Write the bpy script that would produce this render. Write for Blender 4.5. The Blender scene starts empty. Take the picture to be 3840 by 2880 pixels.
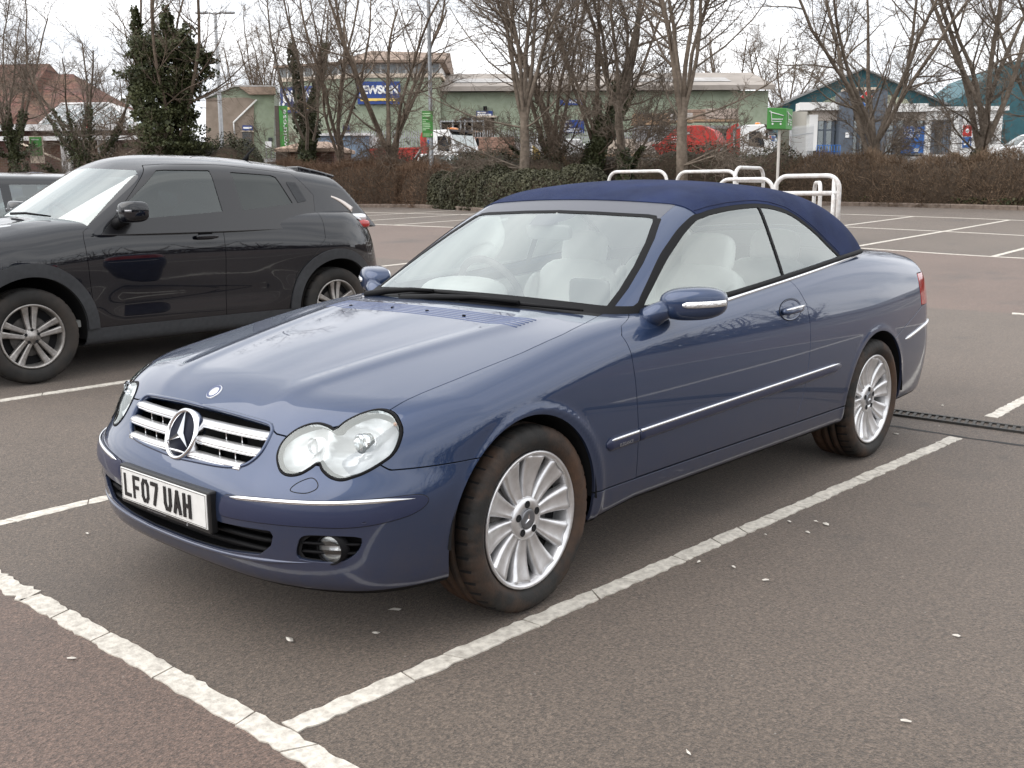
import bpy, bmesh, math, random
import numpy as np
from mathutils import Vector, Matrix
R=math.radians; PI=math.pi
scn=bpy.context.scene
COL=scn.collection
# ------------------------------------------------------------------ camera
cd=bpy.data.cameras.new('camera'); camo=bpy.data.objects.new('camera',cd); COL.objects.link(camo)
CAMP=Vector((-2.505,-3.006,1.381)); yaw,pit,rol=R(41.867),R(10.409),R(-.277)
_f=Vector((math.cos(yaw)*math.cos(pit),math.sin(yaw)*math.cos(pit),-math.sin(pit)))
_r=_f.cross(Vector((0,0,1))).normalized(); _u=_r.cross(_f)
_r2=_r*math.cos(rol)+_u*math.sin(rol); _u2=-_r*math.sin(rol)+_u*math.cos(rol)
m=Matrix((_r2,_u2,-_f)).transposed().to_4x4(); m.translation=CAMP; camo.matrix_world=m
cd.sensor_fit='HORIZONTAL'; cd.sensor_width=36; cd.lens=36.78; cd.clip_start=.05; cd.clip_end=2000
scn.camera=camo
# ------------------------------------------------------------------ sky
SUN_EL,SUN_AZ=R(48),R(150)      # azimuth counted from +x towards +y
wd=bpy.data.worlds.new('World'); scn.world=wd; wd.use_nodes=True
nt=wd.node_tree; nt.nodes.clear()
def wn(t,**k):
    n=nt.nodes.new(t)
    for a,b in k.items(): setattr(n,a,b)
    return n
sky=wn('ShaderNodeTexSky',sky_type='NISHITA',sun_disc=False,sun_elevation=SUN_EL,sun_rotation=PI/2-SUN_AZ,air_density=1.0,dust_density=3.0)
tc=wn('ShaderNodeTexCoord'); sep=wn('ShaderNodeSeparateXYZ'); nt.links.new(tc.outputs['Generated'],sep.inputs[0])
ad=wn('ShaderNodeMath',operation='MAXIMUM'); ad.inputs[1].default_value=0; nt.links.new(sep.outputs[2],ad.inputs[0])
ad2=wn('ShaderNodeMath',operation='ADD'); ad2.inputs[1].default_value=.22; nt.links.new(ad.outputs[0],ad2.inputs[0])
cb=wn('ShaderNodeCombineXYZ')
for i in (0,1):
    dv=wn('ShaderNodeMath',operation='DIVIDE'); nt.links.new(sep.outputs[i],dv.inputs[0]); nt.links.new(ad2.outputs[0],dv.inputs[1]); nt.links.new(dv.outputs[0],cb.inputs[i])
mpw=wn('ShaderNodeMapping'); mpw.inputs['Scale'].default_value=(.55,1.5,1); mpw.inputs['Rotation'].default_value=(0,0,R(25)); nt.links.new(cb.outputs[0],mpw.inputs[0])
nz=wn('ShaderNodeTexNoise'); nz.inputs['Scale'].default_value=1.1; nz.inputs['Detail'].default_value=5; nz.inputs['Roughness'].default_value=.55
nt.links.new(mpw.outputs[0],nz.inputs['Vector'])
rp=wn('ShaderNodeValToRGB'); rp.color_ramp.elements[0].position=.30; rp.color_ramp.elements[0].color=(.58,.62,.68,1)
rp.color_ramp.elements[1].position=.58; rp.color_ramp.elements[1].color=(1.16,1.165,1.18,1)
nt.links.new(nz.outputs['Fac'],rp.inputs[0])
bg1=wn('ShaderNodeBackground'); bg1.inputs[1].default_value=.06; nt.links.new(sky.outputs[0],bg1.inputs[0])
bg2=wn('ShaderNodeBackground'); bg2.inputs[1].default_value=1.0; nt.links.new(rp.outputs[0],bg2.inputs[0])
mxw=wn('ShaderNodeMixShader'); mxw.inputs[0].default_value=.92
wo=wn('ShaderNodeOutputWorld'); nt.links.new(bg1.outputs[0],mxw.inputs[1]); nt.links.new(bg2.outputs[0],mxw.inputs[2]); nt.links.new(mxw.outputs[0],wo.inputs[0])
# ------------------------------------------------------------------ sun (veiled)
sl=bpy.data.lights.new('sun','SUN'); sl.energy=1.35; sl.angle=R(80); sl.color=(1,.97,.93)
so=bpy.data.objects.new('sun',sl); COL.objects.link(so)
sd=Vector((math.cos(SUN_AZ)*math.cos(SUN_EL),math.sin(SUN_AZ)*math.cos(SUN_EL),math.sin(SUN_EL)))
so.rotation_euler=sd.to_track_quat('Z','Y').to_euler(); so.location=(0,0,60)
vs=scn.view_settings; vs.view_transform='Standard'; vs.look='None'; vs.gamma=1; vs.use_curve_mapping=False; vs.exposure=.66
scn.cycles.use_denoising=True; scn.cycles.max_bounces=10; scn.cycles.transparent_max_bounces=24
scn.cycles.caustics_reflective=False; scn.cycles.caustics_refractive=False; scn.cycles.sample_clamp_indirect=4
# ------------------------------------------------------------------ materials
MATS={}
def mat(name,col,rough=.6,metal=0,coat=0,var=0,vscale=8,bump=0,bscale=60,spec=.5,emit=0,dirt=None):
    """principled; var = colour variation by noise, bump = fine relief, dirt=(colour,amount,scale)"""
    if name in MATS: return MATS[name]
    M=bpy.data.materials.new(name); M.use_nodes=True; t=M.node_tree; b=t.nodes['Principled BSDF']
    c=tuple(col)+(1,)
    b.inputs['Base Color'].default_value=c; b.inputs['Roughness'].default_value=rough; b.inputs['Metallic'].default_value=metal
    b.inputs['Coat Weight'].default_value=coat; b.inputs['Coat Roughness'].default_value=.03; b.inputs['Specular IOR Level'].default_value=spec
    if emit: b.inputs['Emission Color'].default_value=c; b.inputs['Emission Strength'].default_value=emit
    co=t.nodes.new('ShaderNodeTexCoord'); last=None
    if var:
        n=t.nodes.new('ShaderNodeTexNoise'); n.inputs['Scale'].default_value=vscale; n.inputs['Detail'].default_value=6; t.links.new(co.outputs['Object'],n.inputs['Vector'])
        r=t.nodes.new('ShaderNodeValToRGB'); r.color_ramp.elements[0].position=.3; r.color_ramp.elements[1].position=.7
        r.color_ramp.elements[0].color=tuple(max(0,x*(1-var)) for x in col)+(1,); r.color_ramp.elements[1].color=tuple(min(1,x*(1+var)) for x in col)+(1,)
        t.links.new(n.outputs['Fac'],r.inputs[0]); last=r.outputs[0]
    if dirt:
        n=t.nodes.new('ShaderNodeTexNoise'); n.inputs['Scale'].default_value=dirt[2]; n.inputs['Detail'].default_value=8; n.inputs['Roughness'].default_value=.65; t.links.new(co.outputs['Object'],n.inputs['Vector'])
        r=t.nodes.new('ShaderNodeValToRGB'); r.color_ramp.elements[0].position=.42; r.color_ramp.elements[1].position=.7; r.color_ramp.elements[1].color=(dirt[1],)*3+(1,)
        t.links.new(n.outputs['Fac'],r.inputs[0])
        mx=t.nodes.new('ShaderNodeMix'); mx.data_type='RGBA'; t.links.new(r.outputs[0],mx.inputs[0])
        if last: t.links.new(last,mx.inputs[6])
        else: mx.inputs[6].default_value=c
        mx.inputs[7].default_value=tuple(dirt[0])+(1,); last=mx.outputs[2]
    if last: t.links.new(last,b.inputs['Base Color'])
    if bump:
        n=t.nodes.new('ShaderNodeTexNoise'); n.inputs['Scale'].default_value=bscale; n.inputs['Detail'].default_value=4; t.links.new(co.outputs['Object'],n.inputs['Vector'])
        bp=t.nodes.new('ShaderNodeBump'); bp.inputs['Strength'].default_value=bump; bp.inputs['Distance'].default_value=.01
        t.links.new(n.outputs['Fac'],bp.inputs['Height']); t.links.new(bp.outputs[0],b.inputs['Normal'])
    MATS[name]=M; return M
def glassmat(name,tint,refl,rough=.0):
    """thin pane: transparent with a fresnel-weighted reflection"""
    if name in MATS: return MATS[name]
    M=bpy.data.materials.new(name); M.use_nodes=True; t=M.node_tree; t.nodes.clear()
    o=t.nodes.new('ShaderNodeOutputMaterial'); mx=t.nodes.new('ShaderNodeMixShader'); tr=t.nodes.new('ShaderNodeBsdfTransparent'); gl=t.nodes.new('ShaderNodeBsdfGlossy')
    tr.inputs[0].default_value=tuple(tint)+(1,); gl.inputs['Roughness'].default_value=rough; gl.inputs['Color'].default_value=(.95,1,.985,1)
    fr=t.nodes.new('ShaderNodeFresnel'); fr.inputs[0].default_value=1.5
    ma=t.nodes.new('ShaderNodeMath'); ma.operation='MULTIPLY_ADD'; ma.use_clamp=True; ma.inputs[1].default_value=1.0; ma.inputs[2].default_value=refl
    t.links.new(fr.outputs[0],ma.inputs[0]); t.links.new(ma.outputs[0],mx.inputs[0]); t.links.new(tr.outputs[0],mx.inputs[1]); t.links.new(gl.outputs[0],mx.inputs[2]); t.links.new(mx.outputs[0],o.inputs[0])
    MATS[name]=M; return M
# ------------------------------------------------------------------ objects
def link(name,me,mats,parent=None,loc=None,rot=None):
    o=bpy.data.objects.new(name,me); COL.objects.link(o)
    if mats is not None and len(me.materials)==0:
        for q in (mats if isinstance(mats,(list,tuple)) else [mats]): me.materials.append(q)
    if parent is not None: o.parent=parent
    if loc is not None: o.location=loc
    if rot is not None: o.rotation_euler=rot
    return o
def tag(o,label=None,cat=None,group=None,kind=None):
    if label: o['label']=label
    if cat: o['category']=cat
    if group: o['group']=group
    if kind: o['kind']=kind
    return o
def empty(name,loc,rz=0,label=None,cat=None,group=None):
    o=bpy.data.objects.new(name,None); COL.objects.link(o); o.location=loc; o.rotation_euler=(0,0,rz); o.empty_display_size=.2
    return tag(o,label,cat,group)
def copy_tree(o,parent=None,loc=None,rot=None):
    c=o.copy(); COL.objects.link(c); c.parent=parent
    if loc is not None: c.location=loc
    if rot is not None: c.rotation_euler=rot
    for ch in list(o.children): copy_tree(ch,c)
    return c
def tri_mesh(name,V,T,N=None,mi=None,smooth=True):
    me=bpy.data.meshes.new(name); V=np.asarray(V,np.float32); T=np.asarray(T,np.int32)
    me.vertices.add(len(V)); me.vertices.foreach_set('co',V.ravel())
    k=T.shape[1]; me.loops.add(T.size); me.loops.foreach_set('vertex_index',T.ravel())
    me.polygons.add(len(T)); me.polygons.foreach_set('loop_start',np.arange(0,T.size,k,dtype=np.int32))
    me.polygons.foreach_set('use_smooth',np.full(len(T),smooth))
    if mi is not None: me.polygons.foreach_set('material_index',np.asarray(mi,np.int32))
    me.update(calc_edges=True); me.validate()
    if N is not None: me.normals_split_custom_set_from_vertices(np.asarray(N,np.float32))
    return me
class MB:
    """collects simple solids into one mesh"""
    def __init__(s): s.v=[]; s.f=[]; s.m=[]; s.s=[]
    def add(s,v,f,mi=0,sm=False):
        o=len(s.v); s.v+=[tuple(p) for p in v]; s.f+=[tuple(i+o for i in q) for q in f]; s.m+=[mi]*len(f); s.s+=[sm]*len(f); return s
    def box(s,a,b,mi=0,M=None):
        (x0,y0,z0),(x1,y1,z1)=a,b
        v=[(x0,y0,z0),(x1,y0,z0),(x1,y1,z0),(x0,y1,z0),(x0,y0,z1),(x1,y0,z1),(x1,y1,z1),(x0,y1,z1)]
        if M is not None: v=[tuple(M@Vector(p)) for p in v]
        return s.add(v,[(0,3,2,1),(4,5,6,7),(0,1,5,4),(1,2,6,5),(2,3,7,6),(3,0,4,7)],mi)
    def cbox(s,c,d,mi=0,M=None):
        return s.box([c[i]-d[i]/2 for i in range(3)],[c[i]+d[i]/2 for i in range(3)],mi,M)
    def prism(s,pts,axis,a,b,mi=0):
        """closed 2-D outline extruded along axis 0/1/2 from a to b"""
        n=len(pts); v=[]
        for w in (a,b):
            for p in pts:
                q=list(p); q.insert(axis,w); v.append(tuple(q))
        f=[tuple(range(n))[::-1],tuple(range(n,2*n))]+[(i,(i+1)%n,n+(i+1)%n,n+i) for i in range(n)]
        return s.add(v,f,mi)
    def tube(s,path,rad,n=8,mi=0,cap=True,closed=False):
        path=[Vector(p) for p in path]; m=len(path); rad=[rad]*m if not hasattr(rad,'__len__') else rad
        v=[]; up=None
        for i,p in enumerate(path):
            if closed: t=(path[(i+1)%m]-path[i-1])
            else: t=path[min(i+1,m-1)]-path[max(i-1,0)]
            t.normalize()
            if up is None:
                up=Vector((0,0,1)) if abs(t.z)<.9 else Vector((1,0,0))
            a=t.cross(up).normalized(); b=a.cross(t).normalized(); up=b
            for k in range(n):
                w=2*PI*k/n; v.append(p+(a*math.cos(w)+b*math.sin(w))*rad[i])
        f=[]
        for i in range(m if closed else m-1):
            j=(i+1)%m
            for k in range(n): f.append((i*n+k,i*n+(k+1)%n,j*n+(k+1)%n,j*n+k))
        s.add(v,f,mi,True)
        if cap and not closed: s.f+= [tuple(len(s.v)-m*n+k for k in range(n))[::-1],tuple(len(s.v)-n+k for k in range(n))]; s.m+=[mi,mi]; s.s+=[False,False]
        return s
    def lathe(s,prof,n=32,axis='y',c=(0,0,0),mi=0,sm=True,a0=0,a1=2*PI):
        """prof: (radius, along-axis)"""
        full=abs(a1-a0-2*PI)<1e-6; v=[]; cols=n if full else n+1
        for (r,h) in prof:
            for k in range(cols):
                w=a0+(a1-a0)*k/n; p=(r*math.cos(w),h,r*math.sin(w)) if axis=='y' else ((r*math.cos(w),r*math.sin(w),h) if axis=='z' else (h,r*math.cos(w),r*math.sin(w)))
                v.append((c[0]+p[0],c[1]+p[1],c[2]+p[2]))
        f=[(i*cols+k,i*cols+(k+1)%cols,(i+1)*cols+(k+1)%cols,(i+1)*cols+k) for i in range(len(prof)-1) for k in range(n)]
        return s.add(v,f,mi,sm)
    def sell(s,c,d,e=(.5,.5),n=14,mi=0,M=None):
        """super-ellipsoid: soft block"""
        v=[];m2=n*2
        sp=lambda x,p: math.copysign(abs(x)**p,x)
        for i in range(n+1):
            a=-PI/2+PI*i/n
            for k in range(m2):
                w=2*PI*k/m2
                p=Vector((d[0]/2*sp(math.cos(a),e[0])*sp(math.cos(w),e[1]),d[1]/2*sp(math.cos(a),e[0])*sp(math.sin(w),e[1]),d[2]/2*sp(math.sin(a),e[0])))
                if M is not None: p=M@p
                v.append(p+Vector(c))
        f=[(i*m2+k,i*m2+(k+1)%m2,(i+1)*m2+(k+1)%m2,(i+1)*m2+k) for i in range(n) for k in range(m2)]
        return s.add(v,f,mi,True)
    def mesh(s,name='mesh',fix=True,bevel=0):
        me=bpy.data.meshes.new(name); me.from_pydata([tuple(p) for p in s.v],[],s.f)
        me.polygons.foreach_set('material_index',s.m); me.polygons.foreach_set('use_smooth',s.s)
        if fix or bevel:
            bm=bmesh.new(); bm.from_mesh(me); bmesh.ops.remove_doubles(bm,verts=bm.verts,dist=1e-5); bmesh.ops.recalc_face_normals(bm,faces=bm.faces)
            if bevel: bmesh.ops.bevel(bm,geom=[e for e in bm.edges if len(e.link_faces)==2 and e.calc_face_angle(0)>.6],offset=bevel,segments=2,affect='EDGES',profile=.5)
            bm.to_mesh(me); bm.free()
        me.update(); return me
    def build(s,name,mats,parent=None,loc=None,rot=None,fix=True,bevel=0):
        return link(name,s.mesh(name,fix,bevel),mats,parent,loc,rot)
def text_mesh(txt,size,ext=.002,align='CENTER',sx=1.0,spacing=1.0,bold=0):
    cu=bpy.data.curves.new('text','FONT'); cu.body=txt; cu.size=size; cu.extrude=ext; cu.align_x=align; cu.align_y='CENTER'; cu.space_character=spacing; cu.offset=bold; cu.resolution_u=3
    o=bpy.data.objects.new('text_tmp',cu); COL.objects.link(o)
    dg=bpy.context.evaluated_depsgraph_get(); me=bpy.data.meshes.new_from_object(o.evaluated_get(dg)); me.materials.clear()
    bpy.data.objects.remove(o); bpy.data.curves.remove(cu)
    if sx!=1: me.transform(Matrix.Diagonal((sx,1,1,1)))
    return me
def place_text(name,txt,size,m,parent,o,right,up,ext=.002,sx=1.0,align='CENTER',spacing=1.0,bold=0):
    """flat lettering at o, reading along right, upright along up"""
    me=text_mesh(txt,size,ext,align,sx,spacing,bold); r=Vector(right).normalized(); u=Vector(up).normalized(); n=r.cross(u)
    M=Matrix((r,u,n)).transposed().to_4x4(); M.translation=Vector(o); me.transform(M)
    return link(name,me,m,parent)
# ------------------------------------------------------------------ implicit shells
def nspline(xs,ys):
    xs=np.asarray(xs,float);ys=np.asarray(ys,float);n=len(xs);h=np.diff(xs)
    A=np.zeros((n,n));b=np.zeros(n);A[0,0]=A[-1,-1]=1
    for i in range(1,n-1):
        A[i,i-1]=h[i-1];A[i,i]=2*(h[i-1]+h[i]);A[i,i+1]=h[i];b[i]=6*((ys[i+1]-ys[i])/h[i]-(ys[i]-ys[i-1])/h[i-1])
    M=np.linalg.solve(A,b);t=np.linspace(xs[0],xs[-1],4000)
    i=np.clip(np.searchsorted(xs,t)-1,0,n-2);a=xs[i+1]-t;c=t-xs[i];hh=h[i]
    v=(M[i]*a**3+M[i+1]*c**3)/(6*hh)+(ys[i]/hh-M[i]*hh/6)*a+(ys[i+1]/hh-M[i+1]*hh/6)*c
    s0=(v[1]-v[0])/(t[1]-t[0]);s1=(v[-1]-v[-2])/(t[-1]-t[-2])
    def f(x):
        x=np.asarray(x,float)
        return np.interp(x,t,v)+np.where(x<t[0],(x-t[0])*s0,0)+np.where(x>t[-1],(x-t[-1])*s1,0)
    return f
lin=lambda xs,ys:(lambda x:np.interp(x,xs,ys))
def smax(a,b,k):
    h=np.clip(.5+.5*(a-b)/k,0,1);return b+(a-b)*h+k*h*(1-h)
def gs(x,w): return np.exp(-(x/w)**2)
def grad(F,P,e=.003):
    N=np.zeros_like(P)
    for i in range(3):
        d=np.zeros(3);d[i]=e;N[:,i]=F(P+d)-F(P-d)
    return N/np.maximum(np.linalg.norm(N,axis=1),1e-9)[:,None]
def shell(F,xa,xb,zc,nu,nv,nf,nr,v0=-PI/2,v1=PI/2,tmax=3.):
    """half shell (y>=0) found by casting rays from a spine on y=0"""
    us=[('f',a) for a in np.linspace(PI/2,0,nf,endpoint=False)]+[('m',x) for x in np.linspace(xa,xb,nu)]+[('r',a) for a in np.linspace(0,PI/2,nr+1)[1:]]
    vv=np.linspace(v0,v1,nv);O=[];D=[]
    for k,w in us:
        a=w if k!='m' else 0;ox=xa if k=='f' else (xb if k=='r' else w);sx=-1 if k=='f' else 1
        D.append(np.stack([np.full(nv,sx*math.sin(a)),math.cos(a)*np.cos(vv),math.cos(a)*np.sin(vv)],-1));O.append(np.tile([ox,0,zc],(nv,1)))
    O=np.concatenate(O);D=np.concatenate(D);lo=np.zeros(len(O));hi=np.full(len(O),tmax)
    # first crossing: coarse walk then bisect
    step=.04;t=np.zeros(len(O));alive=np.ones(len(O),bool)
    for _ in range(int(tmax/step)):
        t2=t+step;v=F(O+D*t2[:,None]);hit=alive&(v>0);hi[hit]=t2[hit];lo[hit]=t[hit];alive&=~hit;t=np.where(alive,t2,t)
        if not alive.any():break
    for _ in range(26):
        mid=(lo+hi)/2;v=F(O+D*mid[:,None])>0;hi=np.where(v,mid,hi);lo=np.where(v,lo,mid)
    V=O+D*((lo+hi)/2)[:,None];V[np.abs(V[:,1])<1e-6,1]=0
    N=grad(F,V);nu2=len(us)
    I=np.arange(nu2*nv).reshape(nu2,nv);a,b,c,d=I[:-1,:-1].ravel(),I[1:,:-1].ravel(),I[1:,1:].ravel(),I[:-1,1:].ravel()
    T=np.concatenate([np.stack([a,b,c],1),np.stack([a,c,d],1)])
    n=np.cross(V[T[:,1]]-V[T[:,0]],V[T[:,2]]-V[T[:,0]]);ar=np.linalg.norm(n,axis=1)
    fl=(n*N[T].sum(1)).sum(1)<0;T[fl]=T[fl][:,::-1]
    return V,N,T[ar>1e-10]
def compact(V,N,T):
    u,inv=np.unique(T,return_inverse=True);return V[u],N[u],inv.reshape(T.shape)
def clip(m,fn):
    """keep the part of a triangle mesh where fn>0, cut exactly along fn=0"""
    V,N,T=m
    if len(T)==0: return m
    f=fn(V);s=f>0;c=s[T].sum(1);keep=[T[c==3]];n=len(V)
    one=T[c==1];two=T[c==2]
    def rot(T,flag):
        k=flag[T].argmax(1);return np.stack([T[np.arange(len(T)),(k+i)%3] for i in range(3)],1)
    one=rot(one,s);two=rot(two,~s)
    E=np.concatenate([one[:,[0,1]],one[:,[0,2]],two[:,[1,0]],two[:,[2,0]]])   # (inside,outside)
    if len(E):
        U,inv=np.unique(E,axis=0,return_inverse=True);inv=inv.ravel();A,B=U[:,0],U[:,1]
        lo=np.zeros(len(U));hi=np.ones(len(U))
        for _ in range(12):
            mid=(lo+hi)/2;g=fn(V[A]+(V[B]-V[A])*mid[:,None])>0;lo=np.where(g,mid,lo);hi=np.where(g,hi,mid)
        t=((lo+hi)/2)[:,None];NV=V[A]+(V[B]-V[A])*t;NN=N[A]+(N[B]-N[A])*t;NN/=np.maximum(np.linalg.norm(NN,axis=1),1e-9)[:,None]
        a=len(one);b=len(two);k=inv+n
        keep.append(np.stack([one[:,0],k[:a],k[a:2*a]],1))
        p,q=k[2*a:2*a+b],k[2*a+b:]
        keep.append(np.stack([p,two[:,1],two[:,2]],1));keep.append(np.stack([p,two[:,2],q],1))
        V=np.concatenate([V,NV]);N=np.concatenate([N,NN])
    return compact(V,N,np.concatenate(keep))
def bedges(T):
    E=np.concatenate([T[:,[0,1]],T[:,[1,2]],T[:,[2,0]]]);k=np.sort(E,1);_,i,c=np.unique(k,axis=0,return_index=True,return_counts=True)
    return E[i[c==1]]
def flange(m,depth,skip=None):
    """turn the rim of a panel inwards"""
    V,N,T=m;E=bedges(T)
    if skip is not None:
        mid=(V[E[:,0]]+V[E[:,1]])/2;E=E[~skip(mid)]
    if len(E)==0: return m
    n=len(V);a,b=E[:,0],E[:,1]
    lat=np.cross(V[b]-V[a],(N[a]+N[b])/2);lat/=np.maximum(np.linalg.norm(lat,axis=1),1e-9)[:,None]
    r=min(.0018,depth*.3)
    # small rounded lip then the return
    P1=[V[a]-N[a]*r+lat*r*.6,V[b]-N[b]*r+lat*r*.6];P2=[V[a]-N[a]*depth+lat*r*.6,V[b]-N[b]*depth+lat*r*.6];k=len(E)
    V2=np.concatenate([V]+P1+P2);N2=np.concatenate([N,lat,lat,lat,lat])
    i1a=n+np.arange(k);i1b=i1a+k;i2a=i1b+k;i2b=i2a+k
    T2=np.concatenate([T,np.stack([b,a,i1a],1),np.stack([b,i1a,i1b],1),np.stack([i1b,i1a,i2a],1),np.stack([i1b,i2a,i2b],1)])
    return V2,N2,T2
def mirror(m):
    V,N,T=m;s=np.array([1,-1,1]);return V*s,N*s,T[:,::-1]
def joinm(*ms):
    V=[];N=[];T=[];o=0
    for v,n,t in ms: V.append(v);N.append(n);T.append(t+o);o+=len(v)
    return np.concatenate(V),np.concatenate(N),np.concatenate(T)
def offs(m,d):
    V,N,T=m;d=d(V)[:,None] if callable(d) else d;return V+N*d,N,T
def sdp(p,poly):
    """signed distance to polygon, positive inside; p (n,2)"""
    poly=np.asarray(poly,float);A=poly;B=np.roll(poly,-1,0);d2=np.full(len(p),1e9);ins=np.zeros(len(p),bool)
    for a,b in zip(A,B):
        e=b-a;w=p-a;h=np.clip((w@e)/(e@e+1e-12),0,1);q=w-h[:,None]*e;d2=np.minimum(d2,(q*q).sum(1))
        c=(a[1]>p[:,1])!=(b[1]>p[:,1])
        if abs(e[1])>1e-12: ins^=c&(p[:,0]<a[0]+e[0]*(p[:,1]-a[1])/e[1])
    return np.where(ins,1,-1)*np.sqrt(d2)
def smoothpoly(pts,k=8):
    """closed Catmull-Rom"""
    P=np.asarray(pts,float);n=len(P);o=[]
    for i in range(n):
        a,b,c,d=P[i-1],P[i],P[(i+1)%n],P[(i+2)%n]
        for t in np.linspace(0,1,k,endpoint=False):
            o.append(.5*((2*b)+(c-a)*t+(2*a-5*b+4*c-d)*t*t+(3*b-3*c+d-a)*t**3))
    return np.array(o)
def surf(F,P,axis,sgn,span=.6):
    """drop points onto F=0 along an axis, coming from outside"""
    P=np.array(P,float);lo=np.zeros(len(P));hi=np.full(len(P),span);S=P.copy()
    t=np.zeros(len(P));found=np.zeros(len(P),bool)
    for k in range(240):
        q=P.copy();q[:,axis]=P[:,axis]-sgn*(span*k/240);v=F(q)<=0;new=v&~found;hi[new]=span*k/240;lo[new]=span*(k-1)/240;found|=v
    for _ in range(24):
        mid=(lo+hi)/2;q=P.copy();q[:,axis]=P[:,axis]-sgn*mid;v=F(q)<=0;hi=np.where(v,mid,hi);lo=np.where(v,lo,mid)
    S[:,axis]=P[:,axis]-sgn*(lo+hi)/2;return S,grad(F,S)
def resample(P,n):
    P=np.asarray(P,float);d=np.r_[0,np.cumsum(np.linalg.norm(np.diff(P,axis=0),axis=1))];s=np.linspace(0,d[-1],n)
    if len(P)>2: return np.stack([nspline(d,P[:,i])(s) for i in range(P.shape[1])],1)
    return np.stack([np.interp(s,d,P[:,i]) for i in range(P.shape[1])],1)
def sweep(path,nor,prof,scale=None,closed_prof=True):
    """run a small profile [(side,out)...] along a surface path"""
    path=np.asarray(path);n=len(path);t=np.gradient(path,axis=0);t/=np.linalg.norm(t,axis=1)[:,None]
    b=np.cross(nor,t);b/=np.linalg.norm(b,axis=1)[:,None];sc=np.ones(n) if scale is None else scale
    V=[];k=len(prof)
    for i in range(n):
        for (s,o) in prof: V.append(path[i]+b[i]*s*sc[i]+nor[i]*o*(sc[i] if o>0 else 1))
    f=[(i*k+j,i*k+(j+1)%k,(i+1)*k+(j+1)%k,(i+1)*k+j) for i in range(n-1) for j in range(k if closed_prof else k-1)]
    if closed_prof: f+=[tuple(range(k))[::-1],tuple((n-1)*k+j for j in range(k))]
    mb=MB();mb.add(V,f,0,True);return mb
def panel(name,m,mt,parent,depth=.012,skip=None):
    if len(m[2])==0: return None
    V,N,T=flange(m,depth,skip) if depth else m
    return link(name,tri_mesh(name,V,T,N),mt,parent)
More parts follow.
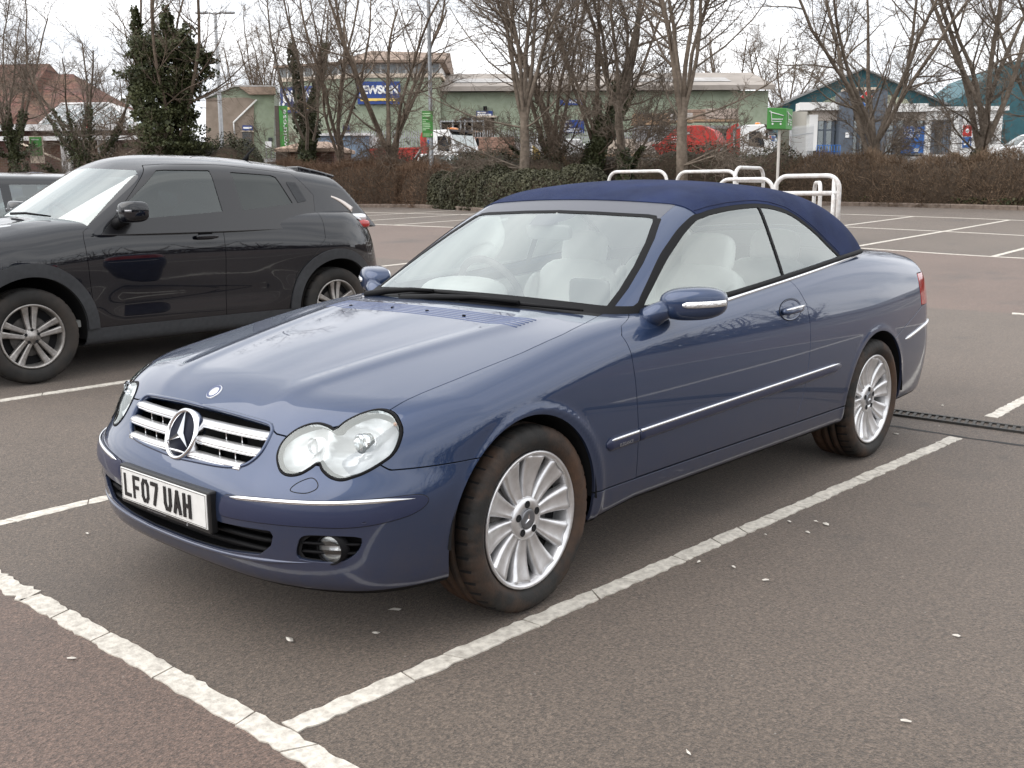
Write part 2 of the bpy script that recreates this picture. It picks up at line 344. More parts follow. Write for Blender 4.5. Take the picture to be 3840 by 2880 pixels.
# ================================================================== ground
_gx=None
def _mk():
    global _gx,_gy
    _gx=nspline([-20,0,3.4,4.4,8.55,14.6,19.4,24.2,29,40,80],[0,0,0,.03,.165,.345,.46,.575,.68,.70,.70])
    _gy=nspline([-40,-5,0,1.4,2.6,3.9,4.3,6,9.6,15,30,80],[0,0,0,0,.018,.058,.07,.115,.19,.25,.33,.36])
_mk()
def gz(x,y):
    """flat near bay, drain valley at x=3.8, car park climbing beyond; bank behind the hedges"""
    x=np.asarray(x,float); y=np.asarray(y,float); s=np.clip((.73*x+.66*y-41)/30,0,1)
    return np.where(x<3.4,0,_gx(np.minimum(x,80)))+np.where(y<1.4,0,_gy(np.minimum(y,80)))+2.7*s*s*(3-2*s)
def gzf(x,y): return float(gz(x,y))
def asphalt():
    M=bpy.data.materials.new('asphalt'); M.use_nodes=True; t=M.node_tree; b=t.nodes['Principled BSDF']; N=t.nodes.new; L=t.links.new
    ge=N('ShaderNodeNewGeometry'); sp=N('ShaderNodeSeparateXYZ'); L(ge.outputs['Position'],sp.inputs[0])
    def noise(sc,det,rough=.6):
        n=N('ShaderNodeTexNoise'); n.inputs['Scale'].default_value=sc; n.inputs['Detail'].default_value=det; n.inputs['Roughness'].default_value=rough; L(ge.outputs['Position'],n.inputs['Vector']); return n.outputs['Fac']
    def ramp(f,p0,c0,p1,c1):
        r=N('ShaderNodeValToRGB'); e=r.color_ramp.elements; e[0].position=p0; e[0].color=c0; e[1].position=p1; e[1].color=c1; L(f,r.inputs[0]); return r.outputs[0]
    def mix(f,a,b,mode='MIX'):
        m=N('ShaderNodeMix'); m.data_type='RGBA'; m.blend_type=mode
        for s,v in ((0,f),(6,a),(7,b)):
            if isinstance(v,(int,float)): m.inputs[s].default_value=v
            elif isinstance(v,tuple): m.inputs[s].default_value=v
            else: L(v,m.inputs[s])
        return m.outputs[2]
    def rng(v,a,b_):
        m=N('ShaderNodeMapRange'); m.inputs[1].default_value=a; m.inputs[2].default_value=b_; L(v,m.inputs[0]); return m.outputs[0]
    def mth(op,a,b_):
        m=N('ShaderNodeMath'); m.operation=op; m.use_clamp=True
        for i,v in enumerate((a,b_)):
            if isinstance(v,(int,float)): m.inputs[i].default_value=v
            else: L(v,m.inputs[i])
        return m.outputs[0]
    # red lanes: x<-1.06 and 8.55..14.6, wobbling edges
    wob=N('ShaderNodeMath'); wob.operation='MULTIPLY_ADD'; L(noise(3,3),wob.inputs[0]); wob.inputs[1].default_value=.08; L(sp.outputs[0],wob.inputs[2])
    x=wob.outputs[0]
    lane=mth('ADD',rng(x,-.99,-1.03),mth('MULTIPLY',rng(x,8.56,8.62),rng(x,14.68,14.62)))
    grey=ramp(noise(.5,6),.3,(.092,.070,.054,1),.7,(.128,.099,.078,1))
    red=ramp(noise(.6,6),.3,(.112,.074,.058,1),.7,(.150,.100,.079,1))
    c=mix(lane,grey,red)
    far=rng(sp.outputs[0],30,34)
    c=mix(far,c,(.075,.070,.066,1))
    # stones
    vo=N('ShaderNodeTexVoronoi'); vo.inputs['Scale'].default_value=160; L(ge.outputs['Position'],vo.inputs['Vector'])
    st=ramp(vo.outputs['Color'],.1,(.55,.55,.55,1),.95,(1.45,1.42,1.38,1))
    c=mix(1.0,c,st,'MULTIPLY')
    fn=ramp(noise(260,3,.7),.35,(.45,.45,.45,1),.75,(1.6,1.6,1.6,1)); c=mix(.8,c,fn,'MULTIPLY'); gr2=ramp(noise(70,2,.6),.32,(.62,.62,.62,1),.70,(1.36,1.36,1.36,1)); c=mix(1.0,c,gr2,'MULTIPLY')
    # pale specks and dark patches
    v2=N('ShaderNodeTexVoronoi'); v2.inputs['Scale'].default_value=9; L(ge.outputs['Position'],v2.inputs['Vector'])
    spk=ramp(v2.outputs['Distance'],.02,(1,1,1,1),.035,(0,0,0,1)); c=mix(mth('MULTIPLY',spk,.55),c,(.38,.36,.33,1))
    st2=ramp(noise(.9,5,.55),.56,(0,0,0,1),.76,(1,1,1,1)); c=mix(mth('MULTIPLY',st2,.6),c,(.034,.029,.027,1))
    dm=ramp(noise(2.7,3,.5),.68,(0,0,0,1),.74,(1,1,1,1)); c=mix(mth('MULTIPLY',dm,.35),c,(.026,.023,.022,1))
    L(c,b.inputs['Base Color']); b.inputs['Roughness'].default_value=.72; b.inputs['Specular IOR Level'].default_value=.5; b.inputs['Sheen Weight'].default_value=.18; b.inputs['Sheen Roughness'].default_value=.45; b.inputs['Sheen Tint'].default_value=(1,.93,.87,1)
    h=N('ShaderNodeMath'); h.operation='MULTIPLY_ADD'; h.inputs[1].default_value=.7; L(vo.outputs['Distance'],h.inputs[0]); L(noise(200,3),h.inputs[2])
    bp=N('ShaderNodeBump'); bp.inputs['Strength'].default_value=.5; bp.inputs['Distance'].default_value=.006; L(h.outputs[0],bp.inputs['Height']); L(bp.outputs[0],b.inputs['Normal'])
    return M
asph=asphalt()
gxs=np.r_[-400,-100,-40,-20,-12,np.arange(-8,60,.5),np.arange(60,80,3),80,120,200,400,900]; gys=np.r_[-400,-100,-40,np.arange(-20,60,1.),np.arange(60,80,5),80,150,300,600,900]
X,Y=np.meshgrid(gxs,gys,indexing='ij'); V=np.stack([X.ravel(),Y.ravel(),gz(X,Y).ravel()],1); I=np.arange(len(V)).reshape(X.shape)
g=link('ground',tri_mesh('ground',V,np.stack([I[:-1,:-1].ravel(),I[1:,:-1].ravel(),I[1:,1:].ravel(),I[:-1,1:].ravel()],1)),asph); tag(g,kind='structure')
# ------------------------------------------------------------------ painted bay lines
linem=mat('line_paint',(.66,.62,.55),.7,var=.10,vscale=14,dirt=((.20,.17,.145),.62,34),bump=.3,bscale=120)
rnd=random.Random(7)
def paint_piece(a,b,w,s0,s1,rag,th=.004):
    """one slab of thermoplastic between a and b; s0,s1 skew of its ends"""
    d=(b-a); L=d.length; d.normalize(); n=Vector((-d.y,d.x,0)); k=max(3,int(L/.03)); up=[];lo=[]
    for i in range(k+1):
        t=i/k; sk=s0*(1-t)+s1*t
        up.append(a+d*(L*t+sk)+n*(w/2+rnd.uniform(-rag,rag))); lo.append(a+d*(L*t-sk)-n*(w/2+rnd.uniform(-rag,rag)))
    return up,lo
def bay_line(a,b,w=.078,pieces=True,rag=.006,wear=0,name='parking_line'):
    a=Vector((a[0],a[1],0)); b=Vector((b[0],b[1],0)); L=(b-a).length; d=(b-a).normalized()
    root=None; t=0; sk=0; first=True; allp=MB()
    while t<L:
        l=min(rnd.uniform(.16,.42) if pieces else rnd.uniform(1.2,2.0),L-t); s1=rnd.uniform(-.022,.022)
        if rnd.random()>=wear:
            c=.0035 if pieces else .003
            up,lo=paint_piece(a+d*(t+c),a+d*(t+l-c),w,sk,s1,rag)
            n=len(up); V=[]
            for row,(hh) in ((up,.004),(lo,.004),(up,-.01),(lo,-.01)): V+=[(p.x,p.y,gzf(p.x,p.y)+hh) for p in row]
            F=[(i,n+i,n+i+1,i+1) for i in range(n-1)]+[(i,i+1,2*n+i+1,2*n+i) for i in range(n-1)]+[(n+i,3*n+i,3*n+i+1,n+i+1) for i in range(n-1)]+[(0,2*n,3*n,n),(n-1,2*n-1,4*n-1,3*n-1)]
            if pieces:
                mb=MB(); mb.add(V,F)
                if root is None: root=mb.build(name,linem); tag(root,kind='structure')
                else: mb.build('paint_segment',linem,root)
            else: allp.add(V,F)
        sk=s1; t+=l
    if not pieces and allp.v: tag(allp.build(name,linem),kind='structure')
bay_line((-1.058,7.0),(-1.058,1.25)); bay_line((-1.058,1.25),(-1.058,.55),rag=.013); bay_line((-1.058,.55),(-1.058,-2.6))
bay_line((-1.012,-.878),(3.46,-1.03),.072)
bay_line((-1.012,1.468),(3.46,1.60),.075); bay_line((-1.012,3.90),(3.46,4.00),.075)
bay_line((4.06,-1.03),(8.45,-1.10),.075); 
for y in (1.45,3.9,6.3,8.7,-3.5): bay_line((4.06,y),(8.45,y),.085,False)
bay_line((8.55,-8),(8.55,13),.09,False,.012,.25)
for x in (14.6,19.4,24.2): bay_line((x,-9),(x,24),.095,False)
for y in np.arange(-8.96,23,2.305): bay_line((14.65,y-.25),(24.15,y+.1),.09,False)
# ------------------------------------------------------------------ drain channel
iron=mat('drain_iron',(.045,.046,.045),.6,.4,var=.3,vscale=30,dirt=((.10,.08,.06),.6,20))
tarm=mat('tar_joint',(.012,.011,.011),.7)
dr=MB(); 
for x0,x1 in ((3.765,3.785),(3.895,3.915)): dr.box((x0,-6,-.03),(x1,1.6,.008))
dr.box((3.765,-6,-.12),(3.915,1.6,-.10)); dro=tag(dr.build('drain_channel',iron,loc=(0,0,.016)),'long dark slotted drain channel set across the asphalt behind the blue car','drain')
bm_=MB(); bm_.prism([(3.785,-.012),(3.895,.012),(3.895,.030),(3.785,.006)],2,-.03,.006); bme=bm_.mesh('grate_bar')
for k in range(168): link('grate_bar',bme,iron,dro,(0,-5.95+.0445*k,0))
V=[];n=90
for i in range(n+1):
    y=-6+7.6*i/n; x=3.50+.012*math.sin(y*7)+rnd.uniform(-.008,.008); wv=.010+rnd.uniform(0,.012); V+=[(x-wv,y,.004),(x+wv,y,.004)]
mb=MB(); mb.add(V,[(2*i,2*i+1,2*i+3,2*i+2) for i in range(n)]); tag(mb.build('asphalt_joint',tarm),kind='structure')
# ================================================================== blue cabriolet: body fields
# ---- CLK body
C_hc=nspline([-0.8, -0.69, -0.63, -0.5, -0.2, 0.1, 0.33, 0.6, 0.9, 1.25, 1.75, 2.4, 2.75, 3.1, 3.5, 3.75],[0.645, 0.715, 0.75, 0.79, 0.85, 0.9, 0.932, 0.953, 0.962, 0.978, 1.018, 1.08, 1.092, 1.082, 1.04, 0.985])
C_cr=nspline([-0.8, -0.4, 0, 0.5, 1.0, 2, 3, 3.8],[0.05, 0.05, 0.045, 0.03, 0.02, 0.02, 0.03, 0.04])
C_k=nspline([-0.8, -0.3, 0.3, 0.8, 1.3, 2.2, 2.8, 3.8],[0.1, 0.11, 0.12, 0.1, 0.09, 0.08, 0.1, 0.14])
C_w=nspline([-.85,-.4,0,.4,.9,1.4,2.0,2.4,2.75,3.2,3.5,3.8],[.83,.858,.866,.862,.862,.866,.872,.874,.872,.85,.82,.76])
C_t=nspline([0.15, 0.28, 0.4, 0.52, 0.65, 0.78, 0.9, 1.0, 1.1],[-0.045, -0.02, -0.006, 0, -0.003, -0.014, -0.036, -0.068, -0.11])
C_n=nspline([.14,.20,.26,.34,.42,.48,.52,.57,.63,.70,.76,.85],[-.725,-.775,-.805,-.818,-.824,-.818,-.80,-.765,-.735,-.695,-.645,-.54])
C_q=nspline([0,.15,.3,.42,.55,.65,.74,.82,.9],[0,.002,.010,.026,.063,.112,.187,.30,.46])
C_r=nspline([.2,.35,.5,.6,.75,.9,1.0,1.1],[3.70,3.79,3.83,3.82,3.80,3.77,3.72,3.62])
def C_F(P):
    x,y,z=P[...,0],np.abs(P[...,1]),P[...,2]
    W=C_w(x)+C_t(z)
    # wheel-arch lips
    for cx,R in ((0,.365),(2.69,.362)):
        d=np.hypot(x-cx,z-.315)-R
        W=W+(.0055 if cx<1 else .003)*gs(d-.006,.018)
    a=y-W
    H=C_hc(x)-C_cr(x)*(y/.7)**2
    yr=.30+.20*np.clip((x+.65)/1.0,0,1.2)
    H=H+.007*gs(y-yr,.05)*np.clip((x+.75)/.3,0,1)*np.clip((.5-x)/.2,0,1)
    b=z-H
    n=(C_n(z)+C_q(y)-x)*.85
    r=(x-C_r(z)+.35*(y/.8)**4*.6)*.9
    g=smax(a,b,np.maximum(C_k(x),.03))
    g=smax(g,n,.10)
    g=smax(g,r,.14)
    zb=.20+.04*np.clip((x-.2)/.4,0,1)
    return smax(g,zb-z,.05)
G_rp=nspline([1.0,1.15,1.236,1.4,1.6,1.9,2.2,2.5,2.75,2.95,3.1,3.2],[1.22,1.305,1.345,1.395,1.424,1.432,1.418,1.375,1.30,1.205,1.105,1.02])
G_wb=nspline([.5,.8,1.2,1.9,2.45,2.75,3.0,3.2],[.71,.745,.775,.78,.765,.735,.66,.55])
def G_F(P):
    x,y,z=P[...,0],np.abs(P[...,1]),P[...,2]
    side=(y-(G_wb(x)-.38*(z-.95)-.12*(z-.95)**2))*.91
    top=(z-(G_rp(x)-.047*(y/.6)**2))*.93
    ws=(.50+1.82*(z-.935)+.22*y*y-x)*.48
    g=smax(side,top,.11);g=smax(g,ws,.05)
    return np.maximum(g,(.86-z)*1.)
# ------------------------------------------------------------------ shared car bits
black=mat('black_plastic',(.006,.006,.007),.6,spec=.15,bump=.1,bscale=300)
gapm=mat('gap_black',(.004,.004,.005),.9)
rubber=mat('rubber',(.015,.014,.013),.75,var=.3,vscale=20,dirt=((.105,.055,.030),.95,4),bump=.15,bscale=120)
chrome=mat('chrome',(.82,.83,.85),.07,1)
alloy=mat('alloy',(.80,.80,.81),.30,.75,coat=.3,var=.06,vscale=30,dirt=((.22,.17,.13),.35,9))
steel=mat('brake_steel',(.10,.095,.09),.5,.8,var=.3,vscale=40)
lampw=mat('lamp_reflector',(.93,.94,.95),.2,.35)
lensg=glassmat('lens_clear',(.97,.985,.99),.10)
redl=mat('red_lens',(.42,.012,.012),.12,coat=1,var=.2,vscale=60)
amber=mat('amber_lens',(.75,.22,.02),.15,coat=1)
plast_g=mat('satin_grey',(.30,.30,.315),.33,.55); hdrm=mat('header_grey',(.115,.12,.14),.35,.3)
def carpaint(name,col,metal=.55,rough=.33,dirt=.25,dz=(.2,.55)):
    """two-layer paint; road film thickens towards the sills"""
    M=mat(name,col,rough,metal,coat=1.0,spec=.05); t=M.node_tree; b=t.nodes['Principled BSDF']; b.inputs['Coat IOR'].default_value=1.62
    co=t.nodes.new('ShaderNodeTexCoord'); sp=t.nodes.new('ShaderNodeSeparateXYZ'); t.links.new(co.outputs['Object'],sp.inputs[0])
    mr=t.nodes.new('ShaderNodeMapRange'); mr.inputs[1].default_value=dz[1]; mr.inputs[2].default_value=dz[0]; mr.inputs[3].default_value=.0; mr.inputs[4].default_value=1; t.links.new(sp.outputs[2],mr.inputs[0])
    n=t.nodes.new('ShaderNodeTexNoise'); n.inputs['Scale'].default_value=14; n.inputs['Detail'].default_value=9; n.inputs['Roughness'].default_value=.7; t.links.new(co.outputs['Object'],n.inputs[0])
    mu=t.nodes.new('ShaderNodeMath'); mu.operation='MULTIPLY'; t.links.new(mr.outputs[0],mu.inputs[0]); t.links.new(n.outputs['Fac'],mu.inputs[1])
    m2=t.nodes.new('ShaderNodeMath'); m2.operation='MULTIPLY'; m2.inputs[1].default_value=dirt*2; m2.use_clamp=True; t.links.new(mu.outputs[0],m2.inputs[0])
    mx=t.nodes.new('ShaderNodeMix'); mx.data_type='RGBA'; mx.inputs[6].default_value=tuple(col)+(1,); mx.inputs[7].default_value=(.13,.10,.08,1); t.links.new(m2.outputs[0],mx.inputs[0]); t.links.new(mx.outputs[2],b.inputs['Base Color'])
    n2=t.nodes.new('ShaderNodeTexNoise'); n2.inputs['Scale'].default_value=3.5; n2.inputs['Detail'].default_value=7; n2.inputs['Roughness'].default_value=.7; t.links.new(co.outputs['Object'],n2.inputs[0])
    r2=t.nodes.new('ShaderNodeMapRange'); r2.inputs[1].default_value=.4; r2.inputs[2].default_value=.8; r2.inputs[3].default_value=.005; r2.inputs[4].default_value=.05; t.links.new(n2.outputs['Fac'],r2.inputs[0])
    a2=t.nodes.new('ShaderNodeMath'); a2.operation='ADD'; t.links.new(r2.outputs[0],a2.inputs[0])
    m3=t.nodes.new('ShaderNodeMath'); m3.operation='MULTIPLY'; m3.inputs[1].default_value=.35; t.links.new(m2.outputs[0],m3.inputs[0]); t.links.new(m3.outputs[0],a2.inputs[1]); t.links.new(a2.outputs[0],b.inputs['Coat Roughness'])
    return M
def tyre_mesh(Ro,Ri,w,n=240,sipe=6):
    """lathe about y, outer face at -w/2; shoulder sipes and two rain grooves"""
    h=w/2; prof=[(Ri,-h*.80),(Ri+.012,-h*.90),((Ro+Ri)/2-.012,-h*1.0),(Ro-.030,-h*.965),(Ro-.014,-h*.90),(Ro-.006,-h*.80),(Ro-.003,-h*.62),(Ro-.002,-h*.40),(Ro-.010,-h*.385),(Ro-.010,-h*.30),(Ro,-h*.285),(Ro,-.01),(Ro-.010,-.006),(Ro-.010,.006),(Ro,.01)]
    prof=prof+[(Ro,h*.285),(Ro-.010,h*.30),(Ro-.010,h*.385),(Ro-.002,h*.40),(Ro-.006,h*.8),(Ro-.03,h*.96),((Ro+Ri)/2,h),(Ri,h*.8)]
    V=[];dip={4,5,6,19,18}
    for i,(r,y) in enumerate(prof):
        for k in range(n):
            a=2*PI*k/n; rr=r-(.004 if (i in dip and k%sipe==0) else 0)
            V.append((rr*math.cos(a),y,rr*math.sin(a)))
    F=[(i*n+k,i*n+(k+1)%n,(i+1)*n+(k+1)%n,(i+1)*n+k) for i in range(len(prof)-1) for k in range(n)]
    mb=MB(); mb.add(V,F,0,True); k_=0
    mb.m=[1 if (i in (5,6) and k%sipe==0) or i in (8,12,15) else 0 for i in range(len(prof)-1) for k in range(n)]  # groove and sipe faces painted black in place of the shade inside them
    me=mb.mesh('tyre',fix=False); return me
def star_mesh(mb,c,Rr,th,nrm,up,mi=0,ridge=.5):
    """three-pointed star, ridged"""
    nrm=Vector(nrm).normalized(); up=Vector(up); up=(up-nrm*up.dot(nrm)).normalized(); rt=up.cross(nrm); c=Vector(c); v=[]; f=[]
    for k in range(3):
        a=2*PI*k/3; d=up*math.cos(a)+rt*math.sin(a); s1=up*math.cos(a+PI/3)+rt*math.sin(a+PI/3); s0=up*math.cos(a-PI/3)+rt*math.sin(a-PI/3)
        o=len(v); q=Rr*.13
        v+=[c+nrm*th,c+d*Rr+nrm*th*ridge,c+s1*q,c+s0*q,c+d*Rr]
        f+=[(o,o+2,o+1),(o,o+1,o+3),(o+2,o+4,o+1),(o+1,o+4,o+3)]
    mb.add(v,f,mi); return mb
# ------------------------------------------------------------------ blue cabriolet
blue=carpaint('blue_metallic_paint',(.028,.049,.110),.50,.32,.26)
bluep=mat('blue_moulding',(.018,.026,.068),.38,.2,coat=.4)
fabr=mat('navy_fabric',(.013,.023,.072),.85,var=.25,vscale=5,bump=.35,bscale=900,spec=.25,dirt=((.035,.05,.10),.3,14))
leath=mat('pale_leather',(.82,.82,.78),.5,var=.07,vscale=6,bump=.1,bscale=200)
dashm=mat('pale_dash',(.70,.72,.70),.55,var=.06)
carp=mat('grey_carpet',(.38,.38,.37),.9)
wsg=glassmat('windscreen_glass',(.94,.99,.965),.27)
sig=glassmat('side_glass',(.94,.99,.97),.17)
clk=empty('convertible_car',(0,0,0),0,'blue metallic two-door convertible with closed navy fabric roof, parked in the nearest bay','car')
cut_arch=lambda P:np.minimum(np.hypot(P[:,0]+.025,P[:,2]-.318)-.358,np.hypot(P[:,0]-2.70,P[:,2]-.310)-.364)+10*(P[:,1]<.35)
HLP=smoothpoly([(.749,.698),(.761,.664),(.760,.629),(.744,.604),(.720,.581),(.697,.568),(.672,.559),(.642,.565),(.613,.582),(.595,.601),(.574,.584),(.552,.568),(.519,.561),(.486,.570),(.459,.598),(.450,.624),(.453,.651),(.471,.677),(.501,.695),(.535,.701),(.572,.696),(.596,.690),(.608,.712),(.633,.733),(.665,.741),(.713,.729)],4)
GRP=smoothpoly([(-.126,.6945),(0,.6945),(.126,.6945),(.255,.6905),(.336,.6865),(.372,.680),(.389,.660),(.387,.612),(.356,.576),(.315,.561),(.245,.552),(.1,.546),(0,.543),(-.1,.546)],4)
INP=[(-.2,.405),(.30,.392),(.495,.400),(.505,.385),(.492,.350),(.446,.314),(.288,.297),(.117,.290),(-.2,.290)]
FGP=smoothpoly([(.604,.398),(.690,.402),(.735,.398),(.742,.385),(.731,.352),(.705,.326),(.667,.317),(.590,.320),(.574,.332),(.580,.365)],4)
front=lambda P:P[:,0]<-.2
yz=lambda P:P[:,1:3]
fcut=lambda poly,g,P:np.where(front(P),-sdp(yz(P),poly)-g,1.)   # outside polygon
fin=lambda poly,g,P:np.where(front(P),sdp(yz(P),poly)-g,-1.)    # inside polygon
yh=lin([-.70,-.453,-.336,-.207,.081,.314,.465,.62],[.66,.688,.694,.706,.726,.722,.700,.660])
xc=lambda y:.468+.25*y*y
zf=lin([0,.33,.372,.395,.41,.46,.60,.70],[.696,.690,.684,.668,.663,.660,.70,.745])
zbm=lin([0,.33,.372,.395,.41,.46,.55,.65,.735,.765,.9],[.696,.690,.684,.668,.663,.660,.655,.63,.605,.583,.584])
xd=lin([.2,.33,.52,.70,.80,.872,.90,.935,1.0],[.59,.586,.58,.566,.553,.534,.57,.72,.95])
xr=lin([.30,.45,.6,.70,.78,.87,.96,1.05],[1.80,1.865,1.908,1.927,1.932,1.919,1.857,1.80])
zbb=lambda x:.20+.04*np.clip((x-.2)/.4,0,1)
zrb=lin([2.8,2.93,3.37,3.9],[.60,.622,.747,.765])
H=shell(C_F,-.30,3.2,.55,270,190,64,40)
G=.0024
B=clip(H,lambda P:G_F(P)+.012)
B=clip(B,cut_arch)
U=clip(B,lambda P:zbb(P[:,0])+.022-P[:,2])
B=clip(B,lambda P:P[:,2]-zbb(P[:,0])-.022)
Bf=clip(B,lambda P:.0-P[:,0]);Bf0=Bf
for poly,g in ((HLP,.004),(GRP,.0),(INP,0),(FGP,0)): Bf=clip(Bf,lambda P,poly=poly,g=g:fcut(poly,g,P))
Bfull=joinm(Bf,clip(B,lambda P:P[:,0]))
both=lambda m:joinm(m,mirror(m))
noc=lambda P:P[:,1]<1e-4
hood=clip(clip(clip(clip(Bfull,lambda P:yh(P[:,0])-P[:,1]-G),lambda P:P[:,2]-zf(P[:,1])-G),lambda P:xc(P[:,1])-P[:,0]-.002),lambda P:P[:,2]-.6)
panel('hood',both(flange(hood,.012,noc)),blue,clk,0)
cowl=clip(clip(Bfull,lambda P:P[:,0]-xc(P[:,1])-.002),lambda P:np.minimum(yh(P[:,0])-P[:,1],.75-P[:,0]))
cowl=clip(cowl,lambda P:P[:,2]-.7)
panel('cowl',both(cowl),black,clk,0)
bump=clip(clip(Bfull,lambda P:-.03-P[:,0]),lambda P:zbm(P[:,1])-P[:,2]-G)
panel('front_bumper',both(flange(bump,.014,noc)),blue,clk,0)
def pair(name,m,mt,depth=.012,parent=None):
    m=flange(m,depth) if depth else m
    a=panel(name,mirror(m),mt,parent or clk,0);b=panel(name,m,mt,parent or clk,0);return a,b
fen=clip(clip(Bfull,lambda P:P[:,1]-yh(P[:,0])-G),lambda P:xd(P[:,2])-P[:,0]-G)
fen=clip(fen,lambda P:np.where(P[:,0]<-.03,P[:,2]-zbm(P[:,1])-G,P[:,2]-.338-G))
pair('front_fender',fen,blue)
door=clip(clip(clip(B,lambda P:P[:,0]-xd(P[:,2])-G),lambda P:xr(P[:,2])-P[:,0]-G),lambda P:P[:,2]-.340-G)
dL,dR=pair('door',door,blue)
sill=clip(clip(clip(B,lambda P:.336-G-P[:,2]),lambda P:P[:,0]-.1),lambda P:2.6-P[:,0])
pair('sill',sill,blue)
rear=clip(B,lambda P:P[:,0]-xr(P[:,2])-G)
rear=clip(rear,lambda P:np.where(P[:,0]<2.6,P[:,2]-.340-G,1))
tl=lambda P:np.minimum(np.minimum(np.minimum(P[:,0]-3.335-.10*np.clip(.90-P[:,2],0,1),P[:,2]-.748),.925-P[:,2]),P[:,1]-.44)
pair('tail_lamp',offs(clip(rear,lambda P:tl(P)-.003),.002),redl)
trk=lambda P:np.minimum(np.minimum(.66-P[:,1],P[:,0]-2.92+.0*P[:,1]),P[:,2]-.80)
panel('boot_lid',both(flange(clip(clip(rear,lambda P:trk(P)-G),lambda P:-tl(P)-.001),.012,noc)),blue,clk,0)
rq=clip(clip(rear,lambda P:-trk(P)-G),lambda P:-tl(P)-.003)
panel('rear_bumper',both(flange(clip(clip(rq,lambda P:P[:,0]-2.7),lambda P:zrb(P[:,0])-P[:,2]-G),.012,noc)),blue,clk,0)
rq=clip(rq,lambda P:np.where(P[:,0]>2.7,P[:,2]-zrb(P[:,0])-G,1))
pair('rear_quarter_panel',rq,blue)
# dark layer seen through the shut lines, floor and wheel housings
Hc=shell(C_F,-.30,3.2,.55,110,70,30,20)
ins=offs(Hc,-.011);ins=clip(clip(ins,lambda P:G_F(P)+.03),cut_arch)
for poly,g in ((HLP,-.006),(GRP,-.006),(INP,-.006),(FGP,-.006)): ins=clip(ins,lambda P,poly=poly,g=g:fcut(poly,g,P))
panel('inner_shell',both(ins),gapm,clk,0)
panel('underbody',both(U),black,clk,0)
mb=MB()
for cx,cz,rr in ((-.025,.318,.362),(2.70,.310,.368)):
    for s in (-1,1):
        mb.lathe([(rr,s*.858),(rr+.004,s*.80),(rr,s*.50),(rr*.3,s*.48)],28,'y',(cx,0,cz),a0=.0,a1=PI)
mb.box((-.75,-.5,.25),(3.7,.5,.30)); mb.build('wheel_housing',gapm,clk)
# deep backing behind the front openings
mb=MB(); mb.box((-.60,-.40,.24),(-.56,.40,.66)); mb.build('radiator_panel',gapm,clk)
# ---- headlamps
hl0=clip(Bf0,lambda P:fin(HLP,.004,P))
def bowl(V):
    y,z=V[:,1],V[:,2];d=np.zeros(len(V))
    e1=np.clip(1-((y-.672)/.088)**2-((z-.650)/.092)**2,0,1);e2=np.clip(1-((y-.522)/.070)**2-((z-.630)/.070)**2,0,1)
    f=.004*np.sin(46*np.arctan2(z-.65,y-.672))*(e1>0)
    return -(.014+.085*e1**.75+.05*e2**.75+f*e1)
hb=offs(hl0,bowl);hb=(hb[0],hb[1],hb[2])
for s in (0,1):
    M_=(lambda m:mirror(m)) if s==0 else (lambda m:m)
    ys=-1 if s==0 else 1
    lens=panel('headlamp',flange(M_(offs(hl0,.003)),.012),lensg,clk,0)
    me=tri_mesh('reflector',hb[0]*np.array([1,ys,1]),hb[2] if s else hb[2][:,::-1]); link('reflector',me,lampw,lens)
    mb=MB()
    for (cx,cy,cz,rr) in ((-.545,.678,.655,.030),(-.600,.522,.632,.026)):
        cy*=ys; mb.lathe([(rr,-.03),(rr,.0),(rr*.9,.008),(rr*.5,.014),(.0005,.016)],20,'x',(cx,cy,cz)); 
    mb2=MB(); mb2.v=[(v[0]-.0,v[1],v[2]) for v in mb.v]; mb2.f=mb.f; mb2.m=mb.m; mb2.s=mb.s
    mb2.build('projector',chrome,lens)
    mb=MB(); mb.sell((-.462,ys*.712,.700),(.02,.022,.014),(.8,.8),8); mb.build('indicator_bulb',amber,lens)
    # gasket
    rim=np.array(HLP); P=np.stack([np.full(len(rim),-.95),rim[:,0],rim[:,1]],1); S,Nn=surf(C_F,P,0,-1,.9); S=np.r_[S,S[:1]];Nn=np.r_[Nn,Nn[:1]]
    S=S*[1,ys,1];Nn=Nn*[1,ys,1]
    sweep(S,Nn,[(-.0045,-.012),(-.0045,.0015),(.0,.003),(.0045,.0015),(.0045,-.012)]).build('gasket',black,lens)
# ---- radiator grille
gx=lambda y,z:surf(C_F,[(-1.0,abs(y),z)],0,-1,.8)[0][0,0]
gr=empty('grille_tmp',(0,0,0)); bpy.data.objects.remove(gr)
rim=np.array(GRP); rim=rim[rim[:,0]>=-1e-6]; rim=rim[np.argsort(np.arctan2(rim[:,1]-.62,rim[:,0]))]
full=np.r_[rim,(rim*[-1,1])[::-1]]
P=np.stack([np.full(len(full),-1.0),full[:,0],full[:,1]],1); S,Nn=surf(C_F,P,0,-1,.8); S=np.r_[S,S[:1]];Nn=np.r_[Nn,Nn[:1]]
frame=sweep(S,Nn,[(-.006,-.03),(-.006,.002),(.0,.005),(.006,.002),(.006,-.03)]).build('grille_frame',blue,clk)
mb=MB()
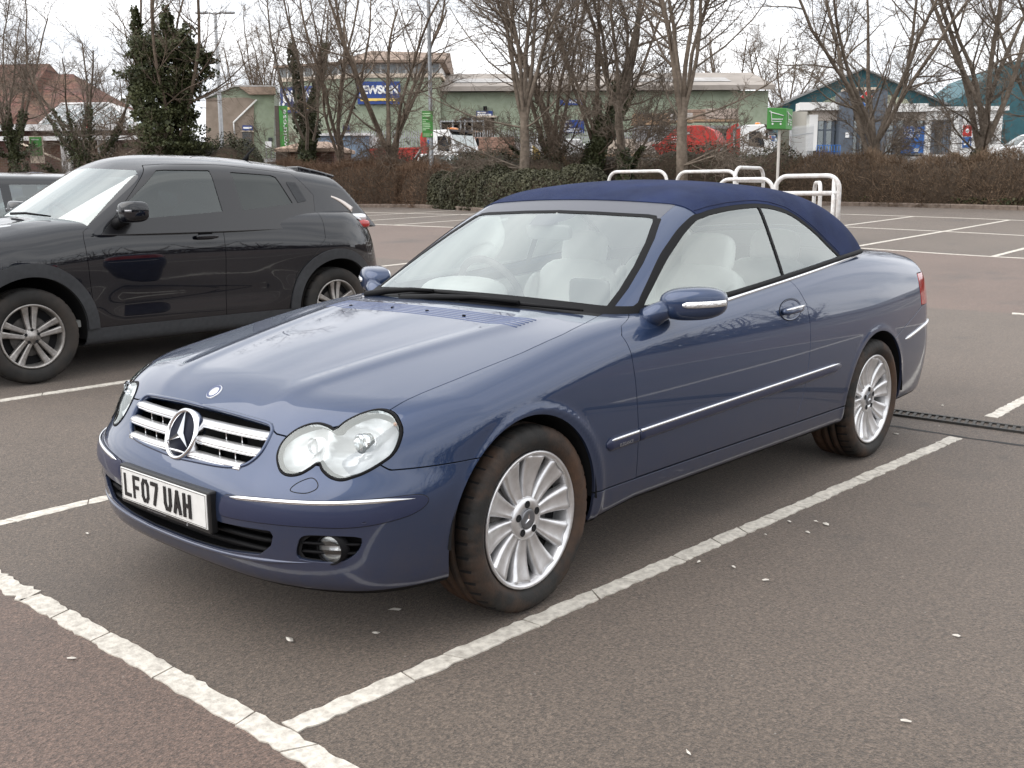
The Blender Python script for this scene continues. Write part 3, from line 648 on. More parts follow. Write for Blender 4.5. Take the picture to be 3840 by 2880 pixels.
# recess: rim run inwards
n=len(S)-1; V=[tuple(S[i]) for i in range(n)]+[tuple(S[i]+np.array([.07,0,.0])) for i in range(n)]
mb.add(V,[(i,(i+1)%n,n+(i+1)%n,n+i) for i in range(n)]); mb.build('grille_recess',black,frame)
def gspan(z):
    ys=[q for q in np.linspace(0,.395,160) if sdp(np.array([[q,z]]),GRP)[0]>.004]; return max(ys) if ys else 0
for zc_,h in ((.652,.030),(.606,.030),(.562,.026)):
    w=gspan(zc_) if zc_>.58 else .33
    ysn=np.linspace(-w,w,41); zz=zc_+.0*ysn
    xs=np.array([gx(q,max(zc_,.556)) for q in ysn])+.006
    path=np.stack([xs,ysn,zz],1); nor=np.tile([-.97,0,.24],(41,1))
    prof=[(-h*.5,.0),(-h*.42,.010),(-h*.1,.013),(h*.25,.006),(h*.5,-.012),(h*.45,-.02),(-h*.5,-.012)]
    prof=[(-a,b) for a,b in prof]
    bar=sweep(path,nor,prof).build('grille_bar',alloy,frame)
    p2=path+np.array([-.011,0,-h*.30]); sweep(p2,nor,[(-.004,-.003),(-.003,.003),(.003,.003),(.004,-.003)]).build('grille_bar_trim',chrome,frame)
mb=MB()
for q in (-.27,-.19,.19,.27): 
    for z0 in (.63,.585): mb.box((gx(q,z0)+.012,q-.002,z0-.018),(gx(q,z0)+.03,q+.002,z0+.012))
mb.build('grille_rib',chrome,frame)
sc=Vector((gx(0,.612)-.012,0,.612)); sn=Vector((-.93,0,.37))
sm_=Matrix((Vector((0,1,0)),sn.cross(Vector((0,1,0))).normalized(),sn.normalized())).transposed()
mb=MB(); mb.lathe([(.0005,.002),(.076,.004),(.078,-.03)],40,'z'); mb.v=[tuple(sm_@Vector(v)+sc) for v in mb.v]; disc=mb.build('star_backplate',mat('star_navy',(.006,.008,.02),.6,spec=.2),frame)
mb=MB(); pr=[(.071,.002),(.073,.010),(.079,.014),(.085,.010),(.086,.0),(.084,-.02)]; mb.lathe(pr,48,'z'); mb.v=[tuple(sm_@Vector(v)+sc) for v in mb.v]; star_mesh(mb,sc+sn*.006,.074,.016,sn,(0,0,1)); mb.build('star_emblem',chrome,frame)
# bonnet roundel
S,Nn=surf(C_F,[(-.628,0,1.2)],2,1,.8); bn=Vector(Nn[0]); bm_=Matrix((Vector((0,1,0)),bn.cross(Vector((0,1,0))).normalized(),bn)).transposed(); bc=Vector(S[0])
mb=MB(); mb.lathe([(.030,-.003),(.030,.002),(.028,.003),(.019,.003),(.018,.0035),(.0005,.0035)],36,'z',mi=0); mb.v=[tuple(bm_@Vector(v)+bc) for v in mb.v]; rd=mb.build('bonnet_badge',mat('badge_silver',(.62,.63,.66),.3,.8),clk)
mb=MB(); mb.lathe([(.0195,.0034),(.0275,.0036)],36,'z'); mb.v=[tuple(bm_@Vector(v)+bc) for v in mb.v]; mb.build('badge_ring',mat('badge_blue',(.05,.07,.16),.3),rd)
mb=MB(); star_mesh(mb,bc+bn*.0036,.017,.002,bn,(-1,0,0)); mb.build('badge_star',chrome,rd)
# ---- number plate
pm=mat('plate_white',(.78,.78,.76),.35,var=.06,vscale=30); pb=mat('plate_black',(.01,.01,.011),.4)
px_=-.838
mb=MB(); mb.box((px_,-.272,.352),(px_+.030,.272,.486)); fr_=mb.build('plate_surround',pb,clk,bevel=.006)
mb=MB(); mb.box((px_-.003,-.260,.366),(px_+.002,.260,.477)); pl=mb.build('number_plate',pm,clk,bevel=.0015)
mb=MB()
for a,b in (((-.255,.3695),(.255,.371)),((-.255,.472),(.255,.4735)),((-.255,.371),(-.2535,.472)),((.2535,.371),(.255,.472))): mb.box((px_-.0036,a[0],a[1]),(px_-.002,b[0],b[1]))
mb.build('plate_border',pb,pl)
def plate_glyphs():
    # UK plate letters 79 mm x 50 mm, stroke 14 mm, drawn as strokes
    w,h=.044,.079; T=.0125
    S={'L':[[(0,1),(0,0),(1,0)]],'F':[[(0,0),(0,1),(1,1)],[(0,.5),(.8,.5)]],'U':[[(0,1),(0,.25),(.25,0),(.75,0),(1,.25),(1,1)]],'A':[[(0,0),(.5,1),(1,0)],[(.2,.32),(.8,.32)]],'H':[[(0,0),(0,1)],[(1,0),(1,1)],[(0,.5),(1,.5)]],
       '0':[[(.25,0),(.75,0),(1,.2),(1,.8),(.75,1),(.25,1),(0,.8),(0,.2),(.25,0)]],'7':[[(0,1),(1,1),(1,.85),(.45,0)]]}
    mb=MB(); cur=.238
    for ch in 'LF07 UAH':
        if ch==' ': cur-=.024; continue
        for line in S[ch]:
            for (a,b) in zip(line,line[1:]):
                A=Vector((0,cur-T/2-a[0]*(w-T),.3825+T/2+a[1]*(h-T))); Bv=Vector((0,cur-T/2-b[0]*(w-T),.3825+T/2+b[1]*(h-T))); d=(Bv-A).normalized(); nn=Vector((0,-d.z,d.y)); e=d*T*.42
                q=[A-e+nn*T/2,Bv+e+nn*T/2,Bv+e-nn*T/2,A-e-nn*T/2]
                v=[(px_-.0052-.00002*len(mb.f),p.y,p.z) for p in q]+[(px_-.002,p.y,p.z) for p in q]
                mb.add(v,[(0,1,2,3),(0,4,5,1),(1,5,6,2),(2,6,7,3),(3,7,4,0)])
        cur-=w+.0135
    return mb
plate_glyphs().build('plate_lettering',pb,pl,fix=False)
mb=MB(); mb.lathe([(.003,-.0005),(.0035,.0005),(.0045,.0005),(.005,-.0005)],20,'x',(px_-.0005,-.14,.3585)); star_mesh(mb,(px_-.0005,-.14,.3585),.004,.0005,(-1,0,0),(0,0,1)); mb.build('surround_star',plast_g,fr_)
place_text('dealer_lettering','www.mercedesbenzdealers.co.uk',.0085,plast_g,fr_,(px_-.0005,.045,.359),(0,-1,0),(0,0,1),.0004)
# ---- bumper rub strips, chrome, sensors, washers
def front_path(pts,n,ys):
    P=resample([(y,z) for y,z in pts],n); Q=np.stack([np.full(n,-1.0),np.abs(P[:,0]),P[:,1]],1); S,Nn=surf(C_F,Q,0,-1,1.0); return S*[1,ys,1],Nn*[1,ys,1]
def strip_cut(m,fn): return clip(m,fn)
MLP=smoothpoly([(.294,.425),(.296,.455),(.315,.478),(.345,.483),(.45,.492),(.602,.499),(.70,.503),(.780,.507),(.822,.506),(.834,.488),(.826,.463),(.804,.446),(.755,.433),(.70,.428),(.609,.427),(.45,.421),(.315,.416)],4)
ml0=clip(Bf0,lambda P:fin(MLP,.0,P))
for ys in (-1,1):
    m=offs(ml0,lambda V:.004+.009*np.clip(sdp(V[:,1:3],MLP)/.016,0,1)); m=flange(m,.012); m=mirror(m) if ys<0 else m
    o=panel('bumper_rub_strip',m,bluep,clk,0)
    S,Nn=surf(C_F,np.stack([np.full(len(MLP),-1.0),MLP[:,0],MLP[:,1]],1),0,-1,1.0); S=np.r_[S,S[:1]]*[1,ys,1];Nn=np.r_[Nn,Nn[:1]]*[1,ys,1]
    sweep(S,Nn,[(-.003,-.002),(-.003,.0008),(.003,.0008),(.003,-.002)]).build('rub_strip_seam',gapm,o)
    S,Nn=front_path([(.338,.479),(.45,.487),(.602,.494),(.70,.498),(.78,.501),(.818,.499)],50,ys)
    tp=np.minimum(1,np.minimum(np.linspace(.05,12,50),np.linspace(12,.05,50)))
    sweep(S+Nn*.009,Nn,[(-.007,-.002),(-.006,.003),(0,.005),(.006,.003),(.007,-.002)],tp).build('chrome_strip',chrome,o)
    for (y,z) in ((.343,.446),(.606,.450),(.746,.452)):
        S,Nn=surf(C_F,[(-1.0,y,z)],0,-1,1.0); S=S[0]*[1,ys,1]; Nv=Vector(Nn[0]*[1,ys,1]); a=Nv.cross(Vector((0,0,1))).normalized(); MM=Matrix((a,Nv.cross(a),Nv)).transposed()
        mb=MB(); mb.lathe([(.0125,.008),(.0125,.0105),(.0115,.0105),(.0105,.0085),(.009,.0085),(.0085,.0112),(.0005,.0118)],20,'z'); mb.v=[tuple(MM@Vector(v)+Vector(S)) for v in mb.v]; mb.build('parking_sensor',bluep,o)
    # washer cover: outline groove
    wp=smoothpoly([(.547,.523),(.556,.543),(.590,.560),(.614,.549),(.619,.533),(.593,.520)],5)
    S,Nn=surf(C_F,np.stack([np.full(len(wp),-1.0),wp[:,0],wp[:,1]],1),0,-1,1.0); S=np.r_[S,S[:1]]*[1,ys,1];Nn=np.r_[Nn,Nn[:1]]*[1,ys,1]
    sweep(S,Nn,[(-.0013,-.002),(-.0013,.0006),(.0013,.0006),(.0013,-.002)]).build('washer_cover_seam',gapm,clk)
    # fog lamp recess
    mb=MB(); nf_=len(FGP); S,Nn=surf(C_F,np.stack([np.full(nf_,-1.0),FGP[:,0],FGP[:,1]],1),0,-1,1.0)
    V=[tuple(S[i]*[1,ys,1]) for i in range(nf_)]+[tuple((S[i]+np.array([.05,-.01,.0]))*[1,ys,1]) for i in range(nf_)]; mb.add(V,[(i,(i+1)%nf_,nf_+(i+1)%nf_,nf_+i) for i in range(nf_)]+[tuple(range(nf_,2*nf_))]); fo=mb.build('fog_lamp_recess',black,clk)
    S,Nn=surf(C_F,[(-1.0,.666,.357)],0,-1,1.0); S=Vector(S[0]*[1,ys,1]); Nv=(Vector(Nn[0]*[1,ys,1])*.5+Vector((-.8,0,0))).normalized(); a=Nv.cross(Vector((0,0,1))).normalized(); MM=Matrix((a,Nv.cross(a),Nv)).transposed()
    mb=MB(); mb.lathe([(.038,-.01),(.041,.003),(.046,.006),(.048,-.03)],28,'z'); mb.v=[tuple(MM@Vector(v)+S-Nv*.008) for v in mb.v]; fl=mb.build('fog_lamp',black,fo)
    mb=MB(); mb.lathe([(.0005,-.035),(.02,-.03),(.034,-.012),(.040,.001)],28,'z'); mb.v=[tuple(MM@Vector(v)+S-Nv*.008) for v in mb.v]; mb.build('fog_reflector',lampw,fl)
    mb=MB(); mb.lathe([(.0005,.008),(.02,.007),(.034,.004),(.040,.001)],28,'z'); mb.v=[tuple(MM@Vector(v)+S-Nv*.008) for v in mb.v]; mb.build('fog_lens',lensg,fl)
    mb=MB()
    for z in (.345,.372):
        S2,N2=surf(C_F,[(-1.0,q,z) for q in np.linspace(.585,.735,12)],0,-1,1.0); sweep((S2+np.array([.012,0,0]))*[1,ys,1],N2*[1,ys,1],[(-.004,-.01),(-.003,.003),(.003,.003),(.004,-.01)]).build('recess_slat',black,fo)
# lower intake slats
for z in (.325,.358,.388):
    w=min(.49,.50-.5*max(0,.35-z)*2); S2,N2=surf(C_F,[(-1.0,abs(q),z) for q in np.linspace(-w,w,31)],0,-1,1.0); S2[:,1]=np.linspace(-w,w,31); N2[:,1]*=np.sign(S2[:,1])
    sweep(S2+np.array([.022,0,0]),N2,[(-.006,-.02),(-.005,.003),(.005,.003),(.006,-.02)]).build('intake_slat',black,clk)
mb=MB(); ip=[(.30,.392),(.495,.400),(.505,.385),(.492,.350),(.446,.314),(.288,.297),(.117,.290)]; ip=ip+[(-a,b) for a,b in ip[::-1]]; ni=len(ip)
S2,N2=surf(C_F,[(-1.0,abs(a),b) for a,b in ip],0,-1,1.0); S2[:,1]=[a for a,b in ip]
mb.add([tuple(s) for s in S2]+[tuple(s+np.array([.09,0,0])) for s in S2],[(i,(i+1)%ni,ni+(i+1)%ni,ni+i) for i in range(ni)]); mb.build('intake_duct',black,clk)
# lip ledge under the intake
for z,o in ((.283,.0),):
    pts=[(-1.0,abs(q),.281+.022*(abs(q)/.5)**2) for q in np.linspace(-.62,.62,61)]; S2,N2=surf(C_F,pts,0,-1,1.0); S2[:,1]=np.linspace(-.62,.62,61); N2[:,1]*=np.sign(S2[:,1])
    sweep(S2,N2,[(-.010,-.006),(-.006,.004),(0,.007),(.006,.004),(.010,-.006)],np.minimum(1,np.minimum(np.linspace(.02,8,61),np.linspace(8,.02,61)))).build('bumper_lip',blue,clk)
# ---- side mouldings, belt chrome, handles
def side_path(pts,n,ys,dy=0):
    P=resample(pts,n); Q=np.stack([P[:,0],np.full(n,1.1),P[:,1]],1); S,Nn=surf(C_F,Q,1,1,.6); return S*[1,ys,1],Nn*[1,ys,1]
for ys,dob in ((-1,dL),(1,dR)):
    for (x0,x1,par) in ((.385,.573,clk),(.585,2.245,dob)):
        n=60 if x1>1 else 20
        zz=lambda x:.500+(x-.4)*.0285
        S,Nn=side_path([(x,zz(x)) for x in np.linspace(x0,x1,5)],n,ys); tp=np.ones(n)
        if x0<.5: tp=np.minimum(1,.35+np.linspace(0,6,n))
        else: tp=np.minimum(1,.3+np.linspace(14,0,n))
        sg=-ys
        o=sweep(S,Nn,[(-.024,-.003),(-.022,.008),(-.012,.012),(.012,.012),(.022,.008),(.024,-.003)],tp).build('side_moulding',bluep,par)
        S2,N2=side_path([(x,zz(x)+.016) for x in np.linspace(x0+(.02 if x0<.5 else 0),x1-(.03 if x1>1 else 0),5)],n,ys)
        sweep(S2+N2*.009,N2,[(-.0065,-.002),(-.005,.003),(0,.005),(.005,.003),(.0065,-.002)],tp).build('chrome_strip',chrome,o)
    S,Nn=side_path([(x,.5) for x in (.44,.46)],2,ys)
    if ys<0:
        place_text('model_lettering','ELEGANCE',.017,plast_g,clk,(.49,S[0][1]-.0125,.492),(1,0,.03),(0,0,1),.0006)
    # belt chrome along the glass foot
    bx=np.linspace(.86,2.70,70); bz=np.interp(bx,[.86,1.259,1.772,2.45,2.7],[.912,.934,.979,1.041,1.058])
    S=np.stack([bx,np.full(70,1.1),bz],1); S,Nn=surf(C_F,S,1,1,.6); S=S*[1,ys,1];Nn=Nn*[1,ys,1]
    Nn=Nn*.6+np.array([0,ys*.5,.25]);Nn/=np.linalg.norm(Nn,axis=1)[:,None]
    sweep(S,Nn,[(-.009,-.004),(-.008,.007),(0,.011),(.008,.007),(.009,-.004)],np.minimum(1,.2+np.linspace(0,20,70))).build('belt_chrome',chrome,clk)
    # inner weather strip
    Sx=np.stack([bx,np.full(70,.0),bz],1); Sx[:,1]=(G_wb(bx)+.004)*ys; Sx[:,2]=bz+.020
    sweep(Sx,np.tile([0,ys*.6,.8],(70,1)),[(-.011,-.01),(-.010,.002),(.0,.005),(.010,.002),(.011,-.01)]).build('weather_strip',black,clk)
    # handle: oval dish, bar, chrome blade
    hc=surf(C_F,[(1.762,1.1,.862)],1,1,.6); hp=Vector(hc[0][0]*[1,ys,1]); hn=Vector(hc[1][0]*[1,ys,1]); hx=Vector((1,0,.03)); hx=(hx-hn*hx.dot(hn)).normalized(); hz=hn.cross(hx)*(1 if (hn.cross(hx)).z>0 else -1); MM=Matrix((hx,hz,hn)).transposed()
    mb=MB(); mb.lathe([(1.02,.0005),(1.0,.0018),(.96,.0016),(.86,-.001),(.5,-.0008),(.001,-.0005)],40,'z'); mb.v=[tuple(MM@Vector((v[0]*.098,v[1]*.047,v[2]))+hp) for v in mb.v]; dish=mb.build('handle_dish',blue,dob)
    mb=MB(); mb.lathe([(1.0,.0008),(1.045,.0022),(1.075,.0005)],40,'z'); mb.v=[tuple(MM@Vector((v[0]*.096,v[1]*.046,v[2]))+hp) for v in mb.v]; mb.build('handle_dish_edge',gapm,dob)
    mb=MB(); mb.sell((0,0,0),(.185,.034,.03),(.55,.6),10); mb.v=[tuple(MM@Vector((v[0],v[1]-.004+.010*v[0],v[2]+.022-1.2*v[0]*v[0]))+hp) for v in mb.v]; mb.build('door_handle',blue,dob)
    mb=MB(); mb.sell((0,0,0),(.175,.010,.008),(.5,.6),8); mb.v=[tuple(MM@Vector((v[0],v[1]+.004+.010*v[0],v[2]+.0365-1.2*v[0]*v[0]))+hp) for v in mb.v]; mb.build('handle_chrome',chrome,dob)
# rear bumper chrome
for ys in (-1,1):
    S,Nn=side_path([(3.07,.590),(3.2,.607),(3.4,.634),(3.55,.648)],30,ys); sweep(S,Nn,[(-.010,-.002),(-.008,.006),(0,.009),(.008,.006),(.010,-.002)],np.minimum(1,.2+np.linspace(0,10,30))).build('rear_chrome_strip',chrome,clk)
# ---- greenhouse
GH=shell(G_F,.98,2.6,.95,130,120,70,60,v0=R(-14))
GH=clip(GH,lambda P:C_F(P)+.008)
xh=lambda P:1.270+.13*P[:,1]**2-P[:,0]
SGP=smoothpoly([(.775,.955),(.874,1.028),(.991,1.108),(1.077,1.160),(1.184,1.219),(1.29,1.264),(1.351,1.276),(1.424,1.288),(1.571,1.302),(1.729,1.309),(1.835,1.310),(1.952,1.302),(2.084,1.278),(2.194,1.236),(2.303,1.179),(2.396,1.116),(2.489,1.056),(2.56,1.0),(2.5,.90),(1.5,.80),(.74,.90)],4)
WSP=[(-.2,.88),(.68,.88),(.652,.945),(.640,1.01),(.611,1.093),(.568,1.181),(.516,1.258),(.50,1.272),(.46,1.277),(.2,1.287),(0,1.291),(-.2,1.287)]
sgl=lambda P:np.where(P[:,0]>.70,sdp(P[:,[0,2]],SGP),-1)
wsl=lambda P:np.where(P[:,0]<1.30,sdp(P[:,1:3],WSP),-1)
sidef=lambda m:clip(m,lambda P:P[:,1]-.45)
fab=clip(clip(GH,lambda P:-sgl(P)-.012),lambda P:-xh(P))
fab=clip(fab,lambda P:np.where(P[:,0]<1.40,P[:,2]-(1.262+(P[:,0]-1.29)*.2),1))
rwn=lambda P:np.minimum(np.minimum(P[:,0]-2.66,3.0-P[:,0]),.44-P[:,1])
rwg=clip(fab,rwn); fab=clip(fab,lambda P:-rwn(P))
roof=panel('fabric_roof',both(flange(offs(fab,.004),.012,noc)),fabr,clk,0)
panel('roof_lining',both(offs(fab,-.02)),mat('roof_lining',(.72,.72,.70),.9),roof,0)
panel('rear_window',both(rwg),sig,roof,0)
# hem seam along the window line
hx_=np.linspace(1.32,2.50,80); hz_=np.interp(hx_,[1.29,1.351,1.424,1.571,1.729,1.835,1.952,2.084,2.194,2.303,2.396,2.489,2.56],[1.29,1.301,1.313,1.327,1.334,1.335,1.327,1.303,1.261,1.204,1.141,1.081,1.025])
S,Nn=surf(G_F,np.stack([hx_,np.full(80,1.0),hz_],1),1,1,.8)
for ys in (-1,1): sweep((S+Nn*.005)*[1,ys,1],Nn*[1,ys,1],[(-.0015,-.002),(-.001,.0012),(.001,.0012),(.0015,-.002)]).build('roof_seam',mat('seam_navy',(.006,.011,.045),.9),roof)
wnd=clip(GH,lambda P:sgl(P)-.004); wnd=sidef(wnd)
for ys in (-1,1):
    mf=mirror if ys<0 else (lambda m:m)
    panel('door_window',mf(clip(wnd,lambda P:1.826-P[:,0])),sig,clk,0)
    panel('rear_side_window',mf(clip(wnd,lambda P:P[:,0]-1.842)),sig,clk,0)
    seal=clip(sidef(clip(GH,lambda P:sgl(P)+.013)),lambda P:.006-sgl(P)); panel('window_seal',mf(flange(offs(seal,.003),.008)),black,clk,0)
    dv=clip(clip(wnd,lambda P:P[:,0]-1.825),lambda P:1.843-P[:,0]); panel('window_divider',mf(flange(offs(dv,.004),.012)),black,clk,0)
ws=clip(clip(GH,lambda P:wsl(P)-.002),lambda P:1.30-P[:,0]); panel('windscreen',both(ws),wsg,clk,0)
swd=lambda P:np.where(P[:,2]>1.268,.007,.020)
wse=clip(clip(clip(GH,lambda P:wsl(P)+swd(P)),lambda P:.004-wsl(P)),lambda P:1.32-P[:,0]); panel('windscreen_seal',both(flange(offs(wse,.002),.01,noc)),black,clk,0)
panel('windscreen_foot_seal',both(offs(clip(clip(GH,lambda P:.95-P[:,0]),lambda P:.020-C_F(P)),.004)),black,clk,0)
frm=clip(clip(clip(GH,xh),lambda P:-wsl(P)-swd(P)),lambda P:-sgl(P)-.013)
hdr=clip(clip(frm,lambda P:P[:,2]-1.262-.05*(P[:,1]<.4)*0),lambda P:.525-P[:,1])
panel('windscreen_header',both(flange(hdr,.012,noc)),hdrm,clk,0)
pil=clip(frm,lambda P:np.maximum(P[:,1]-.527,1.26-P[:,2]))
pil=clip(pil,lambda P:P[:,1]-.4)
pair('windscreen_pillar',pil,blue)
pair('pillar_trim',offs(pil,-.022),black,0)
top_fr=clip(clip(wse,lambda P:P[:,2]-1.22),lambda P:.5-P[:,1])
# ---- interior
itx=lambda n,mb,m,par=clk:mb.build(n,m,par)
mb=MB(); mb.box((.45,-.70,.28),(2.75,.70,.32)); mb.box((.45,-.72,.28),(.50,.72,.86)); mb.box((2.62,-.66,.3),(2.70,.66,.98)); itx('cabin_floor',mb,carp)
for ys in (-1,1):
    mb=MB(); mb.prism([(.60,.34),(2.60,.34),(2.60,.99),(1.9,.955),(1.2,.905),(.60,.88)],1,ys*.690,ys*.735); d=itx('door_trim',mb,leath,dL if ys<0 else dR)
    mb=MB(); mb.prism([(.9,.77),(1.85,.80),(1.85,.86),(.9,.83)],1,ys*.67,ys*.691); itx('armrest',mb,mat('trim_dark',(.06,.06,.065),.6),dL if ys<0 else dR)
mb=MB(); mb.prism([(.70,.60),(.70,.912),(.90,.905),(1.02,.86),(1.05,.70),(.98,.55)],1,-.69,.69); mb.prism([(.53,.80),(.53,.915),(.62,.92),(.70,.911),(.70,.60)],1,-.55,.55); dash=mb.build('dashboard',dashm,clk)
mb=MB(); mb.sell((.93,.37,.90),(.34,.42,.20),(.7,.8),12); mb.build('instrument_hood',dashm,dash)
mb=MB(); mb.sell((.80,-.46,.975),(.02,.20,.13),(.3,.3),8); mb.build('dash_screen',mat('screen_grey',(.09,.10,.10),.3),dash)
mb=MB(); cw=Vector((1.12,.37,.905)); tl_=R(24); ax=Vector((math.cos(tl_),0,math.sin(tl_))); a_=Vector((0,1,0)); b_=ax.cross(a_)
mb.tube([cw+(a_*math.cos(w)+b_*math.sin(w))*.185 for w in np.linspace(0,2*PI,40,endpoint=False)],.0165,10,closed=True)
mb.sell(cw-ax*.02,(.07,.15,.14),(.7,.8),10)
for w in (.15,PI-.15,-PI/2): mb.tube([cw,cw+(a_*math.cos(w)+b_*math.sin(w))*.18],.014,8)
mb.build('steering_wheel',mat('wheel_leather',(.13,.12,.115),.5),clk)
def seat(x,y,rear=False,scale=1.):
    mb=MB(); w=.50 if not rear else .52
    mb.sell((x-.10,y,.42),(.56,w,.22),(.45,.45),12); o=mb.build('seat' if not rear else 'rear_seat',leath,clk)
    Mr=Matrix.Rotation(R(20),3,'Y'); mb=MB(); mb.sell((x+.26,y,.72),(.17,w,.66),(.5,.55),14,M=Mr)
    for s in (-1,1): mb.sell((x+.22,y+s*w*.44,.70),(.19,.09,.55),(.7,.7),10,M=Mr)
    mb.build('backrest',leath,o)
    mb=MB(); mb.sell((x+.405,y,1.085),(.11,.27,.20),(.6,.62),12,M=Matrix.Rotation(R(10),3,'Y')); mb.build('headrest',leath,o)
    mb=MB()
    for s in (-1,1): mb.tube([(x+.38,y+s*.06,.95),(x+.40,y+s*.06,1.06)],.006,6)
    mb.build('headrest_post',chrome,o)
seat(1.43,.37); seat(1.43,-.37); seat(2.16,.33,True); seat(2.16,-.33,True)
mb=MB(); mb.sell((1.10,.0,1.205),(.03,.255,.068),(.35,.35),10,M=Matrix.Rotation(R(-8),3,'Y')); mb.tube([(1.14,0,1.235),(1.165,0,1.285)],.012,8); mb.build('rear_view_mirror',mat('mirror_grey',(.34,.35,.34),.4),clk)
mb=MB(); mb.prism([(.11,1.296),(-.13,1.296),(-.10,1.262),(-.02,1.236),(.09,1.236),(.105,1.27)],0,0,.004); mb.v=[(.506+1.82*(v[2]-.935)+.22*v[1]**2+.012+v[0],v[1],v[2]) for v in mb.v]; mb.build('sensor_panel',mat('sensor_grey',(.055,.05,.075),.4),clk)
# ---- door mirrors
for ys in (-1,1):
    Y=lambda y:y*(-ys)*-1
    f=lambda x,y,z:(x,ys*y,z)
    dd=dL if ys<0 else dR
    mb=MB(); mb.tube([f(.775,.760,.908),f(.765,.785,.916),f(.772,.812,.934),f(.80,.838,.952)],[.046,.046,.040,.036],14); foot=mb.build('mirror_foot',blue,dd)
    sw=R(27)
    def mp(x,y,z): # housing frame: outer end swept back
        return f(.862+x*math.cos(sw)+y*math.sin(sw),.902-x*math.sin(sw)+y*math.cos(sw),.966+z)
    def warp(x,y,z):
        t=y/.1275; x=x*(1-.10*t)+.022*t*t; z=z*(1.0-.14*t*t*(1 if t>0 else .6))+.006*t
        if x>.040: x=.040+(x-.040)*.15
        return x,y,z
    mb=MB(); mb.sell((0,0,0),(.15,.255,.124),(.64,.62),20); mb.v=[mp(*warp(*v)) for v in mb.v]; hs=mb.build('door_mirror',blue,dd)
    pth=[];nr_=[]
    for q in np.linspace(-.25,.96,22):
        y=.1275*q; r_=max(1e-3,1-abs(q)**3.2)**(1/3.2); x,y,z=warp(-.075*r_,y,.0)
        pth.append(mp(x-.0005,y,z+.001)); d_=np.array(mp(-1,.6*max(0,q)**3,0))-np.array(mp(0,0,0)); nr_.append(d_/np.linalg.norm(d_))
    sweep(np.array(pth),np.array(nr_),[(-.013,-.008),(-.011,.003),(0,.006),(.011,.003),(.013,-.008)],np.minimum(1,.45+np.linspace(0,5,22))).build('mirror_indicator',mat('indicator_clear',(.85,.85,.85),.15,.6,coat=1,bump=.6,bscale=90),dd)
    mb=MB(); mb.sell((0,0,0),(.012,.215,.098),(.5,.5),10); mb.v=[mp(v[0]+.046,v[1],v[2]) for v in mb.v]; mb.build('mirror_glass',mat('mirror_silver',(.8,.82,.84),.03,1),dd)
# ---- wipers and cowl vent
def on_ws(y,z,o=.02): return Vector((.50+1.82*(z-.935)+.22*y*y-o*.9,y,z+o*.3))
for pts,arm in (([(.36,.942),(.16,.966),(-.10,.964)],[(.58,.925),(.45,.948),(.30,.962),(.16,.966)]),([(-.02,.948),(-.33,.948),(-.60,.940)],[(.30,.93),(.12,.944),(-.10,.956),(-.33,.950)])):
    mb=MB(); mb.tube([on_ws(y,z,.014) for y,z in pts],[.006,.008,.005],6)
    for (y,z) in pts[::2]: mb.tube([on_ws(y,z,.010),on_ws(y,z,.022)],.004,6)
    w=mb.build('wiper',black,clk)
    mb=MB(); mb.tube([on_ws(y,z,.032) for y,z in arm],[.016,.014,.010,.008],8); mb.build('wiper_arm',black,w)
for k in range(6):
    x=.245+.021*k; pts=[(x+.10*abs(q)**2,abs(q),1.3) for q in np.linspace(-.54,.54,41)]; S,Nn=surf(C_F,pts,2,1,.8); S[:,1]=np.linspace(-.54,.54,41); Nn[:,1]*=np.sign(S[:,1])
    sweep(S,Nn,[(-.0045,-.003),(-.004,.0012),(.0,.002),(.004,.0012),(.0045,-.003)]).build('vent_slat',mat('vent_grey',(.10,.125,.22),.4,.4),clk)
for q in (.40,.14,-.06,-.26):
    S,Nn=surf(C_F,[(.29,abs(q),1.3)],2,1,.8); mb=MB(); mb.sell((S[0][0],q,S[0][2]+.002),(.014,.014,.008),(.8,.8),8); mb.build('washer_jet',black,clk)
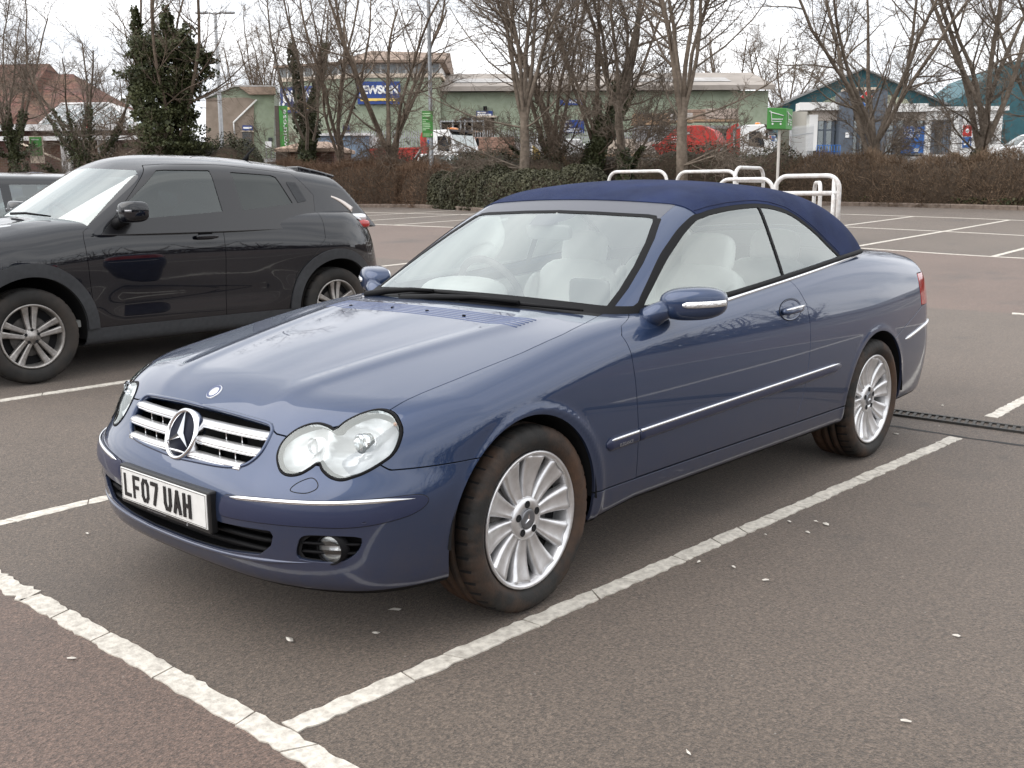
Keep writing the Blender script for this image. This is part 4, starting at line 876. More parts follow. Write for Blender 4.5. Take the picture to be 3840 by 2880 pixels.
# ---- wheels
def clk_wheel(cx,cz,yo,w,Ro,side,steer=0):
    """yo: |y| of the tyre centre plane; outer face looks to side"""
    wr=None; rr=.232
    mb=MB(); h=w/2
    mb.lathe([(rr-.002,-h*.80),(rr+.001,-h*.86),(rr-.004,-h*.90),(rr-.013,-h*.86),(rr-.018,-h*.70),(rr-.022,-h*.2),(rr-.03,h*.3),(rr-.01,h*.8)],72)
    me=mb.mesh('rim'); o=link('wheel',me,alloy,clk,(cx,side*yo,cz),(0,0,(PI if side>0 else 0)+steer))
    link('tyre',tyre_mesh(Ro,rr,w),[rubber,gapm],o)
    sp=MB(); n=15; prof=[(-1,.028),(-1.0,.004),(-.80,-.005),(-.5,-.002),(0,.002),(.5,-.002),(.80,-.005),(1.0,.004),(1,.028)]
    rs=np.linspace(.045,.216,n); V=[]
    for i,r_ in enumerate(rs):
        t=i/(n-1); hw=.017+.0295*t**1.05; dy=-h*.74+.020*math.sin(PI*min(1,t*1.05))*.55+.012*(1-t)-.004*t
        for (a,b) in prof: V.append((hw*a,dy+b*(1 if b>0 else min(1,t*4)),r_))
    k=len(prof); F=[(i*k+j,i*k+j+1,(i+1)*k+j+1,(i+1)*k+j) for i in range(n-1) for j in range(k-1)]+[((n-1)*k+j,(n-1)*k+j+1,(n-1)*k+k-1) for j in range(k-2)]
    sp.add(V,F,0,True); sme=sp.mesh('spoke')
    for q in range(10): link('spoke',sme,alloy,o,rot=(0,2*PI*q/10+.18,0))
    mb=MB(); y0=-h*.74+.008; mb.lathe([(.076,y0+.03),(.074,y0+.004),(.068,y0-.003),(.036,y0-.005),(.034,y0)],40); mb.build('hub',alloy,o)
    hole=MB(); hole.lathe([(.0005,y0-.0050),(.0105,y0-.0052),(.0122,y0-.0062),(.0130,y0-.0050)],16); hm=hole.mesh('bolt')
    for q in range(5): a=2*PI*q/5+.36; link('wheel_bolt',hm,gapm,o,loc=(.050*math.cos(a),0,.050*math.sin(a)))
    mb=MB(); mb.lathe([(.034,y0),(.034,y0-.007),(.031,y0-.009),(.022,y0-.008),(.0005,y0-.0075)],32); cap=mb.build('centre_cap',mat('cap_grey',(.22,.225,.24),.3,.7),o)
    mb=MB(); star_mesh(mb,(0,y0-.008,0),.021,.004,(0,-1,0),(0,0,1)); mb.build('cap_star',chrome,cap) if False else mb.build('cap_star',chrome,o)
    mb=MB(); mb.lathe([(.03,-h*.74+.045),(.150,-h*.74+.047),(.150,-h*.74+.07),(.03,-h*.74+.07)],48); mb.build('brake_disc',steel,o)
    mb=MB(); mb.lathe([(rr-.017,-h*.74+.055),(.03,-h*.74+.075)],40); mb.build('slot_shade_disc',gapm,o)  # black disc added to stand in for shade behind the spoke slots
    return o
clk_wheel(0,.3165,.7465,.225,.3170,-1,R(2)); clk_wheel(0,.3165,.7465,.225,.3170,1,R(2))
clk_wheel(2.715,.3135,.737,.245,.3140,-1); clk_wheel(2.715,.3135,.737,.245,.3140,1)
# ================================================================== black crossover
jb=carpaint('black_car_paint',(.003,.0038,.0075),.0,.5,.05,(.3,.6))
jpl=mat('grey_cladding',(.040,.042,.046),.62,var=.15,vscale=30,bump=.15,bscale=250,spec=.35)
dkg=glassmat('dark_privacy_glass',(.035,.04,.042),.03)
cg=glassmat('crossover_glass',(.24,.28,.28),.06)
cws=glassmat('crossover_windscreen',(.80,.90,.865),.28)
J_hc=nspline([-.95,-.8,-.55,-.2,.1,.35,.7,1.2,1.8,2.4,2.9,3.2,3.4],[.72,.86,.98,1.07,1.12,1.15,1.16,1.17,1.19,1.21,1.20,1.15,1.05])
J_w=nspline([-1,-.6,-.3,0,.35,.6,1.1,1.7,2.1,2.6,2.95,3.2,3.45],[.78,.85,.872,.878,.856,.842,.838,.842,.862,.880,.868,.82,.70])
J_t=nspline([.2,.35,.5,.65,.8,.95,1.05,1.15,1.3],[-.03,-.01,.0,-.006,-.004,-.012,-.035,-.075,-.15])
J_n=nspline([.2,.4,.6,.8,1.0,1.2],[-.82,-.88,-.86,-.80,-.66,-.4])
J_r=nspline([.2,.4,.6,.75,.95,1.1,1.3],[3.28,3.40,3.44,3.42,3.36,3.27,3.10])
def J_F(P):
    x,y,z=P[...,0],np.abs(P[...,1]),P[...,2]
    W=J_w(x)+J_t(z)
    W=W+.030*gs(x,.42)*gs(z-.78,.22)+.034*gs(x-2.68,.42)*gs(z-.84,.24)
    W=W-.014*gs(z-.50,.10)*np.clip((x-.45)/.25,0,1)*np.clip((2.2-x)/.25,0,1)
    a=y-W
    b=z-(J_hc(x)-.05*(y/.7)**2+.035*gs(y-.62,.14)*np.clip((.5-x)/.5,0,1))
    n=(J_n(z)+.32*(y/.8)**4-x)*.85
    r=(x-J_r(z)+.30*(y/.8)**4)*.85
    g=smax(a,b,.10);g=smax(g,n,.14);g=smax(g,r,.14)
    return smax(g,.22-z,.05)
K_rp=nspline([.6,.9,1.0,1.2,1.6,2.1,2.6,2.9,3.1],[1.32,1.50,1.555,1.608,1.628,1.61,1.56,1.515,1.475])
K_wb=nspline([.3,.8,1.3,1.9,2.5,2.9,3.2],[.76,.80,.815,.81,.775,.72,.66])
def K_F(P):
    x,y,z=P[...,0],np.abs(P[...,1]),P[...,2]
    side=(y-(K_wb(x)-.40*(z-1.12)))*.92
    top=(z-(K_rp(x)-.095*(y/.6)**2))*.95
    ws=(.17+1.72*(z-1.12)+.30*y*y-x)*.5
    bk=(x-(3.31-.95*(z-1.12)-.25*y*y))*.72
    g=smax(side,top,.09);g=smax(g,ws,.05);g=smax(g,bk,.05)
    return np.maximum(g,1.0-z)
JX,JY=.655,5.15; JZ=gzf(JX+1.3,4.4)
juke=empty('crossover_car',(JX,JY,JZ),R(-.5),'black five-door crossover with swollen wheel arches, parked one bay left of the blue convertible','car')
WBJ=2.66
jarch=lambda P:np.minimum(np.hypot(P[:,0],P[:,2]-.345)-.405,np.hypot(P[:,0]-WBJ,P[:,2]-.345)-.405)+10*(P[:,1]<.35)
HJ=shell(J_F,-.35,2.9,.62,150,110,34,30)
B=clip(clip(HJ,lambda P:K_F(P)+.012),jarch)
jd=lambda P:np.minimum(np.hypot(P[:,0],P[:,2]-.345)-.495,np.hypot(P[:,0]-WBJ,P[:,2]-.345)-.485)
Bs=clip(B,lambda P:P[:,2]-.345); low=clip(B,lambda P:.342-P[:,2])
panel('sill_cladding',both(flange(offs(low,.006),.01,noc)),jpl,juke,0)
for ys in (-1,1):
    mf=mirror if ys<0 else (lambda m:m)
    ar=clip(clip(Bs,lambda P:-jd(P)),lambda P:P[:,1]-.4)
    for sel in (lambda P:1.3-P[:,0],lambda P:P[:,0]-1.3):
        m=clip(ar,sel); panel('arch_cladding',mf(flange(offs(m,lambda V:.014+.010*np.clip(-jd(V)/.09,0,1)),.03)),jpl,juke,0)
Bs=clip(Bs,lambda P:np.where(P[:,1]>.4,jd(P),1))
xd1=lin([.3,.62,.845,.995,1.044,1.10,1.2],[.476,.45,.436,.429,.44,.56,.70]); xd2=lin([.3,.8,1.2],[1.566,1.585,1.586]); xd3=lin([.34,.64,.78,.92,1.10,1.3],[2.155,2.241,2.40,2.532,2.55,2.56])
G=.0026
jhood=clip(clip(Bs,lambda P:.60-P[:,1]-G+.10*np.clip(P[:,0]+.2,0,1)),lambda P:np.minimum(.30+.3*P[:,1]**2-P[:,0],P[:,2]-.92)); panel('hood',both(flange(jhood,.01,noc)),jb,juke,0)
jf=clip(clip(Bs,lambda P:xd1(P[:,2])-G-P[:,0]),lambda P:np.maximum(P[:,1]-.60-G-.10*np.clip(P[:,0]+.2,0,1),np.maximum(P[:,0]-.304-.3*P[:,1]**2,.916-P[:,2])))
panel('front_body',both(flange(jf,.01,noc)),jb,juke,0)
def jpair(name,m,mt,depth=.01):
    r=[]
    for ys in (-1,1):
        mm=flange(m,depth) if depth else m; r.append(panel(name,mirror(mm) if ys<0 else mm,mt,juke,0))
    return r
sd_=clip(Bs,lambda P:P[:,1]-.3)
d1=jpair('front_door',clip(clip(sd_,lambda P:P[:,0]-xd1(P[:,2])-G),lambda P:xd2(P[:,2])-P[:,0]-G),jb)
d2=jpair('rear_door',clip(clip(sd_,lambda P:P[:,0]-xd2(P[:,2])-G),lambda P:xd3(P[:,2])-P[:,0]-G),jb)
jr=clip(Bs,lambda P:P[:,0]-np.where(P[:,1]>.3,xd3(P[:,2]),2.4)-G)
# tail lamp region
TLP=[(2.99,1.075),(3.05,1.11),(3.5,1.10),(3.5,.965),(3.22,.985),(3.10,1.03)]
tlj=lambda P:np.where((P[:,0]>2.8)&(P[:,1]>.35),sdp(P[:,[0,2]],TLP),-1)
panel('rear_body',both(flange(clip(jr,lambda P:-tlj(P)-.002),.01,noc)),jb,juke,0)
lamp_r=clip(jr,lambda P:tlj(P)-.002)
for o in jpair('tail_lamp',offs(clip(lamp_r,lambda P:1.045-P[:,2]),.012),redl): pass
jpair('tail_lamp_top',offs(clip(lamp_r,lambda P:P[:,2]-1.045),.012),mat('clear_lamp',(.75,.76,.78),.12,.5,coat=1))
ins=clip(clip(offs(shell(J_F,-.35,2.9,.62,70,50,16,14),-.012),lambda P:K_F(P)+.03),jarch); panel('inner_shell',both(ins),gapm,juke,0)
mb=MB()
for cx in (0,WBJ):
    for s in (-1,1): mb.lathe([(.415,s*.84),(.415,s*.50),(.1,s*.48)],24,'y',(cx,0,.345),a0=-.2,a1=PI+.2)
mb.box((-.7,-.55,.24),(3.2,.55,.30)); mb.build('wheel_housing',gapm,juke)
# greenhouse
KG=clip(shell(K_F,.75,2.6,1.15,90,70,40,40,v0=R(-12)),lambda P:J_F(P)+.008)
W1=[(.70,1.115),(.836,1.254),(1.141,1.485),(1.20,1.49),(1.592,1.49),(1.604,1.165),(1.1,1.135)]
W2=[(1.777,1.478),(2.17,1.457),(2.215,1.44),(2.315,1.225),(2.30,1.215),(1.795,1.172)]
isd=lambda P,poly:np.where(P[:,1]>.45,sdp(P[:,[0,2]],poly),-1)
wsj=lambda P:np.where(P[:,0]<1.25,np.minimum(sdp(P[:,1:3],[(-.3,1.0),(.80,1.0),(.735,1.16),(.60,1.46),(.55,1.485),(0,1.51),(-.3,1.50)]),1),-1)
bkj=lambda P:np.where(P[:,0]>2.7,sdp(P[:,1:3],[(-.3,1.15),(.55,1.15),(.50,1.40),(0,1.42),(-.3,1.42)]),-1)
sk=clip(KG,lambda P:-np.maximum(np.maximum(isd(P,W1),isd(P,W2)),np.maximum(wsj(P),bkj(P))))
gsep=lambda P:np.where(P[:,1]>.45,sdp(P[:,[0,2]],[(.55,1.0),(1.10,1.524),(1.25,1.535),(1.714,1.535),(2.40,1.475),(2.57,1.29),(2.50,1.0)]),-1)
roofj=clip(sk,lambda P:-gsep(P)-.002); panel('roof',both(flange(roofj,.01,noc)),jb,juke,0)
jpair('window_frame',clip(sk,lambda P:gsep(P)-.002),mat('frame_black',(.010,.010,.012),.3,coat=.4))
jpair('front_window',offs(clip(KG,lambda P:isd(P,W1)-.001),-.006),cg,0); jpair('rear_window',offs(clip(KG,lambda P:isd(P,W2)-.001),-.006),dkg,0)
panel('windscreen',both(clip(KG,lambda P:wsj(P)-.001)),cws,juke,0); panel('rear_screen',both(clip(KG,lambda P:bkj(P)-.001)),dkg,juke,0)
# interior
mb=MB(); mb.prism([(.34,.9),(.34,1.10),(.50,1.11),(.75,1.06),(.80,.8)],1,-.62,.62); mb.box((.1,-.72,.35),(3.0,.72,.40)); mb.build('dashboard',dashm,juke)
for x,y in ((1.25,.37),(1.25,-.37),(2.05,.36),(2.05,-.36)):
    mb=MB(); Mr=Matrix.Rotation(R(16),3,'Y'); mb.sell((x+.26,y,.93),(.16,.48,.62),(.5,.55),10,M=Mr); mb.sell((x,y,.62),(.5,.48,.2),(.5,.5),10); mb.sell((x+.36,y,1.31),(.10,.26,.19),(.6,.6),10); mb.build('seat',mat('dark_seat',(.035,.035,.04),.8),juke)
mb=MB(); cw=Vector((.86,.37,1.07)); ax=Vector((.9,0,.43)); a_=Vector((0,1,0)); b_=ax.cross(a_); mb.tube([cw+(a_*math.cos(w)+b_*math.sin(w))*.18 for w in np.linspace(0,2*PI,28,endpoint=False)],.016,8,closed=True); mb.tube([cw-a_*.17,cw+a_*.17],.016,6); mb.build('steering_wheel',black,juke)
for o in jpair('pillar_handle',offs(clip(KG,lambda P:isd(P,[(2.30,1.40),(2.40,1.395),(2.47,1.24),(2.37,1.225)])),.004),jpl): pass
# handles, mirrors, aerial, wiper, lamp strips
def jside(x,z): S,N_=surf(J_F,[(x,1.1,z)],1,1,.6); return S[0],N_[0]
for ys,dd in ((-1,d1[0]),(1,d1[1])):
    S,N_=jside(1.42,.975); hp=Vector(S*[1,ys,1])
    mb=MB(); mb.lathe([(1.0,.0),(1.02,.002),(.9,.001),(.001,-.001)],28,'y'); mb.v=[(v[0]*.062+hp.x,hp.y+ys*(v[1]+.001),v[2]*.055+hp.z) for v in mb.v]; mb.build('handle_dish',gapm,dd)
    mb=MB(); mb.sell((hp.x,hp.y+ys*.028,hp.z),(.20,.028,.036),(.5,.6),10); mb.build('door_handle',jb,dd)
    mb=MB(); mb.sell((0,0,0),(.17,.235,.155),(.55,.5),16); mb.v=[(.735+v[0]*(1-.3*max(0,v[1]/.12)**2)+.05*(v[1]/.12)**2,ys*(.955+v[1]),1.175+v[2]+.01*v[1]/.12) for v in mb.v]; mm=mb.build('door_mirror',jb,dd)
    mb=MB(); mb.tube([(.70,ys*.80,1.085),(.70,ys*.86,1.10),(.72,ys*.92,1.12)],[.045,.04,.035],10); mb.build('mirror_foot',black,dd)
    pth=np.array([(.66+.02*(q)**2,ys*(.90+.16*q),1.185) for q in np.linspace(0,1,10)]); sweep(pth,np.tile([-1,0,0],(10,1)),[(-.010,-.01),(-.008,.004),(.008,.004),(.010,-.01)]).build('mirror_indicator',plast_g,dd)
for ys in (-1,1):
    # lamp cluster on the rear shoulder: clear top, red foot, slim blade running up the pillar
    mb=MB(); mb.sell((3.02,ys*.675,1.088),(.26,.15,.075),(.6,.6),12); mb.build('lamp_clear',mat('clear_lamp3',(.80,.80,.82),.12,.4,coat=1),juke)
    mb=MB(); mb.sell((3.05,ys*.690,1.030),(.24,.16,.08),(.6,.6),12); mb.build('lamp_red',redl,juke)
    pth=[(2.78,1.1,1.275),(2.86,1.1,1.245),(2.94,1.1,1.20),(3.0,1.1,1.155)]
    S,N_=surf(K_F,resample(pth,12),1,1,.9); sweep(S*[1,ys,1],N_*[1,ys,1],[(-.022,-.004),(-.018,.006),(.018,.006),(.022,-.004)],np.linspace(.4,1.5,12)).build('lamp_blade',mat('lamp_blade',(.62,.55,.50),.2,.5,coat=1),juke)
    pth=[(-.42,.50,1.5),(-.2,.60,1.5),(.0,.66,1.5)]
    S,N_=surf(J_F,resample(pth,10),2,1,.9); sweep(S*[1,ys,1],N_*[1,ys,1],[(-.045,-.004),(-.03,.012),(.03,.012),(.045,-.004)],np.linspace(1,.25,10)).build('bonnet_lamp',mat('clear_lamp2',(.7,.71,.73),.12,.6,coat=1),juke)
mb=MB(); mb.tube([(2.35,0,1.58),(2.40,0,1.65),(2.47,0,1.71)],[.03,.012,.005],8); mb.build('aerial',black,juke)
mb=MB(); mb.tube([(.26,-.05,1.165),(.28,-.25,1.17),(.33,-.55,1.15)],[.012,.010,.006],6); mb.build('wiper',black,juke)
mb=MB(); mb.prism([(2.58,1.47),(2.97,1.44),(2.99,1.46),(2.80,1.502),(2.58,1.54)],1,-.48,.48); mb.build('roof_spoiler',jb,juke,bevel=.012)
def j_wheel(par,cx,cy,side,Rt=.334,w=.215,rr=.226,cz=None):
    h=w/2; mb=MB(); mb.lathe([(rr-.002,-h*.80),(rr+.001,-h*.86),(rr-.006,-h*.90),(rr-.015,-h*.85),(rr-.02,-h*.5),(rr-.03,h*.2)],60)
    da=mat('dirty_alloy',(.46,.44,.42),.42,.75,var=.3,vscale=25,dirt=((.10,.08,.065),.7,12))
    o=link('wheel',mb.mesh('rim'),da,par,(cx,side*cy,cz or Rt),(0,0,PI if side>0 else 0))
    link('tyre',tyre_mesh(Rt,rr,w,160),[mat('tyre_clean',(.020,.019,.018),.8,var=.25,vscale=15,dirt=((.06,.045,.035),.7,4)),gapm],o)
    sp=MB(); n=8; rs=np.linspace(.05,.212,n); prof=[(-1,.03),(-1,.002),(-.6,-.004),(.6,-.004),(1,.002),(1,.03)]; V=[]
    for i,r_ in enumerate(rs):
        t=i/(n-1); hw=.014+.006*t+.006*t**3
        for (a,b) in prof: V.append((hw*a+.018+.020*t,-h*.72+b+.008*math.sin(PI*t)-.002*t,r_))
    k=len(prof); sp.add(V,[(i*k+j,i*k+j+1,(i+1)*k+j+1,(i+1)*k+j) for i in range(n-1) for j in range(k-1)],0,False)
    V2=[(-x,y,z) for x,y,z in V]; sp.add(V2,[(i*k+j,(i+1)*k+j,(i+1)*k+j+1,i*k+j+1) for i in range(n-1) for j in range(k-1)],0,False); sme=sp.mesh('spoke')
    for q in range(5): link('twin_spoke',sme,da,o,rot=(0,2*PI*q/5,0))
    y0=-h*.72; mb=MB(); mb.lathe([(.062,y0+.03),(.058,y0),(.03,y0-.004),(.028,y0-.008),(.0005,y0-.009)],28); mb.build('hub',da,o)
    mb=MB(); mb.lathe([(rr-.02,y0+.06),(.03,y0+.07)],36); mb.build('slot_shade_disc',gapm,o)  # added black disc: painted shade seen between the twin spokes
    mb=MB(); mb.lathe([(.05,y0+.04),(.14,y0+.042)],36); mb.build('brake_disc',steel,o)
    hole=MB(); hole.lathe([(.0005,y0-.0035),(.010,y0-.004),(.012,y0-.002)],12); hm=hole.mesh('bolt')
    for q in range(5): a=2*PI*q/5+PI/2; link('wheel_bolt',hm,gapm,o,loc=(.046*math.cos(a),0,.046*math.sin(a)))
    return o
for cx in (0,WBJ):
    for s in (-1,1): j_wheel(juke,cx,.775,s)
# ================================================================== kerbs, beds, hedges, trees
def at(u,v,s):
    """world point seen at photo pixel (u,v), s metres along the view axis"""
    return CAMP+(_f+_r2*((u-1920)/3923)-_u2*((v-1440)/3923))*s
def atg(u,s,dz=0):
    p=at(u,720,s); return Vector((p.x,p.y,gzf(p.x,p.y)+dz))
rg=np.random.default_rng(11)
kerbm=mat('kerb_concrete',(.20,.155,.125),.85,var=.25,vscale=6,dirt=((.09,.065,.05),.8,7),bump=.4,bscale=40)
soil=mat('soil',(.055,.038,.027),.95,var=.5,vscale=9,dirt=((.10,.06,.035),.8,30),bump=.8,bscale=30)
K1=[(22.2,46),(22.5,30),(22.3,27.2),(22.8,24.6),(22.3,22.4),(21.5,20.4),(20.7,18.7),(20.5,17.0),(21.1,15.4),(22.6,14.6),(25,14.4),(28.2,14.4),(29.1,13.6),(29.1,-26)]
Kp=resample(K1,400) if False else np.array(K1)
def poly_len(P,step):
    P=np.asarray(P,float); d=np.r_[0,np.cumsum(np.linalg.norm(np.diff(P,axis=0),axis=1))]; n=int(d[-1]/step); s=np.linspace(0,d[-1],n+1); return np.stack([np.interp(s,d,P[:,i]) for i in (0,1)],1)
KQ=poly_len(K1,.915); kroot=None
for a,b in zip(KQ,KQ[1:]):
    A=Vector((*a,0));B_=Vector((*b,0)); d=(B_-A).normalized(); n=Vector((-d.y,d.x,0)); A=A+d*.006;B_=B_-d*.006; z0=gzf(*a);z1=gzf(*b); V=[]
    for P,z in ((A,z0),(B_,z1)):
        for o,h in ((0,-.05),(0,.10),(.02,.125),(.14,.13),(.14,-.05)): q=P+n*o; V.append((q.x,q.y,z+h+random.uniform(-.004,.004)))
    mb=MB(); mb.add(V,[(0,1,6,5),(1,2,7,6),(2,3,8,7),(3,4,9,8),(0,4,3,2,1),(5,6,7,8,9)])
    if kroot is None: kroot=tag(mb.build('kerb',kerbm),kind='structure')
    else: mb.build('kerb_stone',kerbm,kroot)
# bed surface behind the kerb
bx=np.arange(20,46,.5);by=np.arange(-26,50,.5);X,Y=np.meshgrid(bx,by,indexing='ij');pp=np.stack([X.ravel(),Y.ravel()],1)
bp=np.array(K1+[(44,-26),(44,46)]);ins_=sdp(pp,bp)>.12;I=np.arange(len(pp)).reshape(X.shape);Q=np.stack([I[:-1,:-1].ravel(),I[1:,:-1].ravel(),I[1:,1:].ravel(),I[:-1,1:].ravel()],1)
far_=(pp[:,0]*.73+pp[:,1]*.66)>36; Q=Q[(ins_&~far_)[Q].all(1)];V=np.c_[pp,gz(pp[:,0],pp[:,1])+.085+rg.uniform(-.02,.03,len(pp))];V,_,Q=compact(V,V,Q)
tag(link('planting_bed',tri_mesh('planting_bed',V,Q),soil),kind='structure')
def leafmat(name,c1,c2,rough=.6,sc=18):
    M=bpy.data.materials.new(name); M.use_nodes=True; t=M.node_tree; b=t.nodes['Principled BSDF']; b.inputs['Roughness'].default_value=rough; b.inputs['Specular IOR Level'].default_value=.3
    co=t.nodes.new('ShaderNodeTexCoord'); n=t.nodes.new('ShaderNodeTexNoise'); n.inputs['Scale'].default_value=sc; n.inputs['Detail'].default_value=3; t.links.new(co.outputs['Object'],n.inputs[0])
    n2=t.nodes.new('ShaderNodeTexNoise'); n2.inputs['Scale'].default_value=1.3; n2.inputs['Detail'].default_value=3; t.links.new(co.outputs['Object'],n2.inputs[0])
    ad=t.nodes.new('ShaderNodeMath'); ad.operation='MULTIPLY_ADD'; ad.inputs[1].default_value=.5; t.links.new(n2.outputs['Fac'],ad.inputs[0])
    m2=t.nodes.new('ShaderNodeMath'); m2.operation='MULTIPLY'; m2.inputs[1].default_value=.5; t.links.new(n.outputs['Fac'],m2.inputs[0]); t.links.new(m2.outputs[0],ad.inputs[2])
    r=t.nodes.new('ShaderNodeValToRGB'); r.color_ramp.elements[0].position=.36; r.color_ramp.elements[0].color=tuple(c1)+(1,); r.color_ramp.elements[1].position=.64; r.color_ramp.elements[1].color=tuple(c2)+(1,); t.links.new(ad.outputs[0],r.inputs[0]); t.links.new(r.outputs[0],b.inputs['Base Color'])
    MATS[name]=M; return M
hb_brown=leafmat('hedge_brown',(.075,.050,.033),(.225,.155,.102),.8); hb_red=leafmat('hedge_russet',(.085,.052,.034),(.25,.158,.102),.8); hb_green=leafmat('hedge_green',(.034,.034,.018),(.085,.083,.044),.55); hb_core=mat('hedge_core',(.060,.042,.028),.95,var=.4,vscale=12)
ivym=leafmat('ivy_leaf',(.024,.030,.013),(.105,.115,.052),.5); bark1=leafmat('bark_grey',(.10,.080,.062),(.24,.195,.155),.9,10); bark2=leafmat('bark_brown',(.080,.060,.045),(.20,.155,.118),.9,10); twigm=leafmat('twig_brown',(.10,.076,.058),(.22,.17,.13),.9,6); twigg=leafmat('twig_grey',(.11,.088,.07),(.24,.195,.155),.9,6)
def quads(C,A,Bv):
    """flat leaves: centres C, half-axes A and B"""
    n=len(C);V=np.concatenate([C-A-Bv*.6,C+A-Bv*.6,C+A*.7+Bv,C-A*.7+Bv]).reshape(4,n,3).transpose(1,0,2).reshape(-1,3);return V,np.arange(4*n).reshape(n,4)
def rdir(n): v=rg.normal(size=(n,3));return v/np.linalg.norm(v,axis=1)[:,None]
def hedge(path,w,h,style,label,n=9000,cat='hedge',grp=None,name='hedge',rough_top=.10):
    P=np.array(path,float);d=np.r_[0,np.cumsum(np.linalg.norm(np.diff(P,axis=0),axis=1))];L=d[-1]
    pos=lambda s:np.stack([np.interp(s,d,P[:,0]),np.interp(s,d,P[:,1])],1)
    def tang(s): a=pos(np.clip(s-.2,0,L));b=pos(np.clip(s+.2,0,L));t=(b-a);return t/np.maximum(np.linalg.norm(t,axis=1),1e-6)[:,None]
    o0=P[len(P)//2];root=empty(name,(o0[0],o0[1],gzf(*o0)),0,label,cat,grp);off=np.array(root.location)
    ph=rg.uniform(0,9,4)
    lump=lambda s,a:1+.07*np.sin(s*1.7+ph[0]+2*a)+.05*np.sin(s*4.1+ph[1]+3*a)+.04*np.sin(s*9.3+ph[2])
    def endf(s): e=np.minimum(s,L-s)/(w*.55);return np.sqrt(np.clip(1-(1-np.clip(e,0,1))**2,0,1))
    def surfp(s,a,k):
        # a: 0 front bottom .. 1 back bottom around the section; k: depth factor
        ang=(a*1.16-.08)*PI;cx=-np.cos(ang);cz=np.sin(ang);q=3.2
        r=(np.abs(cx)**q+np.abs(np.clip(cz,-.3,1))**q)**(-1/q)
        lat=cx*r*w/2*lump(s,a)*endf(s)*k;z=np.clip(cz*r,0,1)*h*lump(s*.8+3,a)*k*(.55+.45*endf(s))
        t=tang(s);nn=np.stack([-t[:,1],t[:,0]],1);p=pos(s)+nn*lat[:,None]
        return np.c_[p,gz(p[:,0],p[:,1])+.05+z],np.c_[nn*cx[:,None],np.clip(cz,0,1)]
    ns=max(12,int(L/.3));na=14;S,A_=np.meshgrid(np.linspace(0.01,L-.01,ns),np.linspace(0,1,na),indexing='ij');C,_=surfp(S.ravel(),A_.ravel(),.88);I=np.arange(ns*na).reshape(ns,na)
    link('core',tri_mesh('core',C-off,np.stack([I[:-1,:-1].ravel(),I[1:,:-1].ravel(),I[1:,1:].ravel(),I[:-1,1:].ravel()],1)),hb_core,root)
    mats={'green':(hb_green,),'brown':(hb_brown,),'russet':(hb_red,)}
    def leaves(n,kind,a0,a1,m,nm):
        s=rg.uniform(0,L,n);a=rg.uniform(a0,a1,n);C,N_=surfp(s,a,rg.uniform(.86,1.06,n))
        D=rdir(n)
        if kind=='leaf':
            sz=rg.uniform(.014,.028,n)[:,None]*(1. if nm=='foliage' else .6);Bv=np.cross(N_+D*.9,rdir(n));Bv/=np.maximum(np.linalg.norm(Bv,axis=1),1e-6)[:,None];A=np.cross(Bv,N_+D*.8);A/=np.maximum(np.linalg.norm(A,axis=1),1e-6)[:,None];V,Q=quads(C,A*sz,Bv*sz*1.5)
        else:
            up=N_*.55+D*.75+np.array([0,0,.45]);up/=np.linalg.norm(up,axis=1)[:,None];ln=rg.uniform(.06,.20,n)[:,None];A=np.cross(up,rdir(n));A/=np.maximum(np.linalg.norm(A,axis=1),1e-6)[:,None];V,Q=quads(C,A*rg.uniform(.003,.007,n)[:,None],up*ln)
        o=link(nm,tri_mesh(nm,V-off,Q,smooth=False),m,root);tag(o,kind='stuff')
    if style=='green': leaves(n,'leaf',0,1,hb_green,'foliage')
    elif style=='brown': leaves(n*2,'twig',0,1,hb_brown,'twigs');leaves(n//2,'leaf',0,1,hb_brown,'dead_leaves')
    elif style=='russet': leaves(n*2,'twig',0,1,hb_red,'twigs');leaves(n//2,'leaf',0,1,hb_red,'dead_leaves')
    elif style=='mixed': leaves(n//2,'twig',0,.45,hb_brown,'twigs');leaves(n//2,'leaf',.18,1,hb_green,'foliage')
    return root
hedge([(30.1,16.5),(30.0,14.2),(29.9,10),(30.1,5),(30.0,0),(30,-6)],1.5,1.42,'brown','long brown leafless hedge along the kerb at right, in front of the white pizza shop',26000)
hedge([(29.9,13.2),(29.8,17),(29.6,20),(29.4,24),(29,29)],1.7,1.85,'mixed','half-green brown hedge behind the trolley bay, below the red skip lorry',22000)
hedge([(22.5,15.5),(21.7,17.0),(21.8,18.9),(22.6,20.9),(23.6,23.6)],1.7,1.16,'green','low dense dark green hedge at the rounded kerb corner, left of the convertible roof',44000)
hedge([(23.4,23.2),(23.8,25.2),(23.2,27.5),(23.4,33),(23.2,44)],1.8,1.5,'russet','low russet brown hedge along the kerb behind the black crossover',24000)
hedge([(26.5,20.5),(27.0,25),(26.6,31)],1.5,1.75,'mixed','taller half-green hedge in the second row behind the lamp post',12000)
hedge([(16.5,38),(15,45),(13.5,56)],1.6,1.1,'russet','low brown hedge in front of the brick supermarket wall',9000)
hedge([tuple(at(1000,720,38))[:2],tuple(at(860,720,37.5))[:2],tuple(at(700,720,39))[:2],tuple(at(600,720,42))[:2]],2.6,2.45,'green','broad rounded evergreen bush at the foot of the big ivy tree',26000,cat='bush',name='bush')
